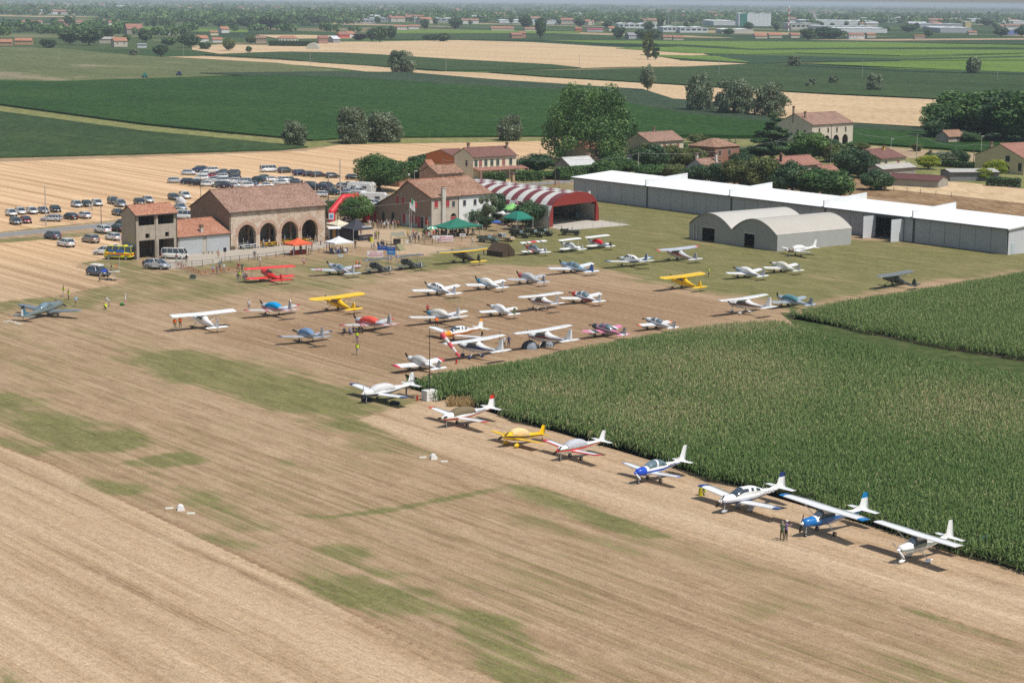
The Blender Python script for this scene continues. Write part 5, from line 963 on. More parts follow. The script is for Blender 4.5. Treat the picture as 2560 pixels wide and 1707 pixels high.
r=empty('arcaded_barn',(-53.7,375.2,0),TH);tag(r,'large brick barn with four tall arches and a long tiled roof','barn')
L_,W_,ZE,ZR_=23.0,13.0,7.2,10.8
b=MB();A=[(1.95,6.1,0,4.55,True),(7.05,11.0,0,4.55,True),(12.15,16.2,0,4.5,True),(17.1,21.0,0,4.5,True)]
wall_open(b,L_,ZE,A,.7,0,0);fw=b.build('front_wall',[B_barn],r)
ab=MB()
for o in A:
 cx,rr=(o[0]+o[1])/2,(o[1]-o[0])/2;n=14;zs=o[3]-rr
 for i in range(n):
  a0_,a1_=math.pi*i/n,math.pi*(i+1)/n;q=[(cx-k*math.cos(a),-.03,zs+k*math.sin(a)) for k,a in ((rr+.02,a0_),(rr+.02,a1_),(rr+.62,a1_),(rr+.62,a0_))];ab.face(q[::-1])
ab.build('brick_arch',brickm((.45,.28,.20),(.50,.32,.24),(.5,.4,.33),.2),fw)
b=MB();gable_body(b,L_,W_,ZE,ZR_,0,6.2,W_,7.2,False);b.build('side_wall',B_side,r)
b=MB();b.face([(0.3,6.0,0),(L_-.3,6.0,0),(L_-.3,6.0,7),(.3,6.0,7)],0);b.face([(.3,.7,7.0),(.3,6,7.0),(L_-.3,6,7.0),(L_-.3,.7,7.0)],1);b.face([(.3,.0,.05),(L_-.3,.0,.05),(L_-.3,6,.05),(.3,6,.05)],2)
b.build('interior_wall',[plasterm((.36,.31,.26),.45),M_beam,M_conc],r)
for x in (6.58,11.58,16.65): b=MB();b.box((x,3.3,3.4),(.5,.5,6.8));b.build('pier',[B_side],r)
rf=gable_roof(r,L_,W_,ZE,ZR_,T_old,6.2);pipe(r,.12,-.12,7.1);pipe(r,L_-.1,-.12,7.1)
for x in (8.9,14.2): window(r,x,2.0,.7,1.3,5.98,M_dark)
r=empty('hay_tower',(-68.5,359.7,0),TH);tag(r,'tall grey plastered hay loft with open bays and an orange tiled roof','barn')
PL_t=plasterm((.38,.33,.27),.3);b=MB();TW=8.75
ops=[(.62,4.0,0,3.4,False),(4.85,8.15,0,3.4,False),(.6,4.0,6.15,8.0,False),(4.75,8.15,6.15,8.0,False),(2.0,2.9,3.75,4.6,False),(6.25,7.1,3.75,4.6,False)]
wall_open(b,TW,8.2,ops,.45);b.build('front_wall',PL_t,r)
b=MB();gable_body(b,TW,4.8,8.2,9.55,0,2.4,None,None,False);b.build('side_wall',plasterm((.40,.34,.28),.2),r)
b=MB();b.face([(.1,4.4,0),(TW-.1,4.4,0),(TW-.1,4.4,8.4),(.1,4.4,8.4)]);b.box((TW/2,2.4,5.95),(TW-.2,4.2,.15));b.box((TW/2,2.4,3.6),(TW-.2,4.2,.12));b.build('loft_floor',mat((.11,.085,.07),.95,name='old_timber'),r)
b=MB();b.box((4.42,-.06,4.1),(.5,.14,8.2));b.build('pilaster',PL_t,r);b=MB();b.box((4.42,2.2,5.0),(.35,.35,10*.82));b.build('post',M_beam,r)
gable_roof(r,TW,4.8,8.2,9.55,T_org,2.4,ov=.45);pipe(r,-.08,-.1,8.0);pipe(r,TW,-.1,8.0)
r=empty('workshop',(-61.95,365.9,0),TH);tag(r,'low workshop with an orange tiled roof and pale ribbed doors between tower and barn','building')
b=MB();gable_body(b,11.6,8.0,3.4,5.7,0,5.9,8.0,4.6);b.build('wall',plasterm((.45,.42,.36)),r);gable_roof(r,11.6,8,3.4,5.7,T_org,5.9,8.0,4.6,ov=.3)
for x0,x1 in ((.25,5.4),(6.3,11.4)):
 b=MB();b.box(((x0+x1)/2,-.05,1.35),(x1-x0,.08,2.7),0);o=b.build('sliding_door',corrm((.50,.53,.55),sc=7),r);b=MB();b.box(((x0+x1)/2,-.06,3.02),(x1-x0,.1,.6));b.build('transom',mat((.50,.52,.52),.3,name='frosted_panel'),o)
chimney(r,5.9,1.0,3.4,4.9,.55,plasterm((.5,.46,.4)))
r=empty('farmhouse',(-17.1,412.6,0),TH);tag(r,'old brick farmhouse with red shutters, tall chimney and a mottled tiled roof','house')
FB=brickm((.29,.19,.13),(.35,.24,.17),(.42,.37,.31),.18)
b=MB();L_=17.0
for x,fl in ((0,1),(L_,0)):
 q=[(x,0,0),(x,20.4,0),(x,20.4,2.7),(x,11.5,6.6),(x,7.4,9.5),(x,0,6.6)];b.face(q[::-1] if fl else q,0)
b.face([(L_,20.4,0),(0,20.4,0),(0,20.4,2.7),(L_,20.4,2.7)],0);b.build('gable_wall',FB,r)
b=MB();wall_open(b,7.6,6.6,[(5.4,7.1,0,3.0,True)],.5,0,0);b.build('front_wall',plasterm((.50,.44,.37),.3),r)
b=MB();wall_open(b,9.4,6.6,[],.3);o=b.build('whitewashed_wall',plasterm((.74,.74,.72),.12),r);o.location.x=7.6
b=MB();b.face([(-.02,0,0),(-.02,0,2.6),(-.02,9.5,2.6),(-.02,9.5,0)]);b.build('plaster_band',plasterm((.50,.48,.44),.35),r)
b=MB()
def slope(b,y0,z0,y1,z1,th=.18,ov=.3,m=0):
 X0,X1=-ov,L_+ov;b.face([(X0,y0,z0+th),(X1,y0,z0+th),(X1,y1,z1+th),(X0,y1,z1+th)],m);b.face([(X0,y0,z0),(X0,y1,z1),(X1,y1,z1),(X1,y0,z0)],1)
 b.face([(X0,y0,z0),(X0,y0,z0+th),(X0,y1,z1+th),(X0,y1,z1)],1);b.face([(X1,y0,z0),(X1,y1,z1),(X1,y1,z1+th),(X1,y0,z0+th)],1)
slope(b,-.4,6.44,7.4,9.5);slope(b,7.4,9.5,11.5,6.6);slope(b,11.5,6.6,20.8,2.5);b.face([(-.3,-.4,6.44),(L_+.3,-.4,6.44),(L_+.3,-.4,6.62),(-.3,-.4,6.62)],1)
rf=b.build('roof',[T_mix,M_gut],r);b=MB();b.tube((-.3,7.4,9.7),(L_+.3,7.4,9.7),.15,.15,8);b.tube((-.25,-.4,6.62),(-.25,7.4,9.7),.1,.1,6);b.build('ridge_tiles',T_org,rf)
b=MB();b.box((3.2,-.25,4.2),(.95,.5,8.4));b.box((3.2,-.25,8.5),(1.15,.7,.15));b.box((3.2,-.25,8.7),(.8,.4,.3),1);b.build('tall_chimney',[plasterm((.55,.52,.47)),mat((.3,.12,.08),.9)],r)
for x,z,w_,h in ((1.4,5.2,.95,1.5),(4.5,5.2,.95,1.5)): window(r,x,z,w_,h,0,M_shut)
window(r,6.2,5.0,.75,1.1,0);window(r,9.3,5.0,.75,1.1,0);window(r,12.3,5.0,.75,1.1,0);window(r,14.6,2.0,.8,1.2,0)
for y,z in ((10.8,5.3),(9.0,5.2),(6.3,5.1)): window(r,y,z,.85,1.7,side=True,shutter=M_shut)
for y,z,w_,h in ((8.7,1.6,.9,2.0),(6.2,1.7,.9,1.6),(4.6,1.7,.9,1.6),(1.5,1.7,.9,1.6)): window(r,y,z,w_,h,side=True,shutter=M_shut)
for y,z,m_ in ((3.7,1.3,M_shut),(2.9,1.2,M_dark),(12.3,1.4,M_dark),(15.5,1.2,M_dark),(18.3,1.0,M_shut)):
 window(r,y,z,1.0,2.4,side=True,shutter=m_,name='door')
window(r,6.2,1.2,1.3,2.2,0,M_shut,name='door');pipe(r,.1,-.1,6.5,mat((.5,.5,.5),.5));pipe(r,7.6,-.1,6.5);pipe(r,16.9,-.12,6.5,mat((.5,.5,.5),.5))
r=empty('arched_hangar',(7.6,418.6,0),0);tag(r,'long arched hangar with a maroon and white chequered roof and open front','hangar')
dF=Vector((math.cos(R(52)),math.sin(R(52)),0));dA=Vector((math.cos(R(127)),math.sin(R(127)),0));WF,LA=18.0,36.0
M_mar=corrm((.20,.045,.045),'maroon_sheet',4,.1);M_wsh=corrm((.66,.65,.60),'white_sheet',4,.1)
def arcp(n=18):
 out=[]
 for i in range(n+1):
  a=math.pi*i/n;q=math.cos(a);out.append((WF/2-WF/2*math.copysign(abs(q)**.82,q),3.0*0+ (6.9*math.sin(a)**.62 if 0<i<n else 0)))
 return out
ar=arcp();b=MB();nl=17
for k in range(nl):
 for i in range(len(ar)-1):
  (x0,z0),(x1,z1)=ar[i],ar[i+1];P=lambda x,z,d_: dF*x+dA*(LA*d_/nl)+Vector((0,0,z))
  band=(0,0,0,1,1,1,1,1,2,3,4,4,4,4,4,5,5,5)[i];low_=i<2 or i>15
  mi=(1 if (k+band) % 2==0 else 0) if not low_ else 1
  b.face([P(x0,z0,k),P(x1,z1,k),P(x1,z1,k+1),P(x0,z0,k+1)],mi,True)
b.build('roof',[M_mar,M_wsh],r)
b=MB()   # front arch band
for i in range(len(ar)-1):
 (x0,z0),(x1,z1)=ar[i],ar[i+1];inn=lambda x,z: (min(max(x,1.3),WF-1.2),min(z,4.3))
 a_,c_=inn(x0,z0),inn(x1,z1);P=lambda x,z,o_: dF*x-dA*o_+Vector((0,0,z))
 b.face([P(x0,z0,.05),P(a_[0],a_[1],.05),P(c_[0],c_[1],.05),P(x1,z1,.05)]);b.face([P(a_[0],a_[1],.05),P(a_[0],a_[1],-.5),P(c_[0],c_[1],-.5),P(c_[0],c_[1],.05)])
b.build('front_frame',mat((.24,.028,.022),.55,name='red_steel'),r)
b=MB()   # inside ribs and back wall,glazed side porch
for k in (3,6,9,12):
 for i in range(len(ar)-1):
  (x0,z0),(x1,z1)=ar[i],ar[i+1];b.tube(dF*(x0*.97+.25)+dA*(LA*k/nl)+Vector((0,0,z0*.97)),dF*(x1*.97+.25)+dA*(LA*k/nl)+Vector((0,0,z1*.97)),.09,.09,4)
b.build('rib',mat((.2,.2,.2),.6),r)
b=MB();b.face([dF*.0+dA*35.8,dF*WF+dA*35.8,dF*(WF*.9)+dA*35.8+Vector((0,0,5)),dF*(WF/2)+dA*35.8+Vector((0,0,6.8)),dF*(WF*.1)+dA*35.8+Vector((0,0,5))][::-1]);b.build('back_wall',plasterm((.5,.5,.48)),r)
b=MB();b.face([dF*0-dA*0+Vector((0,0,0)),dF*.0+dA*6,dF*0+dA*6+Vector((0,0,2.4)),Vector((0,0,2.4))][::-1]);
for s_ in (0,1): pass
o_=-dF*.35
b=MB();b.face([o_+dA*0,o_+Vector((0,0,2.3)),o_+dA*6.5+Vector((0,0,2.3)),o_+dA*6.5]);b.face([o_+Vector((0,0,2.3)),o_+Vector((0,0,4.6)),o_+dA*6.5+Vector((0,0,4.6)),o_+dA*6.5+Vector((0,0,2.3))],1)
for k in range(6): b.tube(o_+dA*(1.25*k)+Vector((0,0,2.3)),o_+dA*(1.25*k)+Vector((0,0,4.6)),.04,.04,4,2)
b.build('glazed_side_wall',[plasterm((.66,.64,.60)),mat((.50,.48,.38),.4,name='translucent_sheet'),mat((.25,.25,.25),.6)],r)
th=math.atan2(379.8-483.3,95.0-14.6);LH=math.hypot(95.0-14.6,379.8-483.3);r=empty('hangar_row',(14.6,483.3,0),th);tag(r,'very long grey hangar row with a brilliant white stepped roof','hangar')
M_roofw=corrm((.86,.86,.85),'white_roof_sheet',1.2,0,.6,'X');M_door=corrm((.42,.44,.46),'grey_door_sheet',9,.25);M_white=corrm((.74,.76,.77),'white_parapet_sheet',4,.0)
J=[0,27,55,83.3,107.6,LH]
for i in range(5):
 x0,x1=J[i],J[i+1];b=MB()
 X0,X1=x0-(.4 if i==0 else 0),x1+(.4 if i==4 else 0)
 P=[(X0,-.7,4.95),(X1,-.7,4.95),(X1,12.4,5.95),(X0,12.4,5.95)];b.face([(p[0],p[1],p[2]+.14) for p in P]);b.face(P[::-1],1);b.face([(X0,-.7,4.85),(X1,-.7,4.85),(X1,-.7,5.09),(X0,-.7,5.09)],2)
 for xx in (X0,X1): q=[(xx,-.7,4.85),(xx,-.7,5.09),(xx,12.4,6.09),(xx,12.4,5.85)];b.face(q,0)
 o=b.build('roof',[M_roofw,M_dark,mat((.16,.17,.18),.6,name='fascia')],r)
 if i<4: p=MB();p.box((x1,5.9,5.95),(.22,13.0,.1));p.v=[];p.f=[];p.mi=[];p.sm=[];q=[(-.7,4.9),(12.4,5.9),(12.4,7.5),(-.7,6.5)];p.face([(x1+.12,y,z) for y,z in q]);p.face([(x1-.12,y,z) for y,z in q][::-1]);p.face([(x1-.12,*q[3]),(x1+.12,*q[3]),(x1+.12,*q[2]),(x1-.12,*q[2])]);p.face([(x1-.12,*q[0]),(x1+.12,*q[0]),(x1+.12,*q[3]),(x1-.12,*q[3])]);p.build('parapet',M_white,r)
b=MB();b.face([(LH,0,0),(LH,12,0),(LH,12,5.9),(LH,0,4.95)]);b.face([(0,12,0),(0,0,0),(0,0,4.95),(0,12,5.9)]);b.face([(LH,12,0),(0,12,0),(0,12,5.9),(LH,12,5.9)]);b.build('end_wall',corrm((.62,.64,.66),'pale_ribbed_wall',6,.1,axis='Y'),r)
OP=(97.4,104.9);b=MB()
def fwall(x0,x1,z0=0,z1=4.95): b.face([(x0,0,z0),(x1,0,z0),(x1,0,z1),(x0,0,z1)])
fwall(0,OP[0]);fwall(OP[1],LH);fwall(OP[0],OP[1],4.3,4.95);b.build('front_wall',mat((.10,.105,.11),.8,name='dark_frame'),r)
b=MB();b.face([(OP[0]-6,9,0),(OP[1]+6,9,0),(OP[1]+6,9,5),(OP[0]-6,9,5)]);b.face([(OP[0]-6,0.1,.03),(OP[1]+6,.1,.03),(OP[1]+6,9,.03),(OP[0]-6,9,.03)],1);b.build('interior_wall',[plasterm((.24,.24,.22)),M_conc],r)
x=.35
def panel(x0,x1,zt=4.7,m_=None):
 p=MB();p.box(((x0+x1)/2,-.08,zt/2+.05),(x1-x0-.09,.1,zt));p.build('door_panel',m_ or M_door,r)
for i in range(5):
 a_,c_=J[i]+.3,J[i+1]-.25;n=max(1,round((c_-a_)/4.15)) if i!=3 else 0
 for k in range(n): panel(a_+(c_-a_)*k/n,a_+(c_-a_)*(k+1)/n)
for a_,c_ in ((83.6,87.0),(87.0,90.5),(90.5,94.0),(94.0,97.3),(105.0,107.3)): panel(a_,c_)
for xx in OP:
 p=MB();p.box((xx-.1,-1.9,2.3),(.12,3.7,4.5));p.build('open_door_leaf',corrm((.68,.71,.73),'pale_door_sheet',5,.1,axis='Y'),r)
p=MB();p.box((LH+.03,1.4,1.1),(.06,.9,2.1));p.build('side_door',mat((.42,.50,.52),.6),r)
th=R(-51.5);r=empty('barrel_hangar',(35.6,400.6,0),th);tag(r,'twin grey barrel-roofed hangars standing side by side on the grass','hangar')
M_g1=corrm((.36,.36,.345),'dark_grey_sheet',4);M_g2=corrm((.46,.46,.45),'grey_sheet',4,.15,axis='Y');M_gr=corrm((.46,.43,.38),'weathered_roof_sheet',.9,.0,.8,'Y');M_gr2=corrm((.50,.48,.44),'pale_roof_sheet',1.1,0,.8,'Y')
W1=12.3;D_=21.0
for k in (0,1):
 n=12;pr=[(W1*k+W1/2-W1/2*math.cos(math.pi*i/n)*1.0,3.1+2.45*math.sin(math.pi*i/n)**.9) for i in range(n+1)]
 pr=[(W1*k+W1/2+(-W1/2+W1*i/n),3.1+2.5*(1-abs(2*i/n-1)**2.0)+.12*(1-abs(2*i/n-1))) for i in range(n+1)]
 b=MB();b.grid([[(x,-.25,z+.1) for x,z in pr],[(x,D_+.2,z+.1) for x,z in pr]],0,True);b.grid([[(x,-.25,z-.02) for x,z in pr],[(x,-.25,z+.1) for x,z in pr]],1,False);b.build('roof',[(M_gr2,M_gr)[k],M_g1],r)
 b=MB();o0,o1,oh=((3.8,7.3,2.75),(15.7,18.4,2.7))[k];x0,x1=W1*k,W1*(k+1)
 b.face([(x0,0,0),(o0,0,0),(o0,0,3.1),(x0,0,3.1)]);b.face([(o1,0,0),(x1,0,0),(x1,0,3.1),(o1,0,3.1)]);b.face([(o0,0,oh),(o1,0,oh),(o1,0,3.1),(o0,0,3.1)]);b.face([(x0,0,3.1),(x1,0,3.1)]+[(x,0,z) for x,z in pr[::-1]])
 b.build('front_wall',M_g1,r);b=MB();b.box(((o0+o1)/2,.02,oh+.1),(o1-o0+.3,.1,.12));b.build('door_rail',M_alu,r)
 b=MB();b.face([(x0+.1,9,0),(x1-.1,9,0),(x1-.1,9,3.0),(x0+.1,9,3.0)]);b.build('interior_wall',M_dark,r)
b=MB();b.face([(2*W1,0,0),(2*W1,D_,0),(2*W1,D_,3.15),(2*W1,0,3.15)]);b.face([(0,D_,0),(0,0,0),(0,0,3.15),(0,D_,3.15)]);b.face([(2*W1,D_,0),(0,D_,0),(0,D_,3.1),(2*W1,D_,3.1)]);b.build('side_wall',M_g2,r)
b=MB();b.tube((1.5,-.15,0),(1.5,-.15,3.0),.08,.08,6);b.tube((2.4,-.15,0),(2.4,-.15,3.0),.08,.08,6);b.build('drain_pipe',M_alu,r)
def house(name,label,o,th,L,W,ze,rise,wall,roof,win=(),sides=(),cat='house',chim=(),hip=False,arches=(),group=None,ov=.4,cm=None):
 r=empty(name,(*o,0),th);tag(r,label,cat,group);b=MB()
 if arches: wall_open(b,L,ze,list(arches),.4);b.build('front_wall',wall,r);b=MB()
 gable_body(b,L,W,ze,ze+(rise if not hip else 0),0,None,None,None,not arches);b.build('wall',wall,r)
 if arches: b=MB();b.face([(0.2,W*.6,0),(L-.2,W*.6,0),(L-.2,W*.6,ze),(.2,W*.6,ze)]);b.build('interior_wall',plasterm((.2,.17,.14)),r)
 if hip:
  h=W/2*.8;P=[(-ov,-ov,ze),(L+ov,-ov,ze),(L+ov,W+ov,ze),(-ov,W+ov,ze)];R1,R2=(min(h,L/2-.3),W/2,ze+rise),(max(L-h,L/2+.3),W/2,ze+rise)
  b=MB();b.face([P[0],P[1],R2,R1]);b.face([P[1],P[2],R2]);b.face([P[2],P[3],R1,R2]);b.face([P[3],P[0],R1]);b.face(P[::-1],1);rf=b.build('roof',[roof,M_gut],r)
 else: rf=gable_roof(r,L,W,ze,ze+rise,roof,ov=ov)
 for x,z,w_,h_,sh in win: window(r,x,z,w_,h_,0,sh)
 for y,z,w_,h_,sh in sides: window(r,y,z,w_,h_,side=True,shutter=sh)
 for x,y,z1 in chim: chimney(rf,x,y,ze+.2,z1,.55,cm)
 return r
def eave(t,x,y,z): return Z(t,x,y,z)
M_rsh=mat((.30,.10,.085),.8,name='brown_shutter');M_gsh=mat((.03,.06,.05),.7,name='green_shutter')
house('farmhouse','large pale farmhouse with three arches, four small windows and a long roof in the village',(99.0,664.0),R(44),22.5,15,7.4,3.2,plasterm((.55,.50,.41),.2),T_old,[(3.9,5.3,.8,1.6,M_dark),(8.7,5.3,.8,1.6,M_dark),(13.5,5.3,.8,1.6,M_dark),(18.4,5.3,.8,1.6,M_dark)],[(3,4.5,.9,1.7,M_dark),(6,4.5,.9,1.7,M_dark),(11,4.5,.9,1.7,M_dark)],chim=[(1.2,4.0,11.2),(.2,8.2,12.8)],arches=[(6.6,9.8,0,3.6,True),(11.6,15.0,0,3.6,True),(16.7,19.9,0,3.6,True)])
house('house','pale two-storey house with reddish shutters and a tiled roof behind the trees',eave('M',90,450,6.0),R(44),15.5,9.5,6.0,2.3,plasterm((.60,.52,.40),.15),T_old,[(4.3,4.2,1,1.7,M_rsh),(6.8,4.2,1.1,2.0,M_rsh),(9.6,4.2,1,1.7,M_rsh),(13.0,4.2,1,1.7,M_rsh),(4.3,1.4,1,1.6,M_rsh),(9.6,1.4,1,1.6,M_rsh)],[(3,4.0,.8,1.6,M_rsh),(4,.9,.8,1.5,M_rsh)],chim=[(8.5,6,9.3)])
house('house','square brick house with a hipped tiled roof left of the great cedar',eave('M',735,500,6.0),R(44),11,10,5.9,2.1,brickm((.25,.10,.07),(.33,.15,.1),(.4,.3,.22),.0),T_mix,[(2.2,4.2,1.0,1.6,M_dark),(6.5,4.2,1,1.6,M_dark),(2.2,1.4,1,1.6,M_dark)],hip=True)
r=house('house','cream two-storey house with dark green windows and a brown tiled roof',eave('L',1810,185,6.0),R(38),14.5,8.5,6.0,2.0,plasterm((.70,.64,.48),.1),T_brn,[(x,4.3,.95,1.7,s_) for x,s_ in ((.9,M_gsh),(2.4,M_rsh),(4.2,M_gsh),(6.2,M_gsh),(8.2,M_gsh),(10.2,M_rsh),(12.6,M_gsh))],[(3,4.2,.8,1.4,M_dark)],chim=[(13.6,3.0,8.9),(2.2,5.2,9.0)])
b=MB();b.face([(-.3,-3.2,2.6),(16.5,-3.2,2.6),(16.5,.02,3.2),(-.3,.02,3.2)]);b.face([(-.3,-3.2,2.48),(16.5,-3.2,2.48),(16.5,-3.2,2.6),(-.3,-3.2,2.6)],1);
b.build('porch_roof',[T_red,M_gut],r);b=MB();[b.box((x,-3.0,1.25),(.4,.4,2.5)) for x in (.2,3.4,6.6,9.8,13,16.2)];b.build('porch_post',plasterm((.28,.2,.15)),r)
house('house_wing','orange-brown wing with a slanting roof attached left of the cream house',eave('L',1560,180,4.4),R(38),6.5,14,4.2,1.6,plasterm((.42,.15,.06),.1),T_brn,[(1.6,2.9,2.4,.8,None),(4.9,2.9,1.9,.8,None)],cat='house')
house('ruined_house','small ruined brick house with a patched tiled roof behind the farmhouse ridge',eave('L',1310,420,3.6),R(42),8.5,7,3.6,1.7,brickm((.38,.22,.15),(.46,.30,.21),(.5,.42,.34),.3),T_mix,[(.9,2.3,.7,1.0,M_dark),(2.9,2.4,.7,1.0,M_dark),(5.0,2.4,.7,1.0,M_dark),(7.5,2.4,.7,1.0,M_dark)])
house('outbuilding','small reddish outbuilding with a steep roof left of the ruined brick house',eave('L',1225,365,3.8),R(42),2.0,5,3.8,2.2,brickm((.38,.22,.15),(.46,.30,.21),(.5,.42,.34),.3),T_org,[])
house('outbuilding','narrow brick outbuilding between the two leafy trees',eave('L',775,440,3.0),R(42),3.0,5,3.0,1.4,brickm((.30,.14,.1),(.38,.2,.14),(.4,.3,.22),.1),T_old)
house('shed','lean-to shed with a pale grey roof beneath the huge plane tree',eave('H',1035,250,3.0),R(42),10,6,3.0,1.8,plasterm((.30,.27,.24),.3),mat((.50,.50,.48),.8,var=.4,name='fibre_cement'),[(3,1.3,1.2,1.3,M_dark)],cat='shed')
house('house','reddish house half hidden behind the huge plane tree',eave('H',1230,60,5),R(44),14,8,5,2,brickm((.4,.24,.17),(.48,.32,.23),(.5,.4,.33),.4),T_org,[(4,3.6,.9,1.4,M_dark),(8,3.6,.9,1.4,M_dark)])
house('house','low grey house with a gabled front and two pale chimneys behind the hangar trees',eave('M',655,728,3.0),R(44),7.5,8,3.0,2.6,plasterm((.36,.38,.40),.1),T_old,chim=[(1.0,4.5,6.8),(6.6,2.5,6.9)],cm=plasterm((.6,.58,.54)))
house('house','long low house with a reddish tiled roof and a green awning',eave('M',1418,692,3.0),R(42),15.5,9,3.0,2.1,plasterm((.50,.46,.38),.2),T_red,[(6,1.5,.9,1.2,M_gsh),(8.5,1.5,1.2,2.2,M_dark)],chim=[(.8,2.2,6.0)],cm=M_dark)
house('shed','small tiled shed right of the long low house',eave('M',1805,745,2.4),R(42),6.5,5,2.4,1.4,plasterm((.4,.36,.3)),T_red,cat='shed')
house('villa','modern villa with a brown roof, yellow chimney and porch',eave('N',530,588,5.0),R(45),12,12,5.0,2.0,plasterm((.60,.54,.36),.08),T_brn,[(2.5,3.6,1.2,1.4,M_glass),(8.5,3.4,1.2,1.4,M_rsh),(2.5,1.3,1.4,1.6,M_dark)],[(5,3.8,2.0,1.2,M_dark)],chim=[(8.5,5.0,7.6)],cm=plasterm((.65,.5,.12)))
house('villa','yellow gabled house with a terracotta roof at the right edge',eave('N',1872,590,4.6),R(36),16,18,4.6,3.6,plasterm((.58,.49,.30),.08),T_red,[],[(6,4.3,1.5,1.6,M_dark),(6,1.3,1.5,1.6,M_dark),(1.5,2.2,1.2,2.2,M_dark)],chim=[(1.5,13.5,8.2)])
house('outbuilding','grey concrete outbuilding with a sloping top left of the red-roofed shed',eave('N',545,700,3.0),R(40),14,5,3.4,.9,plasterm((.30,.28,.25),.3),plasterm((.42,.4,.36)),[(5,1.4,.5,.6,M_dark),(8,1.4,.5,.6,M_dark),(10.5,1.4,.5,.6,M_dark)],cat='shed')
house('shed','long shed with a dark red metal roof behind the small stubble field',eave('N',1160,775,1.9),R(150),14,8,1.9,.9,plasterm((.34,.32,.28),.2),mat((.13,.05,.045),.7,var=.3,name='red_metal'),cat='shed')
house('shed','low flat shed with pale sheet roof right of the red-roofed one',eave('N',1180,715,2.4),R(10),14,7,2.4,.5,plasterm((.2,.2,.2),.2),mat((.42,.41,.38),.8,var=.4,name='fibre_cement'),cat='shed')
house('ruined_house','collapsed ruin with a broken tiled roof before the dark wood',eave('N',1165,380,2.6),R(35),8,6,2.6,1.8,brickm((.4,.28,.22),(.48,.36,.28),(.5,.44,.38),.4),T_mix,[(4.5,1.6,.8,1.2,M_dark)])
def hp(t,x,y,wpx,ze,th,W,rise,wall,roof,label,hip=False,win=0,group=None,name='house',cat='house'):
 """y: base line of the wall"""
 o=Z(t,x,y);u=ZR[t][0]+x/ZR[t][2];v=ZR[t][1]+y/ZR[t][2];s_=(v-(u-1280)*.0101)/48;L=wpx/ZR[t][2]/s_/max(.5,math.cos(th))
 wn=[(L*(k+.5)/win,ze*.62,.9,1.4,M_dark) for k in range(win)]
 label+=' on the plain' if len(label.split())<4 else ''
 return house(name,label,o,th,L,W,ze,rise,wall,roof,wn,hip=hip,group=group,cat=cat)
cr,wh_,pk_,or_=plasterm((.52,.47,.38)),plasterm((.62,.61,.58)),plasterm((.42,.24,.21)),plasterm((.42,.28,.18))
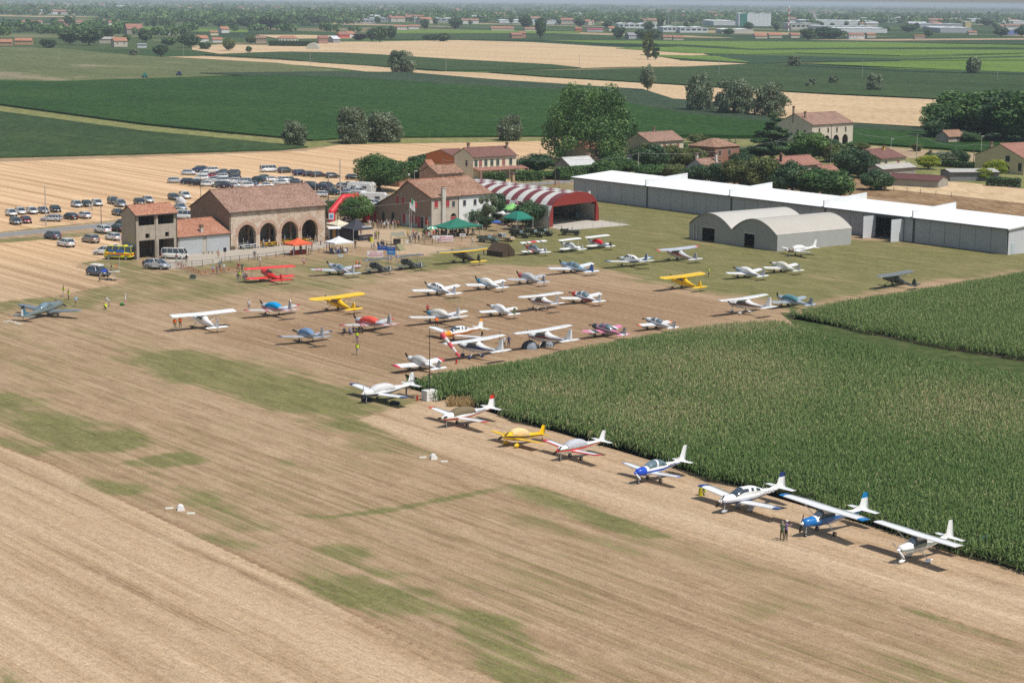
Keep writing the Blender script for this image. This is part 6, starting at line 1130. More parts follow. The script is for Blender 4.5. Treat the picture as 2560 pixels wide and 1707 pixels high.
for q in [('P',868,235,105,6.5,R(20),22,6,plasterm((.36,.32,.28)),T_red,'big barn with a huge terracotta roof beyond the fields'),('P',1075,240,85,7,R(12),10,.9,wh_,T_old,'white villa with a row of dark windows',True,7),('P',780,322,85,5.5,R(25),12,3,cr,T_org,'cream farmhouse with orange roof and an open doorway',False,2),('P',680,300,100,4.5,R(15),10,2,plasterm((.4,.36,.3)),mat((.34,.32,.29),.9,name='grey_tile'),'long grey-roofed farm building'),
 ('P',0,315,80,3.5,R(8),10,2.5,or_,T_org,'low terracotta house at the left edge, left block'),('P',100,308,115,4,R(5),10,2.2,plasterm((.48,.3,.17)),T_org,'low terracotta house at the left edge, right block'),('P',1440,245,50,4,R(25),10,1.6,plasterm((.62,.55,.35)),T_org,'small yellow house with orange roof'),('P',1515,228,50,5,R(35),11,3.4,wh_,T_org,'gabled house with steep orange roof'),('P',1345,290,75,4,R(30),10,3,wh_,T_org,'white and orange house right of the big farm'),('P',1455,292,65,3,R(20),9,2,wh_,T_org,'small orange-roofed house by the stubble'),
 ('P',745,178,50,5,R(25),9,2.6,wh_,T_red,'white gabled house with red roof'),('P',400,178,65,7,R(8),12,2,pk_,T_red,'pinkish block with a row of windows',False,5),('P',520,178,60,5.5,R(10),11,2.6,cr,T_red,'cream house in the far left village'),('P',590,178,65,5.5,R(10),11,2.2,cr,T_old,'greyish-roofed house right of a cream one'),('P',150,178,70,5.5,R(12),12,3,cr,T_red,'far left village house, broad roof'),('P',215,178,70,5.5,R(5),12,2.6,cr,T_red,'second far left village house'),
 ('P',940,330,60,3.2,R(10),8,.6,plasterm((.55,.56,.56)),mat((.30,.33,.36),.6,name='grey_sheet_roof'),'grey metal shed by the farm'),('P',1170,245,55,3.5,R(10),8,1.2,cr,T_old,'low house right of the white villa'),
 ('P',2180,300,62,6,R(15),9,2.2,pk_,T_red,'bright pink farmhouse',False,4),('P',2280,295,45,4,R(30),16,3,plasterm((.3,.32,.33)),mat((.6,.62,.65),.5,name='white_metal'),'dark shed with white gable'),('P',1905,298,130,5.5,R(14),11,2.5,plasterm((.55,.52,.44)),T_org,'terracotta-roofed farmhouse above a row of fruit trees',True,6),('P',1750,298,70,5.5,R(12),10,2.0,plasterm((.42,.32,.24)),T_old,'brown farmhouse among garden trees',False,4),
 ('Q',-5,262,70,4,R(18),14,3,plasterm((.5,.12,.1)),T_red,'red-roofed farm block left of the plum tree'),('Q',60,262,45,5,R(40),14,3,plasterm((.6,.6,.58)),T_org,'gabled barn with orange roof'),('Q',370,205,85,5,R(8),9,2,wh_,T_org,'white house with orange roof, left of two',False,5),('Q',470,202,70,5,R(8),9,1.8,wh_,T_org,'white house with orange roof, right of two',False,4),('Q',1175,265,70,4.5,R(20),9,2.4,plasterm((.42,.24,.18)),T_red,'red-roofed farmhouse by the stubble, front block'),('Q',1225,262,45,6,R(10),9,2.2,plasterm((.45,.25,.18)),T_red,'taller red-roofed farmhouse behind'),
 ('Q',1035,212,90,3.5,R(12),14,3,cr,T_red,'long pink-roofed house in the green'),('Q',1125,212,65,3.5,R(10),14,3,cr,T_red,'low house right of the long pink-roofed one'),('Q',1265,215,85,3.5,R(10),12,2.6,cr,T_old,'greyish-roofed low house'),('Q',1610,215,45,4,R(8),10,2,plasterm((.5,.15,.08)),T_org,'bright orange house'),('Q',1690,218,110,3,R(6),14,2,plasterm((.6,.6,.6)),mat((.30,.06,.10),.6,name='wine_metal'),'low shed with a wine-red roof'),('Q',1840,215,40,5,R(20),9,2.4,cr,T_org,'small gabled orange house'),('Q',1975,270,65,5,R(30),10,3,plasterm((.4,.4,.42)),mat((.25,.25,.28),.8,name='slate'),'grey gabled house among trees'),('Q',2210,275,70,3.5,R(8),10,2,cr,T_red,'pink-roofed low house by the vineyard, left'),('Q',2280,278,72,3.5,R(6),10,2,cr,T_red,'pink-roofed low house by the vineyard, right'),
 ('T',515,265,85,3.5,R(15),12,3,cr,T_org,'low terracotta roof by the dark net, left'),('T',610,262,90,4,R(10),12,3,cr,T_org,'low terracotta roof by the dark net, right'),('T',1155,270,110,6,R(10),9,2,wh_,T_red,'pale blue-grey house with bright red roof',False,5),('T',1605,272,70,5,R(5),9,.8,plasterm((.35,.3,.26)),T_org,'brown house with flat orange roof'),('T',1280,262,60,5,R(8),10,2,cr,T_org,'orange roofed house in the trees'),('T',760,262,60,4,R(20),9,3,cr,T_red,'steep terracotta house in the trees'),('T',1975,240,60,4,R(12),9,2,cr,T_red,'terracotta house at the grove')]:
 hp(*q)
def works(t,x,y,wpx,hgt,dep,wall,roof,label,group=None,bays=0,th=R(3)):
 o=Z(t,x,y);u=ZR[t][0]+x/ZR[t][2];v=ZR[t][1]+y/ZR[t][2];s_=(v-(u-1280)*.0101)/48;L=wpx/ZR[t][2]/s_
 r=empty('industrial_building',(*o,0),th);tag(r,label,'factory',group);b=MB();b.prism([(0,0),(L,0),(L,dep),(0,dep)],0,hgt);b.build('wall',wall,r)
 b=MB();n=max(1,int(L/18));
 for k in range(n): x0,x1=L*k/n,L*(k+1)/n;xm=(x0+x1)/2;b.face([(x0,-.3,hgt+.1),(xm,-.3,hgt+1.2),(xm,dep,hgt+1.2),(x0,dep,hgt+.1)]);b.face([(xm,-.3,hgt+1.2),(x1,-.3,hgt+.1),(x1,dep,hgt+.1),(xm,dep,hgt+1.2)]);b.face([(x0,-.3,hgt+.1),(x1,-.3,hgt+.1),(xm,-.3,hgt+1.2)])
 b.build('roof',roof,r)
 if bays:
  b=MB()
  for k in range(bays): b.box((L*(k+.5)/bays,-.06,hgt*.62),(L/bays*.7,.14,hgt*.32))
  b.build('window_band',M_glass,r)
 return r
rw,rg,rb_=mat((.74,.75,.76),.6,name='pale_sheet_roof'),mat((.42,.44,.46),.7,name='grey_sheet_roof'),mat((.42,.52,.64),.5,name='bluish_roof');wg,ww,wb_=plasterm((.40,.42,.44)),plasterm((.66,.67,.68)),plasterm((.5,.5,.46))
for q in [('Q',0,160,260,7,90,wg,rg,'long grey factory behind farms at the left',None,9),('Q',100,150,210,7,120,wg,rg,'grey factory block with a dark window band',None,8),('Q',505,150,260,7,140,wg,rw,'wide low factory with a pale roof and dark front',None,7),('Q',1090,160,160,6,90,ww,rw,'pale works with white roof in the middle distance'),('Q',1310,168,200,7,110,ww,rb_,'works with a light blue roof'),('Q',1905,195,290,8,60,ww,rw,'long white workshop with window bays, left',None,8),('Q',2210,222,150,8,60,ww,rw,'long white workshop with window bays, middle',None,5),('T',0,225,190,8,60,ww,rw,'long white workshop with window bays, right',None,5),
 ('T',285,230,220,6,60,wb_,rw,'low beige works with pale roof'),('T',230,175,160,9,160,ww,rw,'white works with large roof left of the tall warehouse'),('T',760,205,200,11,80,wb_,rg,'beige industrial block beside the chimney',None,6),('T',910,155,40,20,25,wb_,rg,'square brown tower of the works'),('T',860,170,480,9,120,ww,rw,'wide white works in the far estate, left'),('T',960,215,420,8,110,ww,rg,'wide works with grey roof in the estate'),('T',1300,155,210,10,120,ww,rw,'white works left of the orange shed'),('T',1505,152,90,11,80,plasterm((.62,.28,.2)),rw,'orange-fronted shed in the estate'),('T',1595,150,50,12,80,plasterm((.65,.55,.3)),rw,'yellow-fronted shed in the estate'),
 ('T',1640,190,330,7,110,wg,rg,'long grey works in the right estate'),('T',1780,225,220,8,90,wg,rw,'grey and white works at the right, front row'),('T',1950,200,40,14,20,plasterm((.6,.48,.25)),rw,'yellow square tower shed'),('T',1850,150,260,8,100,ww,rw,'white works beyond the poplar row, left'),('T',2110,165,260,8,100,ww,rw,'white works beyond the poplar row, right'),('T',2240,240,70,8,60,plasterm((.2,.25,.5)),rw,'shed with blue doors at the right edge'),('T',1090,225,330,7,90,ww,rw,'front white sheds of the estate'),('T',1750,215,120,7,90,plasterm((.3,.33,.38)),rg,'dark grey sheds beside the mast'),('Q',1720,130,150,8,90,cr,plasterm((.6,.5,.4)),'beige works with tan roof near silos',None,4)]:
 works(*q)
r=works('T',400,180,222,25,40,corrm((.74,.75,.77),'ribbed_warehouse',.12,0),rw,'very tall white warehouse block with a green end');o=r.children[0]
b=MB();s_=(180/2.735-((1700+400/2.735)-1280)*.0101)/48;b.box((10,-.5,12.5),(14,.8,25));b.build('green_panel',mat((.03,.2,.15),.6),r)
def solo(name,label,cat,t,x,y,fn,group=None):
 r=empty(name,(*Z(t,x,y),0));tag(r,label,cat,group);fn(r);return r
def chim_(r):
 for k in range(9): b=MB();z=42*k/9+0;rr=1.5-.6*k/9;b.tube((0,0,z),(0,0,z+42/9),rr,rr-.15,12);b.build('band',mat((.5,.08,.08) if k % 2 else (.75,.75,.75),.7,name='chimney_paint'),r)
solo('factory_chimney','tall red and white banded factory chimney','chimney','T',740,215,chim_)
for k,(x,lab) in enumerate(((1608,'left one of two silver grain silos'),(1636,'right one of two silver grain silos'))):
 def f_(r): b=MB();b.tube((0,0,0),(0,0,16),6,6,16);b.build('tank',M_alu,r);b=MB();b.tube((0,0,16),(0,0,19),6.2,.5,16);b.build('cone_roof',M_alu,r)
 solo('grain_silo',lab,'silo','Q',x,140,f_)
def mast(h,rr=.5):
 def f(r): b=MB();b.tube((0,0,0),(0,0,h),rr,rr*.4,6);b.build('shaft',mat((.45,.46,.48),.6,name='galvanised'),r);b=MB();b.tube((0,0,h*.93),(0,0,h),rr*2,rr*1.5,6);b.build('antenna',mat((.5,.5,.5),.6),r)
 return f
for x,y,t_,h,lab in ((2245,175,'Q',40,'thin lattice mast, left of a pair near the works'),(2290,178,'Q',42,'thin lattice mast, right of a pair near the works'),(1735,215,'T',45,'tall lamp mast in the right industrial estate'),(1160,70,'T',70,'distant aerial mast on the horizon'),(1118,30,'Q',80,'very distant aerial mast near the middle of the horizon')): solo('aerial_mast',lab,'mast',t_,x,y,mast(h))
def poly_(r):
 n=10;b=MB();b.grid([[(6-6*math.cos(math.pi*i/n),y,6*math.sin(math.pi*i/n)) for i in range(n+1)] for y in (0,14)],0,True);b.face([(6-6*math.cos(math.pi*i/n),0,6*math.sin(math.pi*i/n)) for i in range(n+1)]);b.build('cover',mat((.42,.42,.36),.8,name='sheet'),r)
solo('polytunnel','rounded hay shelter at the end of the fruit-tree row','shelter','q',458,455,poly_)
fh=[]
for X,Y,u,v in far_spots(230,22,62,31,.8):
 for k in range(2):
  X2,Y2=X+random.uniform(-50,50),Y+random.uniform(-40,40);fh.append((X2,Y2))
fh=fh[:210]
WM=[wh_,cr,plasterm((.55,.42,.32)),ww];RM=[T_red,T_org,T_old,rg]
hb={}
for i,(X,Y) in enumerate(fh):
 k=random.randrange(3);k2=random.choice((0,0,1,2)) if random.random()<.85 else 3
 if (k,k2) not in hb:
  b=MB();gable_body(b,16,11,6,8.6);mw=b.mesh('wall',WM[k]);b=MB();b.face([(-.5,-.6,5.9),(16.5,-.6,5.9),(16.5,5.5,8.8),(-.5,5.5,8.8)]);b.face([(-.5,5.5,8.8),(16.5,5.5,8.8),(16.5,11.6,5.9),(-.5,11.6,5.9)]);hb[(k,k2)]=(mw,b.mesh('roof',RM[k2]))
 mw,mr=hb[(k,k2)];r=empty('house',(X,Y,0),random.uniform(-.5,.9));sc=random.uniform(.8,1.7);r.scale=(sc*random.uniform(.9,1.6),sc,sc*.9)
 tag(r,('small white distant house with tiled roof','small cream distant house with tiled roof','small brown distant house with tiled roof')[k] if k2!=3 else 'small distant building with a grey roof','house',('white houses of the far villages','cream houses of the far villages','brown houses of the far villages')[k] if k2!=3 else 'grey-roofed buildings of the far villages');put(bpy.data.objects.new('wall',mw),r);put(bpy.data.objects.new('roof',mr),r)
def carp(c,metal=.25): return mat(c,.28,metal,.04,2.0,.5,'car_paint')
M_lamp=mat((.75,.76,.78),.15,0,.02,name='headlight_glass');M_tail=mat((.45,.01,.01),.2,0,.02,name='tail_light');M_rim=mat((.45,.46,.47),.3,.7,name='wheel_rim');M_plas=mat((.035,.035,.037),.7,name='black_plastic');M_plate=mat((.7,.7,.68),.5,name='number_plate')
CARS={'hatch': (4.0,1.74,1.48,.97,(-.46,-.30),(.10,.34)),'suv': (4.4,1.86,1.64,1.08,(-.47,-.35),(.12,.31)),'wagon': (4.6,1.78,1.48,.97,(-.48,-.36),(.06,.27)),'sedan': (4.55,1.78,1.44,.95,(-.36,-.18),(.09,.26)),'van': (4.9,1.9,1.95,1.15,(-.495,-.48),(.33,.42)),'bus': (4.7,1.85,1.95,1.10,(-.495,-.47),(.36,.46))}
CPROTO={}
def car_parts(ty,c,metal):
 L,W,Ht,bz,(r0,r1),(f1,f0)=CARS[ty];ra,rb,fa,fb=r0*L,r1*L,f1*L,f0*L
 root=empty('parked_car',(0,0,0));pm_=carp(c,metal);b=MB()
 st=[(-.5,.80,.45,bz*.80),(-.485,.90,.30,bz*.97),(-.30,1,.24,bz),(0,1,.22,bz*.99),(.28,1,.24,bz*.97 if ty not in ('van','bus') else bz),(.40,.97,.26,bz*.86 if ty!='bus' else bz*.98),(.48,.88,.30,bz*.74 if ty!='bus' else bz*.9),(.50,.76,.40,bz*.62 if ty!='bus' else bz*.75)]
 rows=[]
 for fx,fw,z0,z1 in st:
  w=W/2*fw;x=fx*L;rows.append([(x,-w*.93,z0),(x,-w,z0+.12),(x,-w,z1-.16),(x,-w*.92,z1),(x,w*.92,z1),(x,w,z1-.16),(x,w,z0+.12),(x,w*.93,z0)])
 b.grid(rows,0,True,True,lambda i,j: 1 if j in (7,0,6) else 0);b.cap(rows[0],0,True);b.cap(rows[-1],0)
 w0,w1=W/2*.90,W/2*.76;zb,zt=bz-.03,Ht
 T_=[(rb-.02,-w1,zt-.03),(fa,-w1,zt-.02),(fa,w1,zt-.02),(rb-.02,w1,zt-.03)];b.face(T_,0,False);b.box(((rb+fa)/2,0,zt-.01),(fa-rb-.06,w1*1.9,.05))
 Bt=[(ra,-w0,zb),(fb,-w0,zb),(fb,w0,zb),(ra,w0,zb)]
 n=3 if ty in ('hatch','suv','sedan') else 4
 for sy in (-1,1):     # pillars
  for k in range(n+1):
   f=k/n;p=Vector((ra+(fb-ra)*f,sy*w0,zb));q=Vector((rb+(fa-rb)*f,sy*w1,zt-.02));b.tube(p,q,.045,.04,4)
 body=b.build('body',[pm_,M_plas],root)
 g=MB()
 for i in range(4): j=(i+1) % 4;g.face([Bt[i],Bt[j],T_[j],T_[i]],0)
 g.build('windows',M_glass,root)
 wr=.32 if ty!='suv' else .36
 for fx in (-.31,.31):
  for sy in (-1,1):
   y=sy*(W/2-.10);w=MB();w.tube((fx*L,y-.11,wr),(fx*L,y+.11,wr),wr,wr,12,0);o=w.build('wheel',M_tyre,root);w=MB();w.disc((fx*L,y+sy*.115,wr),wr*.64,(0,sy,0),10);w.build('rim',M_rim,o)
 for sy in (-1,1):
  h=MB();h.box((.475*L,sy*W*.36,bz*.66 if ty!='bus' else bz*.72),(.16,.36,.16));h.build('headlight',M_lamp,root)
  h=MB();h.box((-.488*L,sy*W*.40,bz*.80),(.12,.22,.26));h.build('tail_light',M_tail,root)
  h=MB();h.box((fa+.18,sy*(W/2+.06),bz+.06),(.12,.16,.12));h.build('wing_mirror',pm_,root)
 for sx in (-.5,.5): h=MB();h.box((sx*L*1.003,0,.52),(.03,.5,.12));h.build('number_plate',M_plate,root)
 return root
def car(t,x,y,head,ty,c,label,metal=.25,sc=1.0,group='cars parked for the fly-in'):
 k=(ty,c,metal)
 if k not in CPROTO: CPROTO[k]=car_parts(ty,c,metal);o=CPROTO[k]
 else: o=copy_tree(CPROTO[k])
 b=Z(t,x,y);o.location=(b[0],b[1]+.8,0);o.rotation_euler=(0,0,R(head));tag(o,label,'car' if ty not in ('van','bus') else 'van',group);o.scale=(sc,)*3;return o
W1,SV,GY,DG,BK,NB,RD,GD,BG,DGN=(.74,.74,.73),(.50,.52,.54),(.22,.24,.27),(.075,.085,.095),(.02,.02,.024),(.018,.03,.09),(.32,.012,.025),(.13,.145,.155),(.34,.29,.23),(.02,.045,.04)
for q in [('K',120,742,-60,'hatch',W1,'white hatchback, first car of the left row beyond the road'),('K',225,722,-60,'hatch',W1,'white car with dark grille, second in the left row beyond the road'),('K',360,718,-60,'hatch',W1,'white car with blueish windscreen, third in the left row beyond the road'),('K',488,710,-60,'sedan',GY,'grey car fourth in the left row, just left of the lamp pole'),('K',630,696,-60,'hatch',BK,'black hatchback, last of the left row beyond the road'),
 ('K',168,838,-60,'hatch',GD,'dark grey car beside the dark red one at the road verge'),('K',288,825,-60,'hatch',(.20,.012,.02),'dark red car beside a grey one at the road verge'),('K',580,805,170,'wagon',SV,'silver estate car behind the lamp pole at the verge'),('K',805,782,132,'hatch',BK,'black car with pointed nose beside a white hatchback'),('K',962,770,132,'hatch',W1,'white hatchback beside a black car, seen from behind'),
 ('K',875,640,-60,'hatch',SV,'silver people carrier, left of a green car'),('K',990,632,-60,'sedan',DGN,'dark green car between silver and white ones'),('K',1110,625,-60,'hatch',W1,'white hatchback beside two walkers in the car park'),('K',1300,605,-60,'suv',DG,'dark car behind a silver off-roader'),('K',1380,636,-60,'suv',GY,'silver-grey off-roader in front of a dark car'),('K',1355,735,-60,'sedan',DG,'dark grey saloon at the left edge of the tower'),
 ('K',1600,610,-60,'hatch',BK,'black car peeping over the tower roof'),('K',1695,585,-60,'sedan',SV,'silver saloon behind the tower roof'),('K',2000,555,-60,'wagon',DG,'dark estate car beside the covered car'),('K',2125,540,-60,'suv',W1,'white pick-up like car behind the covered car'),('K',2075,672,-60,'sedan',(.32,.38,.44),'light blue-grey saloon left of the barn gable'),
 ('K',595,1010,132,'suv',(.10,.11,.15),'slate-grey estate on the near stubble by the road'),('K',750,1098,132,'suv',W1,'white off-roader with a black roof on the near stubble'),('K',1035,1050,132,'suv',BG,'sand-coloured off-roader on the near stubble'),('K',1175,940,132,'suv',W1,'white sloping-roofed off-roader near the tower'),('K',1345,920,132,'wagon',BK,'black estate car partly behind the tower'),('K',1295,1022,132,'hatch',W1,'white rounded car beside the tower wall'),('K',1205,1192,170,'suv',W1,'white car hidden behind the ambulance'),('K',1410,870,132,'suv',DGN,'dark green car at the tower corner'),
 ('J',235,270,12,'hatch',SV,'silver compact car in front at the far group corner'),('J',90,362,8,'wagon',SV,'silver estate at the left end of the front row'),('J',240,378,-2,'suv',(.02,.03,.05),'dark blue off-roader next to the silver estate'),('J',340,392,0,'suv',BK,'black off-roader left of a white hatchback'),('J',355,232,195,'suv',NB,'bright dark-blue off-roader at the back left corner'),('J',420,236,200,'sedan',NB,'dark blue car beside the blue off-roader'),('J',495,246,190,'suv',W1,'large white off-roader at the back of the far group'),('J',405,285,190,'hatch',W1,'white car between silver compact and red car'),('J',505,305,190,'hatch',RD,'bright red hatchback in the middle of the far group'),
 ('J',630,262,195,'sedan',(.05,.08,.11),'blue-grey saloon at the back of the far group'),('J',740,275,185,'suv',DG,'dark grey off-roader at the right back of the far group'),('J',610,315,190,'hatch',W1,'white hatchback right of the red car'),('J',745,332,185,'suv',(.09,.08,.08),'brown-black coupe-like car in the far group'),('J',385,330,190,'hatch',W1,'white car in the second row of the far group'),('J',520,350,190,'hatch',SV,'silver car behind the white hatchback'),('J',460,402,8,'hatch',W1,'white hatchback with dark tail lights at the row front'),('J',615,365,190,'suv',SV,'silver car in the middle of the front cluster'),('J',760,366,188,'hatch',W1,'white small car in the front cluster'),
 ('J',600,412,170,'suv',(.16,.16,.14),'olive-grey car left of the dark blue one in front'),('J',655,420,172,'sedan',(.04,.03,.06),'dark blue car with red lamps in front'),('J',740,420,188,'sedan',SV,'silver saloon in front before the barn roof'),('J',870,375,190,'suv',SV,'silver car right of the front cluster'),('J',940,402,188,'wagon',(.06,.08,.14),'dark blue car half behind the barn ridge'),('J',900,418,188,'hatch',W1,'white car just above the barn ridge'),('J',1120,418,188,'sedan',W1,'white roof showing above the barn ridge, centre'),
 ('J',1025,355,165,'suv',DGN,'dark off-roader with a squared tail in the middle'),('J',1090,330,195,'hatch',(.05,.12,.11),'teal car with its boot open'),('J',1180,348,195,'sedan',W1,'white saloon right of the teal car'),('J',1305,358,195,'suv',W1,'white off-roader with roof box'),('J',1380,352,195,'hatch',(.3,.32,.2),'pale car with a yellow mark on its windscreen'),('J',1450,372,190,'sedan',(.06,.08,.11),'slate-blue car at the end of the middle group'),('J',1300,385,190,'sedan',SV,'silver roof showing above the barn roof edge'),
 ('J',1160,236,25,'van',W1,'white small van alone at the back of the car park'),('J',1350,245,28,'suv',(.06,.07,.06),'black-green car alone right of the white van'),('J',1525,275,30,'suv',NB,'dark blue car, left of four parked together'),('J',1625,285,30,'hatch',BK,'black car, second of four parked together'),('J',1735,292,28,'wagon',(.05,.05,.05),'black estate, third of four parked together'),('J',1890,305,22,'hatch',(.05,.05,.06),'black car, right of four parked together'),('J',2130,322,15,'hatch',BK,'black car alone beside the leafy tree'),
 ('J',1655,412,-25,'wagon',DG,'dark estate behind the barn roof right slope'),('J',1700,445,-25,'suv',BK,'black off-roader with spare wheel near the barn roof'),('J',1775,448,150,'suv',(.03,.03,.06),'dark blue off-roader showing its rear'),('J',1830,425,-25,'suv',DGN,'dark jeep-like car near the telegraph pole'),('J',2020,425,-35,'hatch',SV,'silver car behind the tall concrete pole'),('J',2120,412,-35,'hatch',DG,'dark car right of the tall concrete pole'),('J',1900,500,-35,'suv',(.02,.045,.05),'dark teal off-roader at the road edge'),('J',2040,495,-35,'sedan',(.40,.42,.45),'silver saloon at the road edge'),('J',2110,465,-35,'hatch',W1,'white car behind the silver saloon'),('J',1735,522,160,'wagon',W1,'white estate seen past the barn roof end'),('J',2185,490,-35,'suv',W1,'white car with open door beside the campers'),
 ('L',400,880,-30,'suv',W1,'white car between the arch tree and the farmhouse'),('K',2100,780,170,'van',W1,'white van between tower and barn behind the workshop'),('H',1750,195,200,'hatch',W1,'white car under the garden trees behind the hangar')]:
 car(*q)
o=car('K',2010,1238,-8,'bus',(.66,.64,.58),'old off-white minibus parked before the workshop',0,1.02)
r=car_parts('bus',(.76,.70,.02),0);r.name='ambulance';bb=Z('K',1365,1245);r.location=(bb[0],bb[1]+1,0);r.rotation_euler=(0,0,R(168));r.scale=(1.16,1.1,1.28);tag(r,'yellow ambulance van with orange stripes and blue markings','ambulance',None)
b=MB()
for sy in (-1,1): b.box((-.1,sy*.94,.86),(4.2,.02,.20),0);b.box((-.5,sy*.93,1.28),(1.3,.03,.42),1);b.box((.9,sy*.93,1.3),(.8,.03,.3),1)
b.box((-2.37,0,.8),(.03,1.6,.2),0);b.box((-1.0,0,1.99),(.4,1.3,.1),2);b.build('stripe',[mat((.7,.12,.02),.4,name='orange_film'),mat((.05,.15,.45),.4,name='blue_film'),mat((.8,.8,.1),.4)],r)
for x in (-1.9,.6): b=MB();b.box((x,0,2.0),(.25,1.2,.14));b.build('blue_lamp',mat((.02,.12,.6),.2),r)
def jeep(name,t,x,y,head,c,label,L=4.2,top=None,cargo='open',cab=None,hood_h=.95,camo=None,windshield=True,roofc=None,wr=.38,cat='jeep',group=None,W=1.65):
 bq=Z(t,x,y);r=empty(name,(bq[0],bq[1]+.8,0),R(head));tag(r,label,cat,group);m_=carp(c,0) if camo is None else camo
 b=MB();b.box((L*.30,0,.78),(L*.36,W*.80,.42));b.box((L*.30,0,1.0),(L*.34,W*.66,.06));b.box((-.02*L,0,.68),(L*.30,W*.92,.52));b.box((-.30*L,0,.80),(L*.38,W*.95,.55) if cargo!='open' else (L*.38,W*.95,.10))
 if cargo=='open':
  for sy in (-1,1): b.box((-.30*L,sy*W*.46,.98),(L*.38,.05,.48))
  b.box((-.488*L,0,.98),(.05,W*.93,.48));b.box((-.115*L,0,.98),(.05,W*.93,.5))
 for sy in (-1,1):
  b.box((L*.33,sy*W*.45,.80),(L*.22,W*.16,.10));b.box((-.30*L,sy*W*.47,1.02),(L*.30,W*.08,.05))
 b.box((L*.495,0,.52),(.12,W*.95,.16));b.box((0,0,.45),(L*.9,W*.5,.14));b.build('body',m_,r)
 for fx in (-.30,.33):
  for sy in (-1,1):
   w=MB();w.tube((fx*L,sy*W*.44-.1,wr),(fx*L,sy*W*.44+.1,wr),wr,wr,12);o=w.build('wheel',M_tyre,r);w=MB();w.disc((fx*L,sy*(W*.44+.105),wr),wr*.5,(0,sy,0),10);w.build('rim',m_,o)
 if windshield: w=MB();w.face([(.115*L,-W*.42,.98),(.115*L,W*.42,.98),(.085*L,W*.40,1.48),(.085*L,-W*.40,1.48)]);w.build('windscreen',M_glassb,r);w=MB();[w.tube((.115*L,s_*W*.43,.95),(.083*L,s_*W*.41,1.52),.03,.03,5) for s_ in (-1,1)];w.tube((.083*L,-W*.41,1.5),(.083*L,W*.41,1.5),.03,.03,5);w.build('windscreen_frame',m_,r)
 if cab:
  w=MB();w.box((-.01*L,0,1.55),(L*.20,W*.84,.07));[w.tube((dx*L,s_*W*.43,.95),(dx*.9*L,s_*W*.41,1.55),.035,.035,5) for s_ in (-1,1) for dx in (-.10,)];w.build('cab_roof',cab,r)
  w=MB();q=[(-.10*L,-W*.43,.95),(.11*L,-W*.43,.95),(.11*L,W*.43,.95),(-.10*L,W*.43,.95)];p=[(-.10*L,-W*.40,1.52),(.085*L,-W*.40,1.52),(.085*L,W*.40,1.52),(-.10*L,W*.40,1.52)]
  for i in (0,2,3): j=(i+1) % 4;w.face([q[i],q[j],p[j],p[i]])
  w.build('windows',M_glass,r)
 elif roofc:
  w=MB();w.grid([[(-.45*L,y,z) for y,z in ((-W*.46,1.2),(-W*.42,1.72),(W*.42,1.72),(W*.46,1.2))],[(.09*L,y,z) for y,z in ((-W*.46,1.2),(-W*.42,1.62),(W*.42,1.62),(W*.46,1.2))]],0,False);w.build('canvas_hood',roofc,r)
 else:
  for sy in (-1,1): w=MB();w.box((-.06*L,sy*.35,1.0),(.45,.45,.12));w.box((-.12*L,sy*.35,1.2),(.1,.45,.45));w.build('seat',clothm((.06,.06,.04)),r)
 for sy in (-1,1): w=MB();w.disc((L*.483,sy*W*.30,.86),.11,(1,0,0),10);w.build('headlight',M_lamp,r)
 return r
def camom():
 t=NT('camouflage_paint',.8,.2);f=t.noise(t.coords(world=False),2.2,2,.5,.6);t.base(t.ramp(f,[(.40,(.03,.035,.02)),(.46,(.07,.08,.04)),(.54,(.11,.11,.06)),(.60,(.05,.06,.03))]));return t.m
CAMO=camom()
jeep('jeep','H',90,1142,-28,(.09,.13,.11),'dark green open-backed jeep with a tan seat, left of the tan pick-up',4.4,cab=None)
jeep('pickup_truck','H',250,1125,-30,(.50,.38,.24),'sand-coloured pick-up truck beside the green jeep',5.2,cab=carp((.62,.50,.40),0),W=1.9,cat='pick-up')
jeep('jeep','H',455,1085,-28,BK,'camouflaged jeep under a netting sheet, left of three',4.2,camo=CAMO,roofc=clothm((.05,.05,.035)))
jeep('jeep','H',620,1075,-28,BK,'camouflaged jeep, middle of three beside the round tree',4.2,camo=CAMO,roofc=clothm((.06,.065,.045)))
jeep('jeep','H',735,1062,-28,BK,'camouflaged jeep with a domed hood, right of three',3.8,camo=CAMO,roofc=clothm((.05,.055,.035)))
jeep('jeep','H',1040,1058,-8,(.04,.055,.04),'dark green open jeep alone before the apron fence',4.0)
r=car('K',1800,1355,-22,'suv',(.46,.48,.52),'silver pick-up with its doors open near the red barriers',.5,1.08);r.name='pickup_truck'
b=MB();b.box((.5,-1.35,.95),(.95,.06,.9),0,R(35));b.build('open_door',carp((.46,.48,.52),.5),r)
r=car('K',1125,1435,-32,'suv',(.11,.13,.19),'blue-grey off-roader with a white roof box and blue tarpaulin',.3,1.0)
b=MB();b.box((-.4,0,1.86),(2.1,1.3,.25));b.build('roof_box',mat((.75,.74,.68),.5),r);b=MB();b.grid([[(1.0,-.7,1.1),(1.0,0,1.22),(1.0,.7,1.1)],[(2.1,-.6,.95),(2.1,0,1.1),(2.1,.6,.95)]],0,True);b.build('tarpaulin',clothm((.02,.07,.5)),r)
def covered(r_):
 pass
r=empty('covered_car',(*Z('K',2085,588),0),R(-45));tag(r,'car wrapped in a pale silvery cover in the car park','car')
b=MB();rows=[]
for i in range(13):
 f=i/12;x=-2.1+4.2*f;pr=(math.sin(math.pi*min(1,max(0,f)))**.45);hh=(.9+.55*math.exp(-((f-.48)/.26)**2))*pr+.02;rows.append([(x,-.85*pr*math.cos(a)*1.0,.02+hh*math.sin(a)**.7 if 0<a<math.pi else .02) for a in [math.pi*k/10 for k in range(11)]])
b.grid(rows,0,True);b.build('cover',clothm((.52,.52,.52)),r)
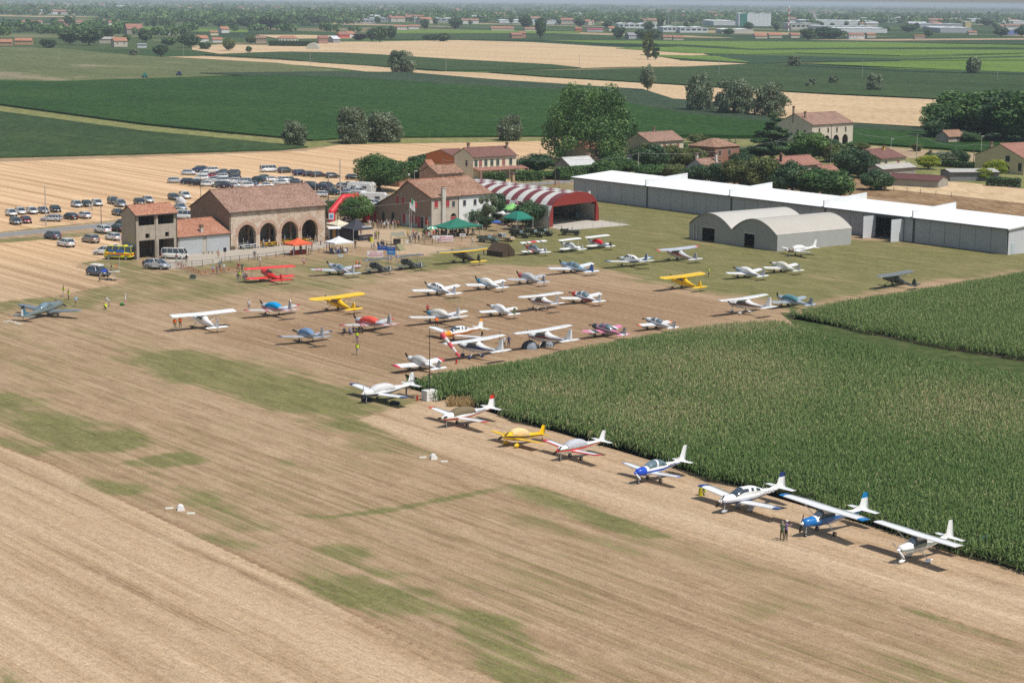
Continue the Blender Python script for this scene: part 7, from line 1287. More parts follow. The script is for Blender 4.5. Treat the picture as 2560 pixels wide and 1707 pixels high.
def caravan(t,x,y,head,label,L=6.2,W=2.2,H=2.6,c=(.66,.66,.63)):
 bq=Z(t,x,y);r=empty('camper',(bq[0],bq[1]+1,0),R(head));tag(r,label,'camper',None);b=MB();pr=[(-L/2,.45),(-L/2-.05,1.5),(-L/2+.15,H-.12),(-L/2+.4,H),(L/2-.5,H),(L/2-.12,H-.25),(L/2,1.4),(L/2-.1,.45)]
 b.grid([[(x,-W/2,z) for x,z in pr],[(x,W/2,z) for x,z in pr]],0,False,True);b.face([(x,-W/2,z) for x,z in pr][::-1]);b.face([(x,W/2,z) for x,z in pr]);b.build('body',mat(c,.4,name='camper_shell'),r)
 for xx in (-L*.25,L*.2): window(r,xx,1.65,1.1,.55,-W/2)
 b=MB();b.box((L/2+.01,0,1.75),(.03,W*.6,.5));b.box((-L/2-.03,0,1.75),(.05,W*.6,.5));b.build('end_window',M_glass,r)
 for sy in (-1,1): w=MB();w.tube((-.2,sy*W*.44-.1,.33),(-.2,sy*W*.44+.1,.33),.33,.33,12);w.build('wheel',M_tyre,r)
 b=MB();b.box((0,0,H+.06),(.9,.6,.12));b.build('roof_hatch',mat((.6,.6,.6),.4),r);b=MB();b.box((0,0,.4),(L*.9,W*.7,.12));b.build('chassis',M_plas,r)
caravan('L',400,850,-8,'white caravan with a row of side windows in front of the leafy tree',6.5,2.3,2.7);caravan('L',240,700,-12,'larger white camper behind the caravan',6.8,2.2,2.8);caravan('J',2230,485,-20,'flat-roofed white camper van beside the road',6.0,2.1,2.5)
def person_mesh(pose,seed=0):
 """one skinned body: legs, trunk, arms with five-fingered hands, neck and head"""
 J={};E=[];Rr={}
 def j(n,p,r,par=None):
  J[n]=p;Rr[n]=r
  if par: E.append((par,n))
 lean={'stand': 0,'hip': 0,'walk': .03,'sit': .05,'crouch': .28,'bend': .42,'reach': .02,'cam': .02}[pose]
 hz_={'sit': .48,'crouch': .38,'bend': .86}.get(pose,.93)
 j('pel',(0,0,hz_),.125);j('wst',(lean*.3,0,hz_+.16),.115,'pel');j('chs',(lean*.75,0,hz_+.36),.135,'wst');j('nb',(lean*1.05,0,hz_+.53-lean*.1),.065,'chs');j('nk',(lean*1.2+.005,0,hz_+.60-lean*.2),.052,'nb')
 j('hd',(lean*1.35+.02,0,hz_+.69-lean*.3),.082,'nk');j('ht',(lean*1.4+.01,0,hz_+.79-lean*.35),.075,'hd');j('ns',(lean*1.35+.125,0,hz_+.70-lean*.35),.013,'hd')
 for s_,sy in (('l',1),('r',-1)):
  if pose=='sit': leg=[(.04,.10,.47),(.42,.13,.46),(.46,.13,.08),(.60,.14,.04)]
  elif pose=='crouch': leg=[(.02,.11,.37),(.36,.17,.46),(.08,.14,.09),(.24,.15,.03)]
  elif pose=='walk': leg=[(0,.09,.88),(.17*sy,.10,.48),(.20*sy-.10,.10,.09),(.20*sy+.05,.11,.03)]
  else: leg=[(0,.09,hz_-.05),(.03,.12,.48),(-.01,.13,.09),(.13,.15,.03)]
  rr_=(.092,.062,.042,.034);pn='pel'
  for k,(p,q) in enumerate(zip(leg,rr_)): j(f'{s_}g{k}',(p[0],p[1]*sy,p[2]),q,pn);pn=f'{s_}g{k}'
  cx,cz=J['chs'][0],J['chs'][2];sh=(cx+.02,.185*sy,cz+.12)
  if pose in ('stand','walk'): sw=-.16*sy if pose=='walk' else 0;arm=[(cx+sw*.6,.235*sy,cz-.16),(cx+sw*1.3+.06,.25*sy,cz-.38)]
  elif pose=='hip': arm=[(cx-.06,.33*sy,cz-.12),(cx+.10,.20*sy,cz-.24)]
  elif pose=='cam': arm=[(cx+.14,.24*sy,cz-.06),(cx+.30,.08*sy,cz+.10)]
  elif pose=='reach': arm=[(cx+.20,.24*sy,cz+.02),(cx+.42,.20*sy,cz+.10)] if sy<0 else [(cx,.23,cz-.16),(cx+.1,.24,cz-.36)]
  elif pose=='sit': arm=[(cx+.06,.24*sy,cz-.14),(cx+.27,.16*sy,cz-.22)]
  else: arm=[(cx+.10,.22*sy,cz-.16),(cx+.24,.15*sy,cz-.36)]
  j(f'{s_}s',sh,.062,'chs');j(f'{s_}e',arm[0],.042,f'{s_}s');j(f'{s_}w',arm[1],.027,f'{s_}e')
  e,w_=Vector(arm[0]),Vector(arm[1]);d=(w_-e).normalized();sd_=d.cross(Vector((1,0,0)));sd_=(sd_ if sd_.length>.1 else Vector((0,1,0))).normalized();pl=w_+d*.06;j(f'{s_}p',tuple(pl),.030,f'{s_}w')
  for k in range(4): a=pl+sd_*(k-1.5)*.019+d*.03;f1=a+d*(.045-.006*abs(k-1.3))+Vector((.008,0,0));j(f'{s_}f{k}a',tuple(a),.0095,f'{s_}p');j(f'{s_}f{k}b',tuple(f1),.008,f'{s_}f{k}a')
  tm=pl-d*.015+sd_*.042*sy;j(f'{s_}t',tuple(tm+d*.03),.0095,f'{s_}p')
 names=list(J);me=bpy.data.meshes.new('body');me.from_pydata([J[n] for n in names],[(names.index(a),names.index(b_)) for a,b_ in E],[])
 o=bpy.data.objects.new('tmp',me);COL.objects.link(o);md=o.modifiers.new('s','SKIN');me.skin_vertices[0].data[0].use_root=True
 for i,n in enumerate(names): rr=Rr[n];me.skin_vertices[0].data[i].radius=(rr*(1.25 if n in ('chs','wst','pel') else 1),rr*(.85 if n in ('chs','wst') else 1))
 sb=o.modifiers.new('b','SUBSURF');sb.levels=1;bpy.context.view_layer.update();out=bpy.data.meshes.new_from_object(o.evaluated_get(bpy.context.evaluated_depsgraph_get()));bpy.data.objects.remove(o)
 for k in range(4): out.materials.append(mat((.5,.5,.5)))
 nkz,hip=J['nb'][2]+.03,J['pel'][2]
 wr_=[Vector(J['lw']),Vector(J['rw'])];el=[Vector(J['le']),Vector(J['re'])];knees=[Vector(J['lg1']),Vector(J['rg1'])]
 for p in out.polygons:
  c=p.center;p.use_smooth=True
  arm_d=min((c-q).length for q in wr_+el);leg_=c.z<hip-.02 or (pose in ('sit','crouch') and c.x>.12 and c.z<hip+.10)
  if c.z>nkz: k=0
  elif any((c-w).length<.17 for w in wr_) or any((c-(w+e)/2).length<.10 for w,e in zip(wr_,el)): k=0
  elif c.z<.075 : k=3
  elif leg_: k=2
  elif c.z<hip+.03 and abs(c.y)<.2: k=2
  else: k=1
  p.material_index=k
 H_=J['ht'];hb_=MB();rows=[]
 for i in range(5):
  t=i/4*1.75;rows.append([(H_[0]-.012+.092*math.sin(t)*math.cos(a)-(.02 if math.cos(a)>.3 and i>2 else 0),.082*math.sin(t)*math.sin(a),H_[2]-.035+.11*math.cos(t)) for a in [k*math.pi/5 for k in range(10)]])
 hb_.grid(rows,0,True,True);hm_=hb_.mesh('hair',[mat((.05,.03,.02))])
 hat=MB();hat.tube((H_[0],0,H_[2]+.0),(H_[0],0,H_[2]+.09),.10,.085,10);hat.tube((H_[0]+.03,0,H_[2]-.005),(H_[0]+.03,0,H_[2]+.008),.15,.15,12);hm2=hat.mesh('hat',[mat((.6,.6,.6))])
 return out,hm_,hm2
PM={};SK=[(.50,.30,.20),(.42,.25,.17),(.56,.36,.26)];SKM=[mat(c,.6,name='skin') for c in SK];HAIR=[mat(c,.8,name='hair') for c in ((.03,.02,.015),(.07,.045,.03),(.25,.24,.23))]
def person(loc,head,pose,shirt,legs,label,group=None,hat=None,vest=None,shorts=False,sc=None):
 if pose not in PM: PM[pose]=person_mesh(pose)
 me,hr,ht=PM[pose];o=put(bpy.data.objects.new('person',me));o.location=(*loc,0) if len(loc)==2 else loc;o.rotation_euler.z=R(head);sk=random.choice(SKM)
 ms=[sk,clothm(shirt,'shirt'),clothm(legs,'trousers'),mat((.05,.04,.035),.8,name='shoes')]
 for i,m_ in enumerate(ms): o.material_slots[i].link='OBJECT';o.material_slots[i].material=m_
 h=put(bpy.data.objects.new('hat' if hat else 'hair',ht if hat else hr),o);h.material_slots[0].link='OBJECT';h.material_slots[0].material=clothm(hat,'hat_cloth') if hat else random.choice(HAIR)
 s_=sc or random.uniform(.98,1.06);o.scale=(s_,)*3;tag(o,label,'person',group)
 if vest:
  b=MB();hz_={'sit': .48,'crouch': .38,'bend': .86}.get(pose,.93);ln={'crouch': .28,'bend': .42}.get(pose,.02);rows=[]
  for f in (0,.5,1): z=hz_+.06+.40*f;cx=ln*(.1+.75*f);rows.append([(cx+(.165+.02*f)*math.cos(a),(.205+.03*f)*math.sin(a),z) for a in [k*math.pi/5 for k in range(10)]])
  b.grid(rows,0,True,True);b.build('safety_vest',clothm(vest,'vest_cloth'),o)
 return o
YV,OV=(.62,.80,.04),(.80,.16,.03);W_,K_,B_,G_,KH,DB,PK,RS,NV=(.70,.70,.68),(.03,.03,.03),(.10,.2,.45),(.3,.3,.3),(.30,.24,.16),(.05,.07,.14),(.6,.3,.35),(.5,.05,.05),(.04,.05,.09)
CAMB=(.10,.10,.05)
for q in [('G',55,578,60,'cam',(.10,.16,.10),CAMB,'photographer in green shirt and camouflage trousers between the blue and silver noses',dict(sc=1.05)),('G',92,568,35,'reach',(.30,.2,.38),K_,'man in a purple and dark shirt standing with a walking pole beside the photographer',dict(hat=W_)),
 ('E',524,305,200,'hip',SK[0],(.12,.18,.28),'bare-chested person in blue shorts behind the covered white aeroplane',{}),('D',535,205,200,'stand',K_,(.5,.5,.4),'left of two people in yellow vests behind the camouflaged trainer',dict(vest=YV)),('D',577,235,200,'stand',K_,(.08,.06,.05),'right of two people in yellow vests behind the camouflaged trainer',dict(vest=YV)),('D',642,293,120,'walk',(.3,.42,.52),(.45,.28,.2),'person in a grey-blue shirt walking right of the trainer',{}),
 ('D',895,315,170,'crouch',(.4,.4,.1),K_,'crouching person in a yellow vest on the open grass',dict(vest=YV)),('D',918,290,200,'bend',(.6,.62,.66),KH,'bending person in a pale shirt beside the crouching one',{}),('D',1055,282,180,'stand',(.65,.6,.62),PK,'person in white beside a green bag on the open grass',dict(hat=W_)),
 ('D',1470,482,90,'stand',K_,(.25,.25,.18),'left of two people in orange vests under the white wing',dict(vest=OV)),('D',1515,472,90,'stand',K_,(.12,.1,.08),'right of two people in orange vests under the white wing',dict(vest=OV)),('D',2092,325,250,'stand',W_,G_,'person in a white shirt left of the blue-covered trainer',{}),
 ('A',1472,1110,90,'stand',K_,(.2,.12,.25),'farther person in a yellow vest by the red-covered trainer',dict(vest=YV)),('A',1475,1258,90,'walk',K_,(.4,.38,.34),'nearer person in a yellow vest with one arm out',dict(vest=YV)),
 ('A',1322,1030,120,'sit',(.04,.05,.07),K_,'person in dark clothes sitting in the shade of the red-covered trainer, left',{}),('A',1385,1025,60,'sit',(.32,.34,.5),(.2,.25,.5),'person in a lilac shirt sitting under the trainer wing, middle',{}),('A',1430,1015,200,'sit',(.06,.06,.08),K_,'person in dark clothes sitting under the trainer wing, right',{}),('A',1545,1000,200,'crouch',(.04,.04,.06),K_,'person crouching beside the wheel of the red-covered trainer',{}),
 ('B',515,538,90,'bend',K_,K_,'person in an orange vest by the orange aeroplane wing',dict(vest=OV)),('B',428,420,90,'stand',RS,K_,'person in a red shirt behind the blue-cowled aeroplane',{}),('B',962,690,200,'stand',K_,K_,'person in a dark shirt and yellow cap before the white high-wing aeroplane',dict(hat=(.6,.6,.05))),('B',1138,700,200,'stand',K_,(.2,.2,.2),'person in a yellow vest behind the white wing tip',dict(vest=YV)),('B',1178,750,250,'stand',W_,NV,'person in a white shirt and dark shorts between two high-wing aeroplanes',{}),('B',1222,742,110,'hip',DB,DB,'person all in dark blue between two high-wing aeroplanes',{}),
 ('C',623,270,170,'stand',(.2,.25,.22),K_,'person in a yellow vest with a bag on the open green grass',dict(vest=YV)),('C',892,525,180,'stand',K_,K_,'person in black at the door of the brown-striped aeroplane',{}),
 ('H',45,1285,200,'bend',OV,DB,'person in an orange vest beside the brown tent',dict(vest=OV)),('L',1798,1425,180,'walk',(.6,.62,.66),(.35,.35,.34),'person in a white shirt walking left of the green jeep',{}),
 ('A',70,405,80,'stand',(.1,.12,.12),(.35,.33,.28),'person with a rucksack left of the red biplane',{}),('A',90,380,80,'stand',K_,KH,'person in a yellow vest left of the red biplane',dict(vest=YV)),('A',138,400,80,'stand',(.6,.58,.6),(.12,.16,.3),'person in a white top and blue jeans left of the red biplane',{}),('A',168,395,60,'stand',(.6,.4,.4),(.3,.2,.25),'person in a pink top at the wing of the red biplane',{}),('A',120,290,270,'stand',(.05,.07,.06),K_,'person in black right of the red barriers',{}),('A',78,285,270,'stand',(.3,.05,.08),KH,'person in a dark red top at the end of the red barriers',{}),('A',330,215,270,'stand',(.6,.55,.55),(.5,.3,.25),'person in white behind the upper red wing',{}),('A',267,140,250,'stand',(.2,.22,.25),(.3,.3,.3),'man in grey standing at the wooden fence',{}),
 ('A',842,200,90,'sit',(.6,.35,.4),RS,'person in red and white sitting behind the silver trainer',{}),('A',1463,250,180,'stand',OV,K_,'left of two people in orange between trainer and biplane',dict(vest=OV)),('A',1510,240,180,'hip',(.7,.2,.15),(.3,.2,.15),'right of two people in orange between trainer and biplane',{}),('A',1492,245,200,'stand',K_,K_,'child in black between two people in orange',dict(sc=.75)),('A',1870,190,180,'stand',K_,(.35,.2,.15),'person in black between the two olive biplanes',{}),('A',1838,190,200,'stand',(.08,.08,.08),KH,'person in dark grey left of one in black at the biplanes',{}),('A',1940,165,200,'hip',W_,(.6,.5,.45),'person in white with a sun hat between the biplanes',dict(hat=W_)),
 ('K',2035,1285,120,'stand',(.2,.05,.06),(.3,.45,.42),'person in dark red at the fence beside the old minibus',{}),('K',2100,1285,120,'stand',(.65,.65,.64),(.5,.48,.44),'person in white at the fence beside the old minibus',{}),('K',2150,1290,132,'stand',K_,(.3,.25,.18),'person in black at the fence beside the old minibus',{}),('K',1655,1355,80,'stand',(.04,.04,.05),KH,'person in black at the tail of the silver pick-up',{}),
 ('K',1285,1400,0,'stand',(.07,.06,.05),(.2,.15,.1),'person in dark brown beside the scaffold tower',{}),('K',1340,1395,180,'stand',(.75,.14,.05),KH,'person in an orange-red shirt beside the scaffold tower',{}),('K',1248,1480,100,'stand',(.03,.03,.04),K_,'person in black at the bonnet of the blue-grey off-roader',{}),('K',1150,1495,60,'bend',(.25,.2,.15),KH,'person in brown in front of the blue-grey off-roader',{}),('K',1060,680,230,'walk',(.6,.6,.62),(.4,.35,.3),'walker in white in the car park, right one',{}),('K',1030,680,200,'walk',(.62,.60,.58),(.6,.55,.5),'walker in white in the car park, left one',{}),('K',1385,1085,200,'stand',W_,W_,'person in white behind the ambulance',{}),
 ('J',520,1410,270,'stand',(.35,.42,.5),(.3,.3,.33),'person in a cap leaning at the red barriers, leftmost of four',dict(hat=(.5,.6,.1))),('J',568,1415,270,'stand',(.3,.15,.2),(.25,.25,.28),'second of four people at the red barriers',{}),('J',598,1365,270,'stand',(.15,.2,.28),K_,'third of four people at the red barriers, in dark blue',{}),('J',645,1395,270,'stand',(.62,.63,.62),(.3,.28,.25),'rightmost of four people at the red barriers, in white',{}),('J',582,1230,300,'stand',(.45,.3,.26),(.4,.25,.2),'person in a red top on the path before the workshop',{}),('J',1000,1240,260,'hip',(.16,.18,.21),(.3,.3,.3),'tall man in dark grey beside a white pole at the fence',{}),
 ('J',1418,1045,200,'stand',(.66,.64,.62),(.5,.45,.4),'person in a white sun hat before the third arch',dict(hat=W_)),('J',1830,1150,0,'stand',(.3,.2,.2),(.3,.25,.22),'person at the left pole of the white gazebo',{}),('J',1862,1140,200,'stand',(.2,.15,.2),K_,'second person left of the white gazebo',{}),('J',1950,1185,180,'stand',(.4,.42,.46),DB,'person in grey in front of the white gazebo',{}),('J',2160,1115,250,'stand',(.05,.05,.06),K_,'man in black between white and black gazebos',{}),('J',1660,1145,200,'stand',(.3,.15,.1),KH,'person at the right pole of the red gazebo',{}),('J',1625,1195,200,'stand',(.35,.15,.15),(.4,.3,.2),'person in brown right of the red gazebo tables',{}),
 ('L',335,1180,200,'stand',(.2,.2,.2),(.4,.35,.3),'person left of a man in white near the yard tree',{}),('L',357,1180,250,'hip',(.66,.66,.64),(.5,.45,.4),'man in white near the yard tree',{}),('L',385,1175,150,'stand',(.15,.15,.14),KH,'person in dark right of the man in white',{}),('L',437,1335,220,'stand',(.45,.3,.3),DB,'left of three people in the middle of the yard',{}),('L',460,1335,220,'stand',K_,(.3,.3,.2),'middle of three in the yard, with a yellow vest',dict(vest=YV)),('L',488,1335,200,'hip',(.1,.1,.08),(.2,.2,.2),'right of three people in the yard, in black',{}),('L',493,1195,280,'stand',(.1,.1,.1),(.1,.1,.1),'dark-dressed pair member left of the farmhouse door',{}),('L',522,1190,250,'stand',(.2,.2,.22),K_,'person in grey beside the dark-dressed one',{}),('L',562,1200,270,'stand',(.62,.62,.6),K_,'person with white top and black trousers at the farmhouse',{}),('L',618,1200,250,'stand',(.65,.62,.6),W_,'person in white crouching by the farmhouse wall',{}),('L',645,1190,200,'stand',(.25,.04,.07),KH,'person in dark red by the farmhouse wall',{}),('L',685,1195,180,'walk',(.66,.66,.66),(.6,.6,.6),'person all in white at the right of the farmhouse group',{}),('L',630,1110,100,'stand',(.12,.08,.08),K_,'person in the dark farmhouse doorway',{}),('L',662,1110,100,'stand',(.6,.3,.3),G_,'person in pink near the dark doorway',{}),
 ('L',895,1320,270,'stand',(.60,.42,.05),(.1,.1,.12),'person in a mustard-yellow shirt left of the flagpoles',{}),('L',975,1300,180,'hip',(.62,.05,.16),K_,'person in a crimson shirt at the flagpoles',{}),('L',1030,1330,180,'stand',(.25,.28,.24),(.62,.62,.6),'tall person in grey with white shorts at the flagpoles',{}),('L',950,1370,0,'stand',(.25,.32,.3),KH,'person in teal-grey before the flagpoles',{}),('L',1000,1400,20,'stand',(.15,.08,.08),(.4,.25,.2),'person in dark shorts before the flagpoles',{}),('L',1100,1365,300,'walk',(.16,.14,.1),(.3,.28,.2),'person walking right of the flagpole group',{}),('L',1165,1195,200,'hip',(.75,.13,.04),(.6,.5,.4),'person in orange behind the green and white parasol',{}),('L',1258,1325,250,'stand',(.6,.08,.06),K_,'person in a bright red shirt by the banner fence',{}),
 ('L',1322,1310,270,'stand',(.05,.07,.08),K_,'person in black, first left of the green gazebo crowd',{}),('L',1372,1310,270,'stand',(.12,.07,.05),K_,'person in brown, second left of the green gazebo crowd',{}),('L',1420,1310,260,'bend',(.05,.05,.06),K_,'bending person left of the green gazebo crowd',{}),('H',828,945,230,'stand',(.42,.32,.28),(.2,.15,.12),'person on the apron at the hangar mouth corner',dict(hat=W_)),('H',700,950,200,'sit',(.4,.3,.25),(.5,.3,.2),'person sitting by the fence left of the hangar wall',{}),('H',730,950,200,'sit',(.3,.12,.1),K_,'second person sitting by the fence left of the hangar wall',{}),('J',2170,375,100,'stand',(.5,.3,.2),KH,'person among cars beside the leafy tree',{}),
 ('N',560,1285,200,'hip',W_,(.5,.5,.5),'person in white standing inside the open hangar',{}),('J',1010,1000,100,'stand',(.4,.4,.42),K_,'person between the second and third arches',{})]:
 t_,x,y,hd,po,sh,lg,lab,kw=q;loc=Z(t_,x,y);person(loc,hd,po,sh,lg,lab,None,**kw)
rp=random.Random(3);CS=[(.08,.09,.1),(.05,.06,.12),(.3,.08,.08),(.5,.5,.5),(.2,.25,.3),(.1,.15,.1),(.55,.5,.45),(.25,.2,.15)]
def crowd(spots,pose,label,group):
 for (x,y) in spots: person((x,y),rp.uniform(0,360),pose if pose else rp.choice(('sit','stand')),rp.choice(CS),rp.choice((K_,KH,DB,G_)),label,group)
def local(o,th,x,y): return (o[0]+math.cos(th)*x-math.sin(th)*y,o[1]+math.sin(th)*x+math.cos(th)*y)
BO=(-53.7,375.2)
def bench_set(loc,th,label,c=(.70,.38,.03),group='beer tables under the barn arches',cloth=None):
 r=empty('beer_table',(*loc,0),th);tag(r,label,'table',group);b=MB();b.box((0,0,.75),(2.2,.6,.04));b.build('tabletop',mat(c,.6,name='varnished_wood'),r)
 for x in (-.8,.8): b=MB();b.box((x,0,.37),(.05,.5,.73));b.build('leg',M_gsh,r)
 for sy in (-1,1):
  q=empty('beer_bench',(*local(loc,th,0,sy*.75),0),th);tag(q,label.replace('table','bench'),'bench',group.replace('tables','benches'));b=MB();b.box((0,0,.45),(2.2,.26,.04));b.build('seat',mat(c,.6,name='varnished_wood'),q)
  for x in (-.8,.8): b=MB();b.box((x,0,.22),(.05,.22,.44));b.build('leg',M_gsh,q)
for k,(x,lab,c) in enumerate(((3.0,'pale',(.6,.62,.62)),(5.0,'pale',(.6,.62,.62)),(8.2,'orange',(.70,.38,.03)),(9.9,'orange',(.70,.38,.03)),(13.2,'orange',(.70,.38,.03)),(15.2,'orange',(.70,.38,.03)),(18.3,'orange',(.70,.38,.03)))):
 for j_,yy_ in enumerate((-.3,2.2)): bench_set(local(BO,TH,x+.4*j_,yy_),TH+R(10),f'{lab} beer table set out under the barn arches',c,f'{lab} beer tables under the barn arches')
crowd([local(BO,TH,x+rp.uniform(-.3,.3),y) for x in (2.8,4.0,5.3,8.0,9.2,10.4,13.0,14.2,15.4,18.0,19.3) for y in (1.3,3.3,4.6)],None,'person eating at tables in the shade of the barn arches','people eating under the barn arches')
def gazebo(name,t,x,y,L,W,h,pk_h,c,label,th=TH,val=.3,legs=(.6,.6,.6),dome=False,logo=None,walls=None,group=None):
 loc=Z(t,x,y);r=empty(name,(*loc,0),th);tag(r,label,'gazebo',group);m_=clothm(c,'canopy_cloth')
 for sx in (-1,1):
  for sy in (-1,1): b=MB();b.tube((sx*L/2,sy*W/2,0),(sx*L/2,sy*W/2,h),.035,.035,6);b.build('pole',mat(legs,.5),r)
 b=MB();n=6
 for i in range(4):
  cs=[(-L/2,-W/2),(L/2,-W/2),(L/2,W/2),(-L/2,W/2)];a_,c_=cs[i],cs[(i+1) % 4];rows=[]
  for k in range(n+1):
   f=k/n;z=h+(pk_h-h)*(f**1.5 if not dome else math.sin(f*math.pi/2));q=1-f;rows.append([(a_[0]*q+0*f,a_[1]*q,z),((a_[0]+c_[0])/2*q,(a_[1]+c_[1])/2*q,z-.05*math.sin(f*3.1)),(c_[0]*q,c_[1]*q,z)])
  b.grid(rows,0,False);b.face([(*a_,h-val),(*c_,h-val),(*c_,h),(*a_,h)])
 b.build('canopy',m_,r)
 if walls:
  for k in walls: cs=[(-L/2,-W/2),(L/2,-W/2),(L/2,W/2),(-L/2,W/2)];a_,c_=cs[k],cs[(k+1) % 4];b=MB();b.face([(*a_,0),(*c_,0),(*c_,h),(*a_,h)]);b.build('side_wall',m_,r)
 return r
g1=gazebo('gazebo','J',1500,1180,4.5,3.2,2.15,3.1,(.72,.13,.06),'bright red pop-up gazebo before the fourth arch')
gO=Z('J',1500,1180);crowd([local(gO,TH,x,y) for x,y in ((-1.4,-.6),(-.6,.6),(.2,-.7),(.9,.5),(1.5,-.5),(0,1.2))],None,'person in the shade of the red gazebo','people under the red gazebo')
for x,y,c in ((-.8,0,(.5,.03,.02)),(.9,0,(.5,.03,.02))):
 b=MB();b.box((*local(gO,TH,x,y),.72),(1.6,.7,.05),0,TH);b.box((*local(gO,TH,x,y),.4),(1.55,.65,.6),0,TH);tag(b.build('covered_table',clothm(c,'tablecloth')),'table with a red cloth under the red gazebo','table','red tables under the red gazebo')
gazebo('gazebo','J',1970,1165,4.5,3.3,2.2,3.2,(.74,.74,.74),'white pop-up gazebo with blue chairs beneath')
gO=Z('J',1970,1165);crowd([local(gO,TH,x,y) for x,y in ((-1.3,.4),(-.3,.9),(.8,.6),(.3,-.6))],'sit','person sitting under the white gazebo','people under the white gazebo')
def chair(loc,th,c,label,group):
 r=empty('folding_chair',(*loc,0),th);tag(r,label,'chair',group);b=MB();b.box((0,0,.44),(.45,.45,.04));b.build('seat',mat(c,.6,name='chair_plastic'),r);b=MB();b.box((-.22,0,.7),(.04,.45,.45));b.build('backrest',mat(c,.6,name='chair_plastic'),r)
 for sx in (-1,1):
  for sy in (-1,1): b=MB();b.tube((sx*.2,sy*.2,0),(sx*.2,sy*.2,.44),.015,.015,4);b.build('leg',M_alu,r)
for i,(x,y) in enumerate(((-1.6,-1.0),(-.9,-1.2),(.4,-1.3),(1.1,-1.0),(1.6,-.2),(-1.6,.2))): chair(local(gO,TH,x,y),i*1.1,(.03,.12,.42) if i % 2 else (.6,.62,.66),('blue' if i % 2 else 'white')+' chair set out round the white gazebo',('blue' if i % 2 else 'white')+' chairs round the white gazebo')
r=gazebo('gazebo','g',830,1190,5.0,4.6,2.4,4.3,(.06,.06,.075),'tall black pointed marquee with white lettering and a bar counter',walls=(2,3))
b=MB();b.box((.6,-2.2,.55),(3.4,.5,1.1));o=b.build('counter',mat((.04,.035,.045),.5),r)
text('EXPERIENCE',.42,r,(.9,-2.37,2.72),(R(62),0,0),mat((.75,.75,.75),.6,name='white_print'),'lettering')
text('BEER BAR',.3,o,(.6,-2.46,.62),(R(90),0,0),mat((.4,.38,.4),.6),'lettering')
loc=Z('g',950,1130);crowd([local(loc,TH,x,y) for x,y in ((-.5,1),(.8,1.1),(-1.8,.6))],'stand','person serving inside the black marquee','people inside the black marquee')
gazebo('awning','g',430,1130,4.0,4.5,2.7,3.5,(.66,.60,.45),'cream pointed awning behind the food van')
bq=Z('g',420,1185);r=empty('food_van',(bq[0],bq[1]+.9,0),R(20));tag(r,'white food van with dark and gold side panels','van')
b=MB();b.box((0,0,1.35),(4.6,2.1,2.1));b.build('body',mat((.74,.74,.73),.4,name='van_paint'),r);b=MB();b.box((-1.2,-1.07,1.35),(1.9,.05,1.9));b.build('dark_panel',mat((.05,.05,.07),.4),r);b=MB();b.box((-1.2,-1.11,1.35),(.6,.04,1.9));b.build('gold_panel',mat((.45,.25,.05),.4),r)
for x in (-1.6,1.4):
 for sy in (-1,1): w=MB();w.tube((x,sy*.95-.1,.33),(x,sy*.95+.1,.33),.33,.33,12);w.build('wheel',M_tyre,r)
b=MB();b.face([(-2.6,-2.4,2.3),(-.1,-2.4,2.3),(-.1,-1.05,2.6),(-2.6,-1.05,2.6)]);b.build('awning',clothm((.7,.7,.68)),r)
r=gazebo('gazebo','d',380,430,9.5,5.2,2.1,3.7,(.035,.17,.12),'large dark green gazebo sheltering a dense crowd')
gO=Z('d',380,430);crowd([local(gO,TH,x+rp.uniform(-.4,.4),y+rp.uniform(-.3,.3)) for x in (-4,-2.8,-1.6,-.4,.8,2.0,3.2,4.4) for y in (-1.6,0,1.5)],None,'person in the shade of the large green gazebo','people under the large green gazebo')
r=gazebo('gazebo','d',1330,335,4.6,4.2,2.5,3.9,(.03,.19,.14),'dark green domed gazebo beside the round tree',dome=True,legs=(.7,.7,.7))
gO=Z('d',1330,335);crowd([local(gO,TH,x,y) for x,y in ((-2.3,-.5),(-1.4,.4),(-.5,-.6),(.3,.5),(1.2,-.3),(2,.6),(-3.2,.2))],None,'person in the shade of the domed green gazebo','people under the domed green gazebo')
gazebo('gazebo','d',1240,120+110,6,3.5,3.3,4.2,(.22,.50,.16),'light green canopy between the trees and the red hangar');gazebo('gazebo','d',1110,240,3.6,3.2,2.4,3.3,(.74,.74,.74),'small white gazebo half hidden by the trees')
def parasol(t,x,y,c1,c2,label,h=2.2,rr=1.15):
 r=empty('parasol',(*Z(t,x,y),0));tag(r,label,'parasol');b=MB();b.tube((0,0,0),(0,0,h),.025,.025,6);b.build('pole',M_alu,r);b=MB();n=12;rings=[(.02,h+.1),(rr*.5,h-.05),(rr,h-.35)]
 b.grid([[(q*math.cos(a),q*math.sin(a),z) for a in [k*2*math.pi/n for k in range(n)]] for q,z in rings],0,False,True,lambda i,j: j % 2);b.build('canopy',[clothm(c1),clothm(c2)],r)
parasol('L',1232,1310,(.02,.36,.22),(.66,.70,.62),'green and white striped parasol beside the green gazebo');parasol('H',190,1005,(.06,.12,.40),(.05,.10,.35),'blue parasol above the jeeps')
r=empty('inflatable_arch',(0,0,0));tag(r,'large red inflatable arch round the shade tree','arch')
p0=Vector((*Z('g',270,850),0));p1=Vector((*Z('g',1060,775),0));up_=Vector((0,0,1));pts=[p0,p0+up_*2.7,p0+(p1-p0)*.34+up_*5.5,p0+(p1-p0)*.72+up_*5.5,p1+up_*2.7,p1];r.location=p0;b=MB()
for a_,c_ in zip(pts,pts[1:]): b.tube(a_-p0,c_-p0,.78,.78,14);b.sphere(c_-p0,.79,0,14)
b.build('tube',mat((.62,.03,.04),.45,name='inflated_pvc'),r)
for q in (p0,p1): b=MB();b.tube(q-p0,q-p0+up_*.35,1.0,.95,14);b.build('foot',mat((.55,.04,.04),.5),r)
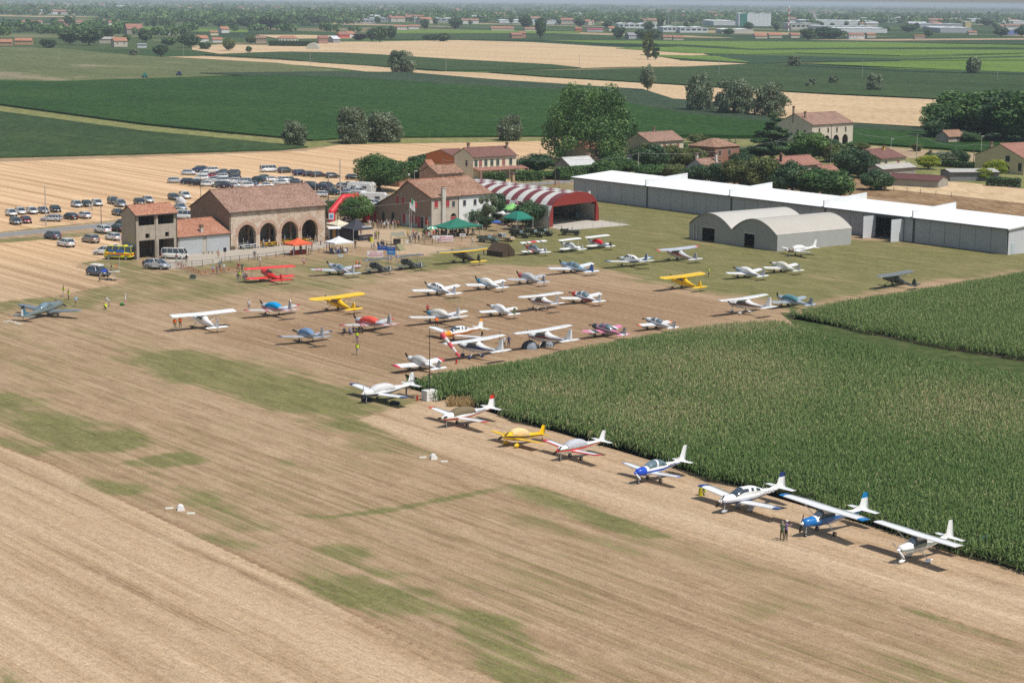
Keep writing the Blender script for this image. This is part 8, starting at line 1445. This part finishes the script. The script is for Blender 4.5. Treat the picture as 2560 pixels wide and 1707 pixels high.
b=MB();b.box((0,-.84,1.9),(1.1,.04,1.4));o=b.build('printed_panel',mat((.6,.65,.7),.6),r);b=MB();b.disc((0,-.88,1.9),.38,(0,-1,0),12);b.build('printed_logo',mat((.15,.3,.5),.6),o)
d_=(p1-p0);b=MB();a_=d_*.36+up_*4.9;c_=d_*.70+up_*4.9;nrm=Vector((d_.y,-d_.x,0)).normalized()*.75;b.face([a_+nrm,c_+nrm,c_+nrm+up_*.75,a_+nrm+up_*.75]);b.build('white_banner',clothm((.7,.7,.7)),r)
def banner(t,x,y,L,h,th,c,label,txt=None,tc=(.7,.05,.06),sub=None,z0=.35,size=.5):
 r=empty('banner',(*Z(t,x,y),0),th);tag(r,label,'banner');b=MB();b.face([(-L/2,0,z0),(L/2,0,z0),(L/2,0,z0+h),(-L/2,0,z0+h)]);b.face([(L/2,.02,z0),(-L/2,.02,z0),(-L/2,.02,z0+h),(L/2,.02,z0+h)]);o=b.build('sheet',clothm(c,'printed_banner'),r)
 for s_ in (-1,1): b=MB();b.tube((s_*L/2,.03,0),(s_*L/2,.03,z0+h),.03,.03,5);b.build('post',M_beam,r)
 if txt: text(txt,size,o,(-L*.12 if sub else 0,-.02,z0+h*.66),(R(90),0,0),mat(tc,.6,name='print'),'lettering')
 if sub: text(sub,size*.5,o,(L*.33,-.02,z0+h*.62),(R(90),0,0),mat(tc,.6,name='print'),'lettering');b=MB();[b.box((0,-.015,z0+h*q),(L*.9,.01,h*.09)) for q in (.35,.2)];b.build('fine_print',mat(tuple(.5*v+.25 for v in tc),.6),o)
banner('I',812,515,3.0,1.15,R(8),(.74,.70,.72),'white banner with a red inscription 2022 behind the olive biplanes','2022',(.65,.06,.10),'FLY PARTY',size=.62)
banner('h',1680,472,3.4,1.2,R(8),(.74,.70,.72),'white banner with a red inscription 2022 on the fence by the green gazebo','2022',(.65,.06,.10),'FLY PARTY',size=.62)
banner('h',1460,430,1.2,.7,R(8),(.7,.7,.7),'small white sign left of the fence banner','~',(.1,.1,.1),z0=.5);banner('h',2125,370,1.2,.6,R(8),(.72,.72,.72),'small white sign right of the fence banner','AERO',(.1,.1,.12),z0=.5,size=.3);banner('I',305,515,.9,.5,R(5),(.6,.68,.7),'small pale sign behind the silver trainer','INFO',(.2,.3,.35),z0=.4,size=.25);banner('h',750,490,.7,.7,R(0),(.72,.71,.66),'blank cream board beside the khaki tent',z0=.1)
banner('I',915,395,1.9,.85,R(-12),(.03,.10,.40),'long blue banner, left half, before the seated group','aeroclub',(.5,.6,.75),z0=.15,size=.36);banner('I',1035,410,1.9,.85,R(-12),(.03,.10,.40),'long blue banner, right half, before the khaki tent','aviation',(.5,.6,.75),z0=.15,size=.36);banner('I',1048,465,1.5,.9,R(0),(.04,.20,.45),'square blue board with a white corner below the long banner','AERO',(.6,.65,.7),z0=.1,size=.36)
crowd([Z('I',x,y) for x,y in ((755,385),(790,370),(850,345),(900,335),(930,340),(870,370))],'sit','person seated behind the blue banner','people behind the blue banner')
def tent(t,x,y,L,W,h,th,c,label,wall=.7,name='tent'):
 r=empty(name,(*Z(t,x,y),0),th);tag(r,label,'tent');m_=clothm(c,'tent_canvas');b=MB();q=[(-W/2,0),(-W/2,wall),(0,h),(W/2,wall),(W/2,0)]
 b.grid([[(-L/2,y_,z) for y_,z in q],[(L/2,y_,z) for y_,z in q]],0,False);b.face([(-L/2,y_,z) for y_,z in q]);b.face([(L/2,y_,z) for y_,z in q][::-1]);b.build('canvas',m_,r)
 b=MB();b.face([(L/2+.01,-.25,0),(L/2+.01,.25,0),(L/2+.01,0,h*.8)]);b.build('door_flap',clothm(tuple(v*.5 for v in c)),r);return r
tent('H',240,1290,4.2,3.2,2.5,R(-45),(.085,.06,.04),'brown canvas ridge tent beside the yellow-edged aeroplane',1.0)
tent('h',560,640,2.4,1.7,1.2,R(70),(.26,.25,.15),'low khaki pup tent below the sheet shelter',.1)
r=empty('sheet_shelter',(*Z('h',530,520),0),R(5));tag(r,'khaki sheet stretched on thin poles above dark boxes','shelter');b=MB();b.grid([[(-1.4,-.8,2.0),(0,-.8,1.85),(1.4,-.8,2.0)],[(-1.2,1.0,2.5),(0,1.0,2.35),(1.2,1.0,2.5)]],0,True);b.build('canvas',clothm((.24,.24,.18)),r)
for x_,y_ in ((-1.4,-.8),(1.4,-.8),(-1.2,1),(1.2,1)): b=MB();b.tube((x_,y_,0),(x_,y_,2.2),.02,.02,4);b.build('pole',M_beam,r)
for x_ in (-.5,.2): b=MB();b.box((0,0,.6),(.8,.8,1.2));o=b.build('storage_box',mat((.04,.035,.035),.7),None,Z('h',530+x_*110,520));tag(o,'dark box beneath the khaki sheet shelter','box','dark boxes beneath the khaki shelter')
for x_,y_,s_,lab in ((1428,750,.95,'grey dome tent at the maize edge, left and nearer'),(1605,725,.75,'smaller grey dome tent at the maize edge, right')):
 r=empty('dome_tent',(*Z('B',x_,y_),0));tag(r,lab,'tent');b=MB();n=10;b.grid([[(1.25*s_*math.cos(t_)*math.cos(a),1.1*s_*math.cos(t_)*math.sin(a),1.25*s_*math.sin(t_)) for a in [k*2*math.pi/n for k in range(n)]] for t_ in [i*math.pi/2/5 for i in range(6)]],0,False,True,lambda i,j: 1 if j in (7,8) and i<3 else 0);b.build('flysheet',[clothm((.07,.08,.09)),clothm((.25,.28,.32))],r)
for k,(x_,lab,hh) in enumerate(((918,'flagpole with a white flag, left',7.5),(942,'flagpole with a green, white and red flag, right',8.3))):
 r=empty('flagpole',(*Z('L',x_,1335),0));tag(r,lab,'flagpole');b=MB();b.tube((0,0,0),(0,0,hh),.05,.035,8);b.build('pole',M_alu,r);b=MB();cs=[0,0,0] if k==0 else [0,1,2]
 for j_ in range(3): b.face([(.05+.35*j_,.05*math.sin(j_*2),hh-.1-.3*j_),(.05+.35*(j_+1),.05*math.sin(j_*2+2),hh-.1-.3*(j_+1)),(.05+.35*(j_+1),0,hh-1.2-.3*(j_+1)),(.05+.35*j_,0,hh-1.2-.3*j_)],cs[j_])
 b.build('flag',[clothm((.66,.66,.66)) if k==0 else clothm((.03,.25,.1)),clothm((.66,.66,.66)),clothm((.55,.04,.05))],r)
r=empty('flagpole',(*Z('H',402,965),0));tag(r,'small flagpole with a pink and white flag by the round tree','flagpole');b=MB();b.tube((0,0,0),(0,0,6.3),.04,.03,6);b.build('pole',M_alu,r);b=MB();b.face([(.03,0,6.2),(.6,.1,5.2),(.75,.1,4.6),(.1,0,5.6)]);b.build('flag',clothm((.6,.35,.42)),r)
def fence(name,pts,label,h=1.1,step=2.2,rails=(.55,1.05),m_=M_beam,pr=.05,rr=.03,mesh=None):
 r=empty(name,(*pts[0],0));tag(r,label,'fence');O=Vector((*pts[0],0))
 for a_,c_ in zip(pts,pts[1:]):
  a_,c_=Vector((*a_,0))-O,Vector((*c_,0))-O;n=max(1,round((c_-a_).length/step))
  for k in range(n+1): p=a_+(c_-a_)*k/n;b=MB();b.tube(p,p+Vector((0,0,h)),pr,pr,5);b.build('post',m_,r)
  for z in rails: b=MB();b.tube(a_+Vector((0,0,z)),c_+Vector((0,0,z)),rr,rr,4);b.build('rail',m_,r)
 return r
fence('wooden_fence',zp('J',(520,1310),(30,1345),(-120,1290)),'dark rail fence left of the gap before the workshop',m_=mat((.07,.06,.05),.9))
fence('wooden_fence',zp('J',(615,1285),(1035,1245),(1245,1220),(1740,1170)),'long dark rail fence before the arcaded barn',m_=mat((.07,.06,.05),.9))
fence('wooden_fence',zp('h',(150,530),(375,580)),'short dark fence beside the khaki shelter',m_=mat((.07,.06,.05),.9));fence('wooden_fence',zp('h',(1180,500),(1380,500),(1850,440),(2350,400)),'rail fence carrying the white banner by the green gazebo',m_=mat((.07,.06,.05),.9));fence('wooden_fence',zp('H',(630,960),(790,1000),(940,1005)),'short rail fence left of the apron',m_=mat((.10,.07,.05),.9))
fence('wire_fence',zp('H',(950,1000),(1300,978),(1710,945),(1360,882)),'thin wire fence round the hangar apron',1.2,2.4,(.3,.7,1.15),M_alu,.03,.012);fence('wire_fence',zp('H',(330,480),(500,495),(1060,460)),'rusty post fence along the road behind the red hangar',1.5,2.5,(.5,1.4),M_beam,.04,.015);fence('wire_fence',zp('N',(650,885),(900,915),(1190,945)),'row of bare posts between rough grass and stubble',1.3,4.0,(),M_beam,.06);fence('wire_fence',zp('N',(1540,850),(1800,880)),'low wire fence along the garden hedge',1.0,2.5,(.9,),M_alu,.03,.01)
def barrier(a_,c_,label):
 a_,c_=Vector((*a_,0)),Vector((*c_,0));L_=(c_-a_).length;th=math.atan2((c_-a_).y,(c_-a_).x);b=MB()
 for z in (.2,1.08): b.tube((0,0,z),(L_,0,z),.022,.022,4)
 for x in (0,L_): b.tube((x,0,.2),(x,0,1.08),.022,.022,4)
 n=14
 for k in range(1,n): b.tube((L_*k/n,0,.2),(L_*k/n,0,1.08),.009,.009,3)
 b.box((L_*.5,0,.72),(.5,.02,.3));r=b.build('crowd_barrier',mat((.36,.07,.05),.6,name='barrier_paint'),None,(a_.x,a_.y,0),th);tag(r,label,'barrier','red crowd barriers by the workshop')
 for x in (.25,L_-.25): f=MB();f.box((x,0,.02),(.06,.7,.03));f.tube((x,0,0),(x,0,.2),.02,.02,4);f.build('foot',M_alu,r)
A_,B2,C2=Z('J',90,1330),Z('J',385,1440),Z('J',840,1380)
for P_,Q_,n in ((A_,B2,5),(B2,C2,5)):
 for k in range(n): f=lambda t_: (P_[0]+(Q_[0]-P_[0])*t_,P_[1]+(Q_[1]-P_[1])*t_);barrier(f(k/n+.01),f((k+1)/n-.01),'red crowd barrier in the row left of the red biplane' if P_ is B2 else 'red crowd barrier in the row running back to the minibus')
def pole(t,x,y,top,label,c=(.32,.30,.28),arm=None,rr=.13,name='utility_pole'):
 u,v=ZR[t][0]+x/ZR[t][2],ZR[t][1]+y/ZR[t][2];s_=(v-(u-1280)*.0101)/48;b0=Z('x',u,v);h=(y-top)/ZR[t][2]/s_*1.012;r=empty(name,(*b0,0));tag(r,label,'pole' if name=='utility_pole' else 'street lamp');b=MB();b.tube((0,0,0),(0,0,h),rr,rr*.6,8);b.build('shaft',mat(c,.85,name='pole_surface'),r)
 if arm=='lamp': b=MB();b.box((.35,0,h+.05),(.9,.3,.14));b.build('lamp_head',mat((.65,.66,.68),.4),r)
 elif arm=='ball': b=MB();b.sphere((0,0,h+.2),.3,0,10);b.build('lamp_head',mat((.7,.7,.7),.3),r)
 elif arm=='cross': b=MB();b.box((0,0,h-.3),(1.2,.1,.1));b.build('crossarm',M_beam,r)
 return (b0[0],b0[1],h)
pole('K',530,850,395,'tall grey lamp pole on the verge behind a silver estate',(.36,.35,.34));pole('K',1168,840,550,'thin dark pole at the road edge near the tower',(.10,.09,.09),rr=.09);pole('J',380,640,265,'thin dark pole behind the barn gable',(.12,.11,.1),rr=.08);pole('J',1985,505,85,'tallest concrete pole beside the car park',(.36,.35,.33),rr=.17)
pole('J',1848,590,310,'dark pole with a slanting brace behind the barn',(.10,.08,.07),rr=.14);pole('J',1700,520,215,'white-topped sign pole behind the barn roof',(.5,.5,.5),'lamp',.05,'street_lamp');pole('L',905,640,445,'round-headed street lamp behind the farmhouse roof',(.45,.47,.5),'ball',.06,'street_lamp');pole('L',985,620,385,'flat-headed street lamp behind the farmhouse roof',(.45,.47,.5),'lamp',.06,'street_lamp')
wl=[pole('L',1385,640,175,'thin pole rising behind the farmhouse roof',(.18,.18,.14),None,.07),pole('H',865,480,160,'dark wooden pole at the road beside the hangar',(.09,.07,.06),'cross'),pole('H',437,400,130,'thin pole left of the dark garden tree',(.2,.17,.14)),pole('H',690,200,60,'pale concrete pole behind the dark garden tree',(.45,.44,.42)),pole('H',1822,370,110,'grey pole rising behind the hangar start',(.35,.35,.34),'cross')]
pole('M',930,640,410,'dark pole in front of the brick house',(.12,.10,.09));p2=pole('M',1865,660,280,'tall dark pole in front of the arcaded farmhouse',(.16,.14,.13),None,.15);pole('M',1530,600,450,'street lamp in front of the bright green tree',(.4,.42,.45),'lamp',.06,'street_lamp');p3=pole('N',860,640,365,'grey pole carrying wires behind the concrete outbuilding',(.35,.34,.33));pole('N',625,500,408,'small street lamp behind the villa',(.45,.47,.5),'lamp',.06,'street_lamp');pole('N',1465,560,380,'white-headed street lamp left of the yellow house',(.5,.5,.5),'lamp',.07,'street_lamp');p4=pole('N',1395,640,455,'dark pole before the red garden wall',(.14,.12,.11));pole('N',1438,640,560,'short garden lamp near the red wall',(.3,.3,.3),'ball',.06,'street_lamp')
for t_,x,y,top,lab in (('Q',725,490,375,'thin pole in the green strip right of the round willow'),('Q',1635,500,380,'thin pole at the tip of the green strip'),('T',265,520,385,'thin pole left of centre in the lucerne field'),('T',1245,530,410,'thin pole in the lucerne before the vineyards'),('T',2170,545,415,'thin pole at the right of the lucerne field'),('P',2122,458,350,'thin pole on the left stubble strip'),('P',1255,425,300,'twin dark pole at the beet field corner'),('P',403,415,330,'faint pole in the beet field')): pole(t_,x,y,top,lab,(.38,.37,.35),None,.14)
def wire(a_,c_,label,sag=1.2,rr=.03):
 b=MB();n=12;P_=[Vector(a_)+(Vector(c_)-Vector(a_))*k/n-Vector((0,0,sag*4*(k/n)*(1-k/n))) for k in range(n+1)]
 for q,w_ in zip(P_,P_[1:]): b.tube(q,w_,rr,rr,3,caps=False)
 tag(b.build('overhead_wire',mat((.34,.34,.36),.5,name='cable')),label,'cable')
wire(wl[4],p2,'overhead wire from the hangar pole to the farmhouse pole',3);wire(p2,p3,'overhead wire from the farmhouse pole to the villa pole',2.2);wire(p3,p4,'overhead wire sagging from the villa pole to the right',1.5);wire(wl[1],wl[4],'overhead wire along the road behind the hangar');wire(wl[2],wl[1],'overhead wire before the dark garden tree');wire((*wl[0][:2],wl[0][2]-1),wl[2],'overhead wire from the farmhouse roof pole');wire(p4,(170,600,9),'overhead wire at the right edge',1.5)
wire((-17,412.5,6.2),(-62,395,5.5),'long wire from the farmhouse corner across the yard',1.0,.02)
bx=Z('E',716,345);r=empty('windsock_mast',(bx[0],bx[1]+.6,0));tag(r,'thin black mast holding a red and white windsock above the white box','windsock');hm_=8.6
b=MB();b.tube((0,0,1.2),(0,0,hm_),.06,.035,8);b.build('mast',mat((.02,.02,.02),.5,name='black_steel'),r)
Bx=tag(MB().build('dummy',M_blk) if False else r,None)
b=MB();b.box((0,0,.62),(1.5,1.2,1.24));o=b.build('ballast_box',mat((.66,.65,.61),.8,var=.1,name='painted_concrete'),None,(bx[0],bx[1]+.6,0),R(35));tag(o,'white concrete box at the foot of the windsock mast','box')
b=MB();
for k in (-.35,.35): b.disc((k*.9,-.605,.78),.09,(0,-1,0),8);b.disc((k*.9,-.605,.42),.09,(0,-1,0),8)
b.build('vent_hole',M_blk,o)
sw=Z('B',700,838);
r=empty('windsock',(*Z('B',745,1020,0),0));A2=Vector((*Z('B',572,600,6.6),6.6));B3=Vector((*Z('B',740,832,3.0),3.0))
A2=Vector((bx[0]+1.0,bx[1]+.6,hm_-.6));
def ray_at(u,v,Y): d=FW+RT*((u-1280)/CF)+UP*((853.5-v)/CF);t_=Y/d.y;return Vector((d.x*t_,Y,CH+d.z*t_))
a_=ray_at(960+562/3.92,680+600/3.92,bx[1]+.6);c_=ray_at(960+742/3.92,680+832/3.92,bx[1]+.2);r.location=a_;tag(r,'red and white banded windsock hanging limply','windsock');d_=c_-a_;N_=5;b=MB();q_=d_.to_track_quat('Z','Y').to_matrix()
rows=[[d_*k/10+q_ @ Vector((math.cos(t_)*(.30-.017*k),math.sin(t_)*(.30-.017*k),0)) for t_ in [i*math.pi/5 for i in range(10)]] for k in range(11)];b.grid(rows,0,True,True,lambda i,j: (i//2) % 2);b.build('sock',[clothm((.66,.10,.13)),clothm((.68,.60,.60))],r)
b=MB();b.tube((0,0,.02),Vector((bx[0],bx[1]+.6,a_.z))-a_,.03,.02,5);b.build('swivel_arm',M_blk,r)
for t_,x,y,lab in (('S',1992,527,'white half-round runway marker near the golden strip'),('S',830,762,'white half-round runway marker on the left, near the stubble')):
 p=Z(t_,x,y);b=MB();n=8;b.grid([[(.34*math.cos(math.pi*i/n),yy_,.42*math.sin(math.pi*i/n)+.1) for i in range(n+1)] for yy_ in (-.35,.35)],0,True);b.face([(.34*math.cos(math.pi*i/n),-.35,.42*math.sin(math.pi*i/n)+.1) for i in range(n+1)]);b.face([(.34*math.cos(math.pi*i/n),.35,.42*math.sin(math.pi*i/n)+.1) for i in range(n+1)][::-1]);
 b.box((0,0,.05),(.68,.7,.1));tag(b.build('runway_marker',mat((.80,.80,.78),.7,name='white_plastic'),None,p,R(15)),lab,'marker')
 for dx,dy,l2 in ((-1.15,.35,'left'),(1.15,-.75,'right')): b=MB();b.box((0,0,.03),(.75,.6,.05));tag(b.build('ground_slab',mat((.58,.56,.46),.9,name='painted_slab'),None,(p[0]+dx,p[1]+dy*1.6),R(10)),f'flat pale slab {l2} of the runway marker '+('near the golden strip' if x>1000 else 'near the stubble'),'slab')
for k,(x,y) in enumerate(((40,885),(155,910),(235,942),(315,965),(-60,900))): b=MB();b.box((0,0,.02),(.95,.32,.03));tag(b.build('ground_marking',mat((.70,.66,.60),.9,name='white_ground_paint'),None,Z('a',x,y),R(-25)),'white painted ground bar left of the camouflaged trainer','ground marking','white ground bars by the trainer')
r=empty('dry_tuft',(0,0,0));rr_=np.random.default_rng(4);N2=1500;pu=rr_.uniform(872,1090,N2);pv=rr_.uniform(345,392,N2);Pq=np.array([Z('E',a,b_) for a,b_ in zip(pu,pv)]);X,Y=Pq[:,0],Pq[:,1];h_=rr_.uniform(.25,.8,N2);az=rr_.uniform(0,6.28,N2);w3=.05;dx,dy=np.cos(az)*w3,np.sin(az)*w3;lx,ly=rr_.normal(0,.18,N2),rr_.normal(0,.18,N2)
V=np.stack([np.stack([X-dx,Y-dy,0*X],-1),np.stack([X+dx,Y+dy,0*X],-1),np.stack([X+dx*.5+lx,Y+dy*.5+ly,h_],-1),np.stack([X-dx*.5+lx,Y-dy*.5+ly,h_],-1)],1).reshape(-1,3);bpy.data.objects.remove(r)
o=put(bpy.data.objects.new('dry_grass',fast_mesh('dry_grass',V,np.arange(N2*4).reshape(-1,4),[mat((.42,.29,.13),.9,var=.3,name='dry_stalks')])));tag(o,'tuft of tall dry straw at the corner of the maize',None,None,'stuff')
p=Z('G',1865,630);b=MB();b.box((0,0,.55),(3.0,.5,.08),0,0,R(-12));tag(b.build('blue_plank',mat((.14,.30,.50),.6),None,p,R(15)),'narrow blue board sticking out of the maize beside the last aeroplane','board')
def extinguisher(t_,x,y,lab): r=empty('fire_extinguisher',(*Z(t_,x,y),0));tag(r,lab,'extinguisher');b=MB();b.tube((0,0,0),(0,0,.6),.13,.12,8);b.build('cylinder',mat((.5,.03,.02),.4),r);b=MB();b.tube((0,0,.6),(0,0,.72),.04,.03,6);b.build('valve',M_blk,r)
extinguisher('E',616,340,'red extinguisher beside the covered white aeroplane');extinguisher('B',709,900,'red extinguisher at the maize edge near the chequered tail')
r=empty('scaffold_platform',(*Z('K',1320,1480),0),R(10));tag(r,'thin metal viewing platform with a dark sun sheet','platform')
for sx in (-.9,.9):
 for sy in (-.7,.7): b=MB();b.tube((sx,sy,0),(sx,sy,4.2),.03,.03,5);b.build('pole',M_alu,r)
b=MB();b.box((0,0,1.5),(1.9,1.5,.06));b.build('deck',mat((.5,.46,.4),.8),r);b=MB();b.box((0,0,4.2),(2.2,1.8,.05));b.build('sun_sheet',clothm((.06,.09,.07)),r)
for z in (.5,1.0): b=MB();b.box((0,-.8,z),(.8,.25,.05));b.build('step',M_alu,r)
r=empty('loudspeaker',(*Z('J',658,1270),0));tag(r,'black loudspeaker on a stand at the fence gap','loudspeaker');b=MB();b.tube((0,0,0),(0,0,1.9),.03,.03,6);b.build('stand',M_blk,r);b=MB();b.box((0,0,2.25),(.5,.4,.75));b.build('speaker_box',M_blk,r)
r=empty('generator',(*Z('J',287,1465),0));tag(r,'small green-grey generator below the barrier corner','generator');b=MB();b.box((0,0,.4),(1.0,.6,.5));b.box((0,0,.7),(.6,.4,.15));b.build('engine',mat((.06,.07,.05),.7),r);b=MB();b.box((0,0,.1),(1.1,.7,.08));b.build('base',M_alu,r)
for x,y,L_ in ((510,1150,2.0),(440,1175,1.6),(540,1170,1.6)): b=MB();b.box((0,0,.72 if L_>1.8 else .42),(L_,.5 if L_>1.8 else .25,.05));b.box((-L_*.35,0,.2),(.1,.3,.42));b.box((L_*.35,0,.2),(.1,.3,.42));tag(b.build('wooden_bench' if L_<1.8 else 'wooden_table',mat((.36,.28,.2),.9,var=.3,name='weathered_wood'),None,Z('J',x,y),TH),'weathered wooden table before the workshop doors' if L_>1.8 else ('weathered bench left of the wooden table' if x<500 else 'weathered bench right of the wooden table'),'table' if L_>1.8 else 'bench')
for k,(x,y) in enumerate(((660,1140),(730,1130))): b=MB();b.box((0,0,.3),(1.5,.6,.55));b.box((0,0,.62),(1.4,.5,.12),1);tag(b.build('planter',[mat((.10,.08,.06),.9),mat((.14,.13,.06),.95)],None,Z('J',x,y),TH),('dark planter at the barn corner, left','dark planter at the barn corner, right')[k],'planter')
p=Z('J',1850,1005);b=MB();b.box((0,0,.25),(2.3,1.6,.5));tag(b.build('pallet_stack',corrm((.22,.15,.16),'stacked_slats',14),None,p,TH+R(6)),'low dark stack of slatted boards beside the barn corner','pallets')
for x,y,c,lab in ((340,1330,(.5,.03,.02),'red drum beside the yard'),(360,1360,(.12,.06,.04),'brown drum beside the yard'),(385,1370,(.5,.5,.03),'yellow drum beside the yard')): b=MB();b.tube((0,0,0),(0,0,.9),.3,.3,12);b.tube((0,0,.88),(0,0,.92),.31,.31,12);tag(b.build('oil_drum',mat(c,.5,name='drum_paint'),None,Z('L',x,y)),lab,'drum')
for p_,lab,c in ((Z('P',1225,520),'blue tractor-like pump in the beet field',(.03,.07,.25)),(Z('P',990,535),'small teal tank standing at the maize edge',(.02,.32,.36))):
 r=empty('irrigation_pump',(*p_,0));tag(r,lab,'pump');r.scale=(.62,)*3;b=MB();b.box((0,0,1.6),(5.0,3,1.4));b.build('frame',mat(c,.5),r)
 for sx in (-1.6,1.6): b=MB();b.tube((sx,-1.6,1.2),(sx,-1.2,1.2),1.2,1.2,14);b.build('wheel',M_tyre,r)
 b=MB();b.tube((0,-1,3.2),(0,1,3.2),1.5,1.5,14);b.build('hose_reel',mat(tuple(v*.6 for v in c),.6),r)
r=empty('brick_pillar',(*Z('H',378,448),0),R(40));tag(r,'ochre gate pillar with a dark cap at the road','pillar');b=MB();b.box((0,0,1.2),(.8,.8,2.4));b.build('shaft',plasterm((.42,.3,.18)),r);b=MB();b.box((0,0,2.5),(1.2,1.2,.25));b.build('cap',mat((.1,.08,.07),.9),r)
r=empty('playground_slide',(*Z('H',860,520),0),R(20));tag(r,'orange-red slide on the grass behind the red hangar','slide');b=MB();b.grid([[(-1.6,y_,.3) for y_ in (-.3,0,.3)],[(0,y_,.8) for y_ in (-.3,0,.3)],[(1.2,y_,1.9) for y_ in (-.3,0,.3)]],0,True);b.build('chute',mat((.5,.1,.04),.5),r);b=MB();b.tube((1.3,0,0),(1.2,0,2.2),.05,.05,5);b.build('ladder',mat((.35,.08,.04),.5),r)
b=MB();b.box((0,0,1.0),(2.6,1.6,1.0));b.box((-.4,0,1.7),(1.2,1.4,.5));tag(b.build('machine',mat((.03,.05,.05),.6),None,(7.6+dF.x*14.5+dA.x*5,418.6+dF.y*14.5+dA.y*5,0),R(127)),'dark machine parked inside the arched hangar','machine')
for x,y,c,lab in ((1025,283,(.04,.2,.05),'green bag on the grass beside a standing person'),): b=MB();b.sphere((0,0,.25),.4,0,8,(1,.7,.6));tag(b.build('bag',clothm(c),None,Z('D',x,y)),lab,'bag')
for x,y,lab in ((178,345,'dark bag under the nose of the covered white aeroplane'),(415,375,'bundle of bags in the shadow of the white wing')): b=MB();b.sphere((0,0,.25),.5,0,8,(1,.8,.55));b.sphere((.5,.2,.2),.35,0,8,(1,.8,.6));tag(b.build('bag',clothm((.05,.055,.07)),None,Z('E',x,y)),lab,'bag')
p=Z('F',1185,745);b=MB();b.tube((0,0,0),(0,0,.8),.25,.2,8);tag(b.build('cone_bag',clothm((.55,.50,.03)),None,p),'yellow bag beneath the navy wing tip','bag')
person(Z('F',1235,742),200,'crouch',K_,KH,'crouching person in a yellow vest beneath the navy wing tip',None,vest=YV)
crowd([Z('g',x,y) for x,y in ((410,830),(450,850),(490,835),(530,850),(570,840),(610,860),(640,840),(680,850),(560,810),(480,800))],None,'person in the shade round the yard tree inside the arch','people in the shade of the yard tree')
crowd([Z('L',x,y) for x,y in ((410,1195),(465,1180),(600,1170),(720,1195),(760,1185),(530,1170),(575,1180),(700,1170),(640,1175))],'stand','visitor standing in the loose group before the farmhouse side wall','visitors before the farmhouse side wall')
crowd([Z('L',x,y) for x,y in ((925,1395),(960,1345),(990,1370),(1045,1385),(1010,1345),(940,1420),(1150,1330),(1185,1345),(1210,1330),(1290,1300))],'stand','visitor in the group round the flagpoles and fence','visitors round the flagpoles')
crowd([Z('J',x,y) for x,y in ((1700,1060),(1760,1075),(1640,1085),(1480,1040),(1250,1080),(1100,1110))],'stand','visitor walking on the pale path before the arches','visitors on the path before the arches')
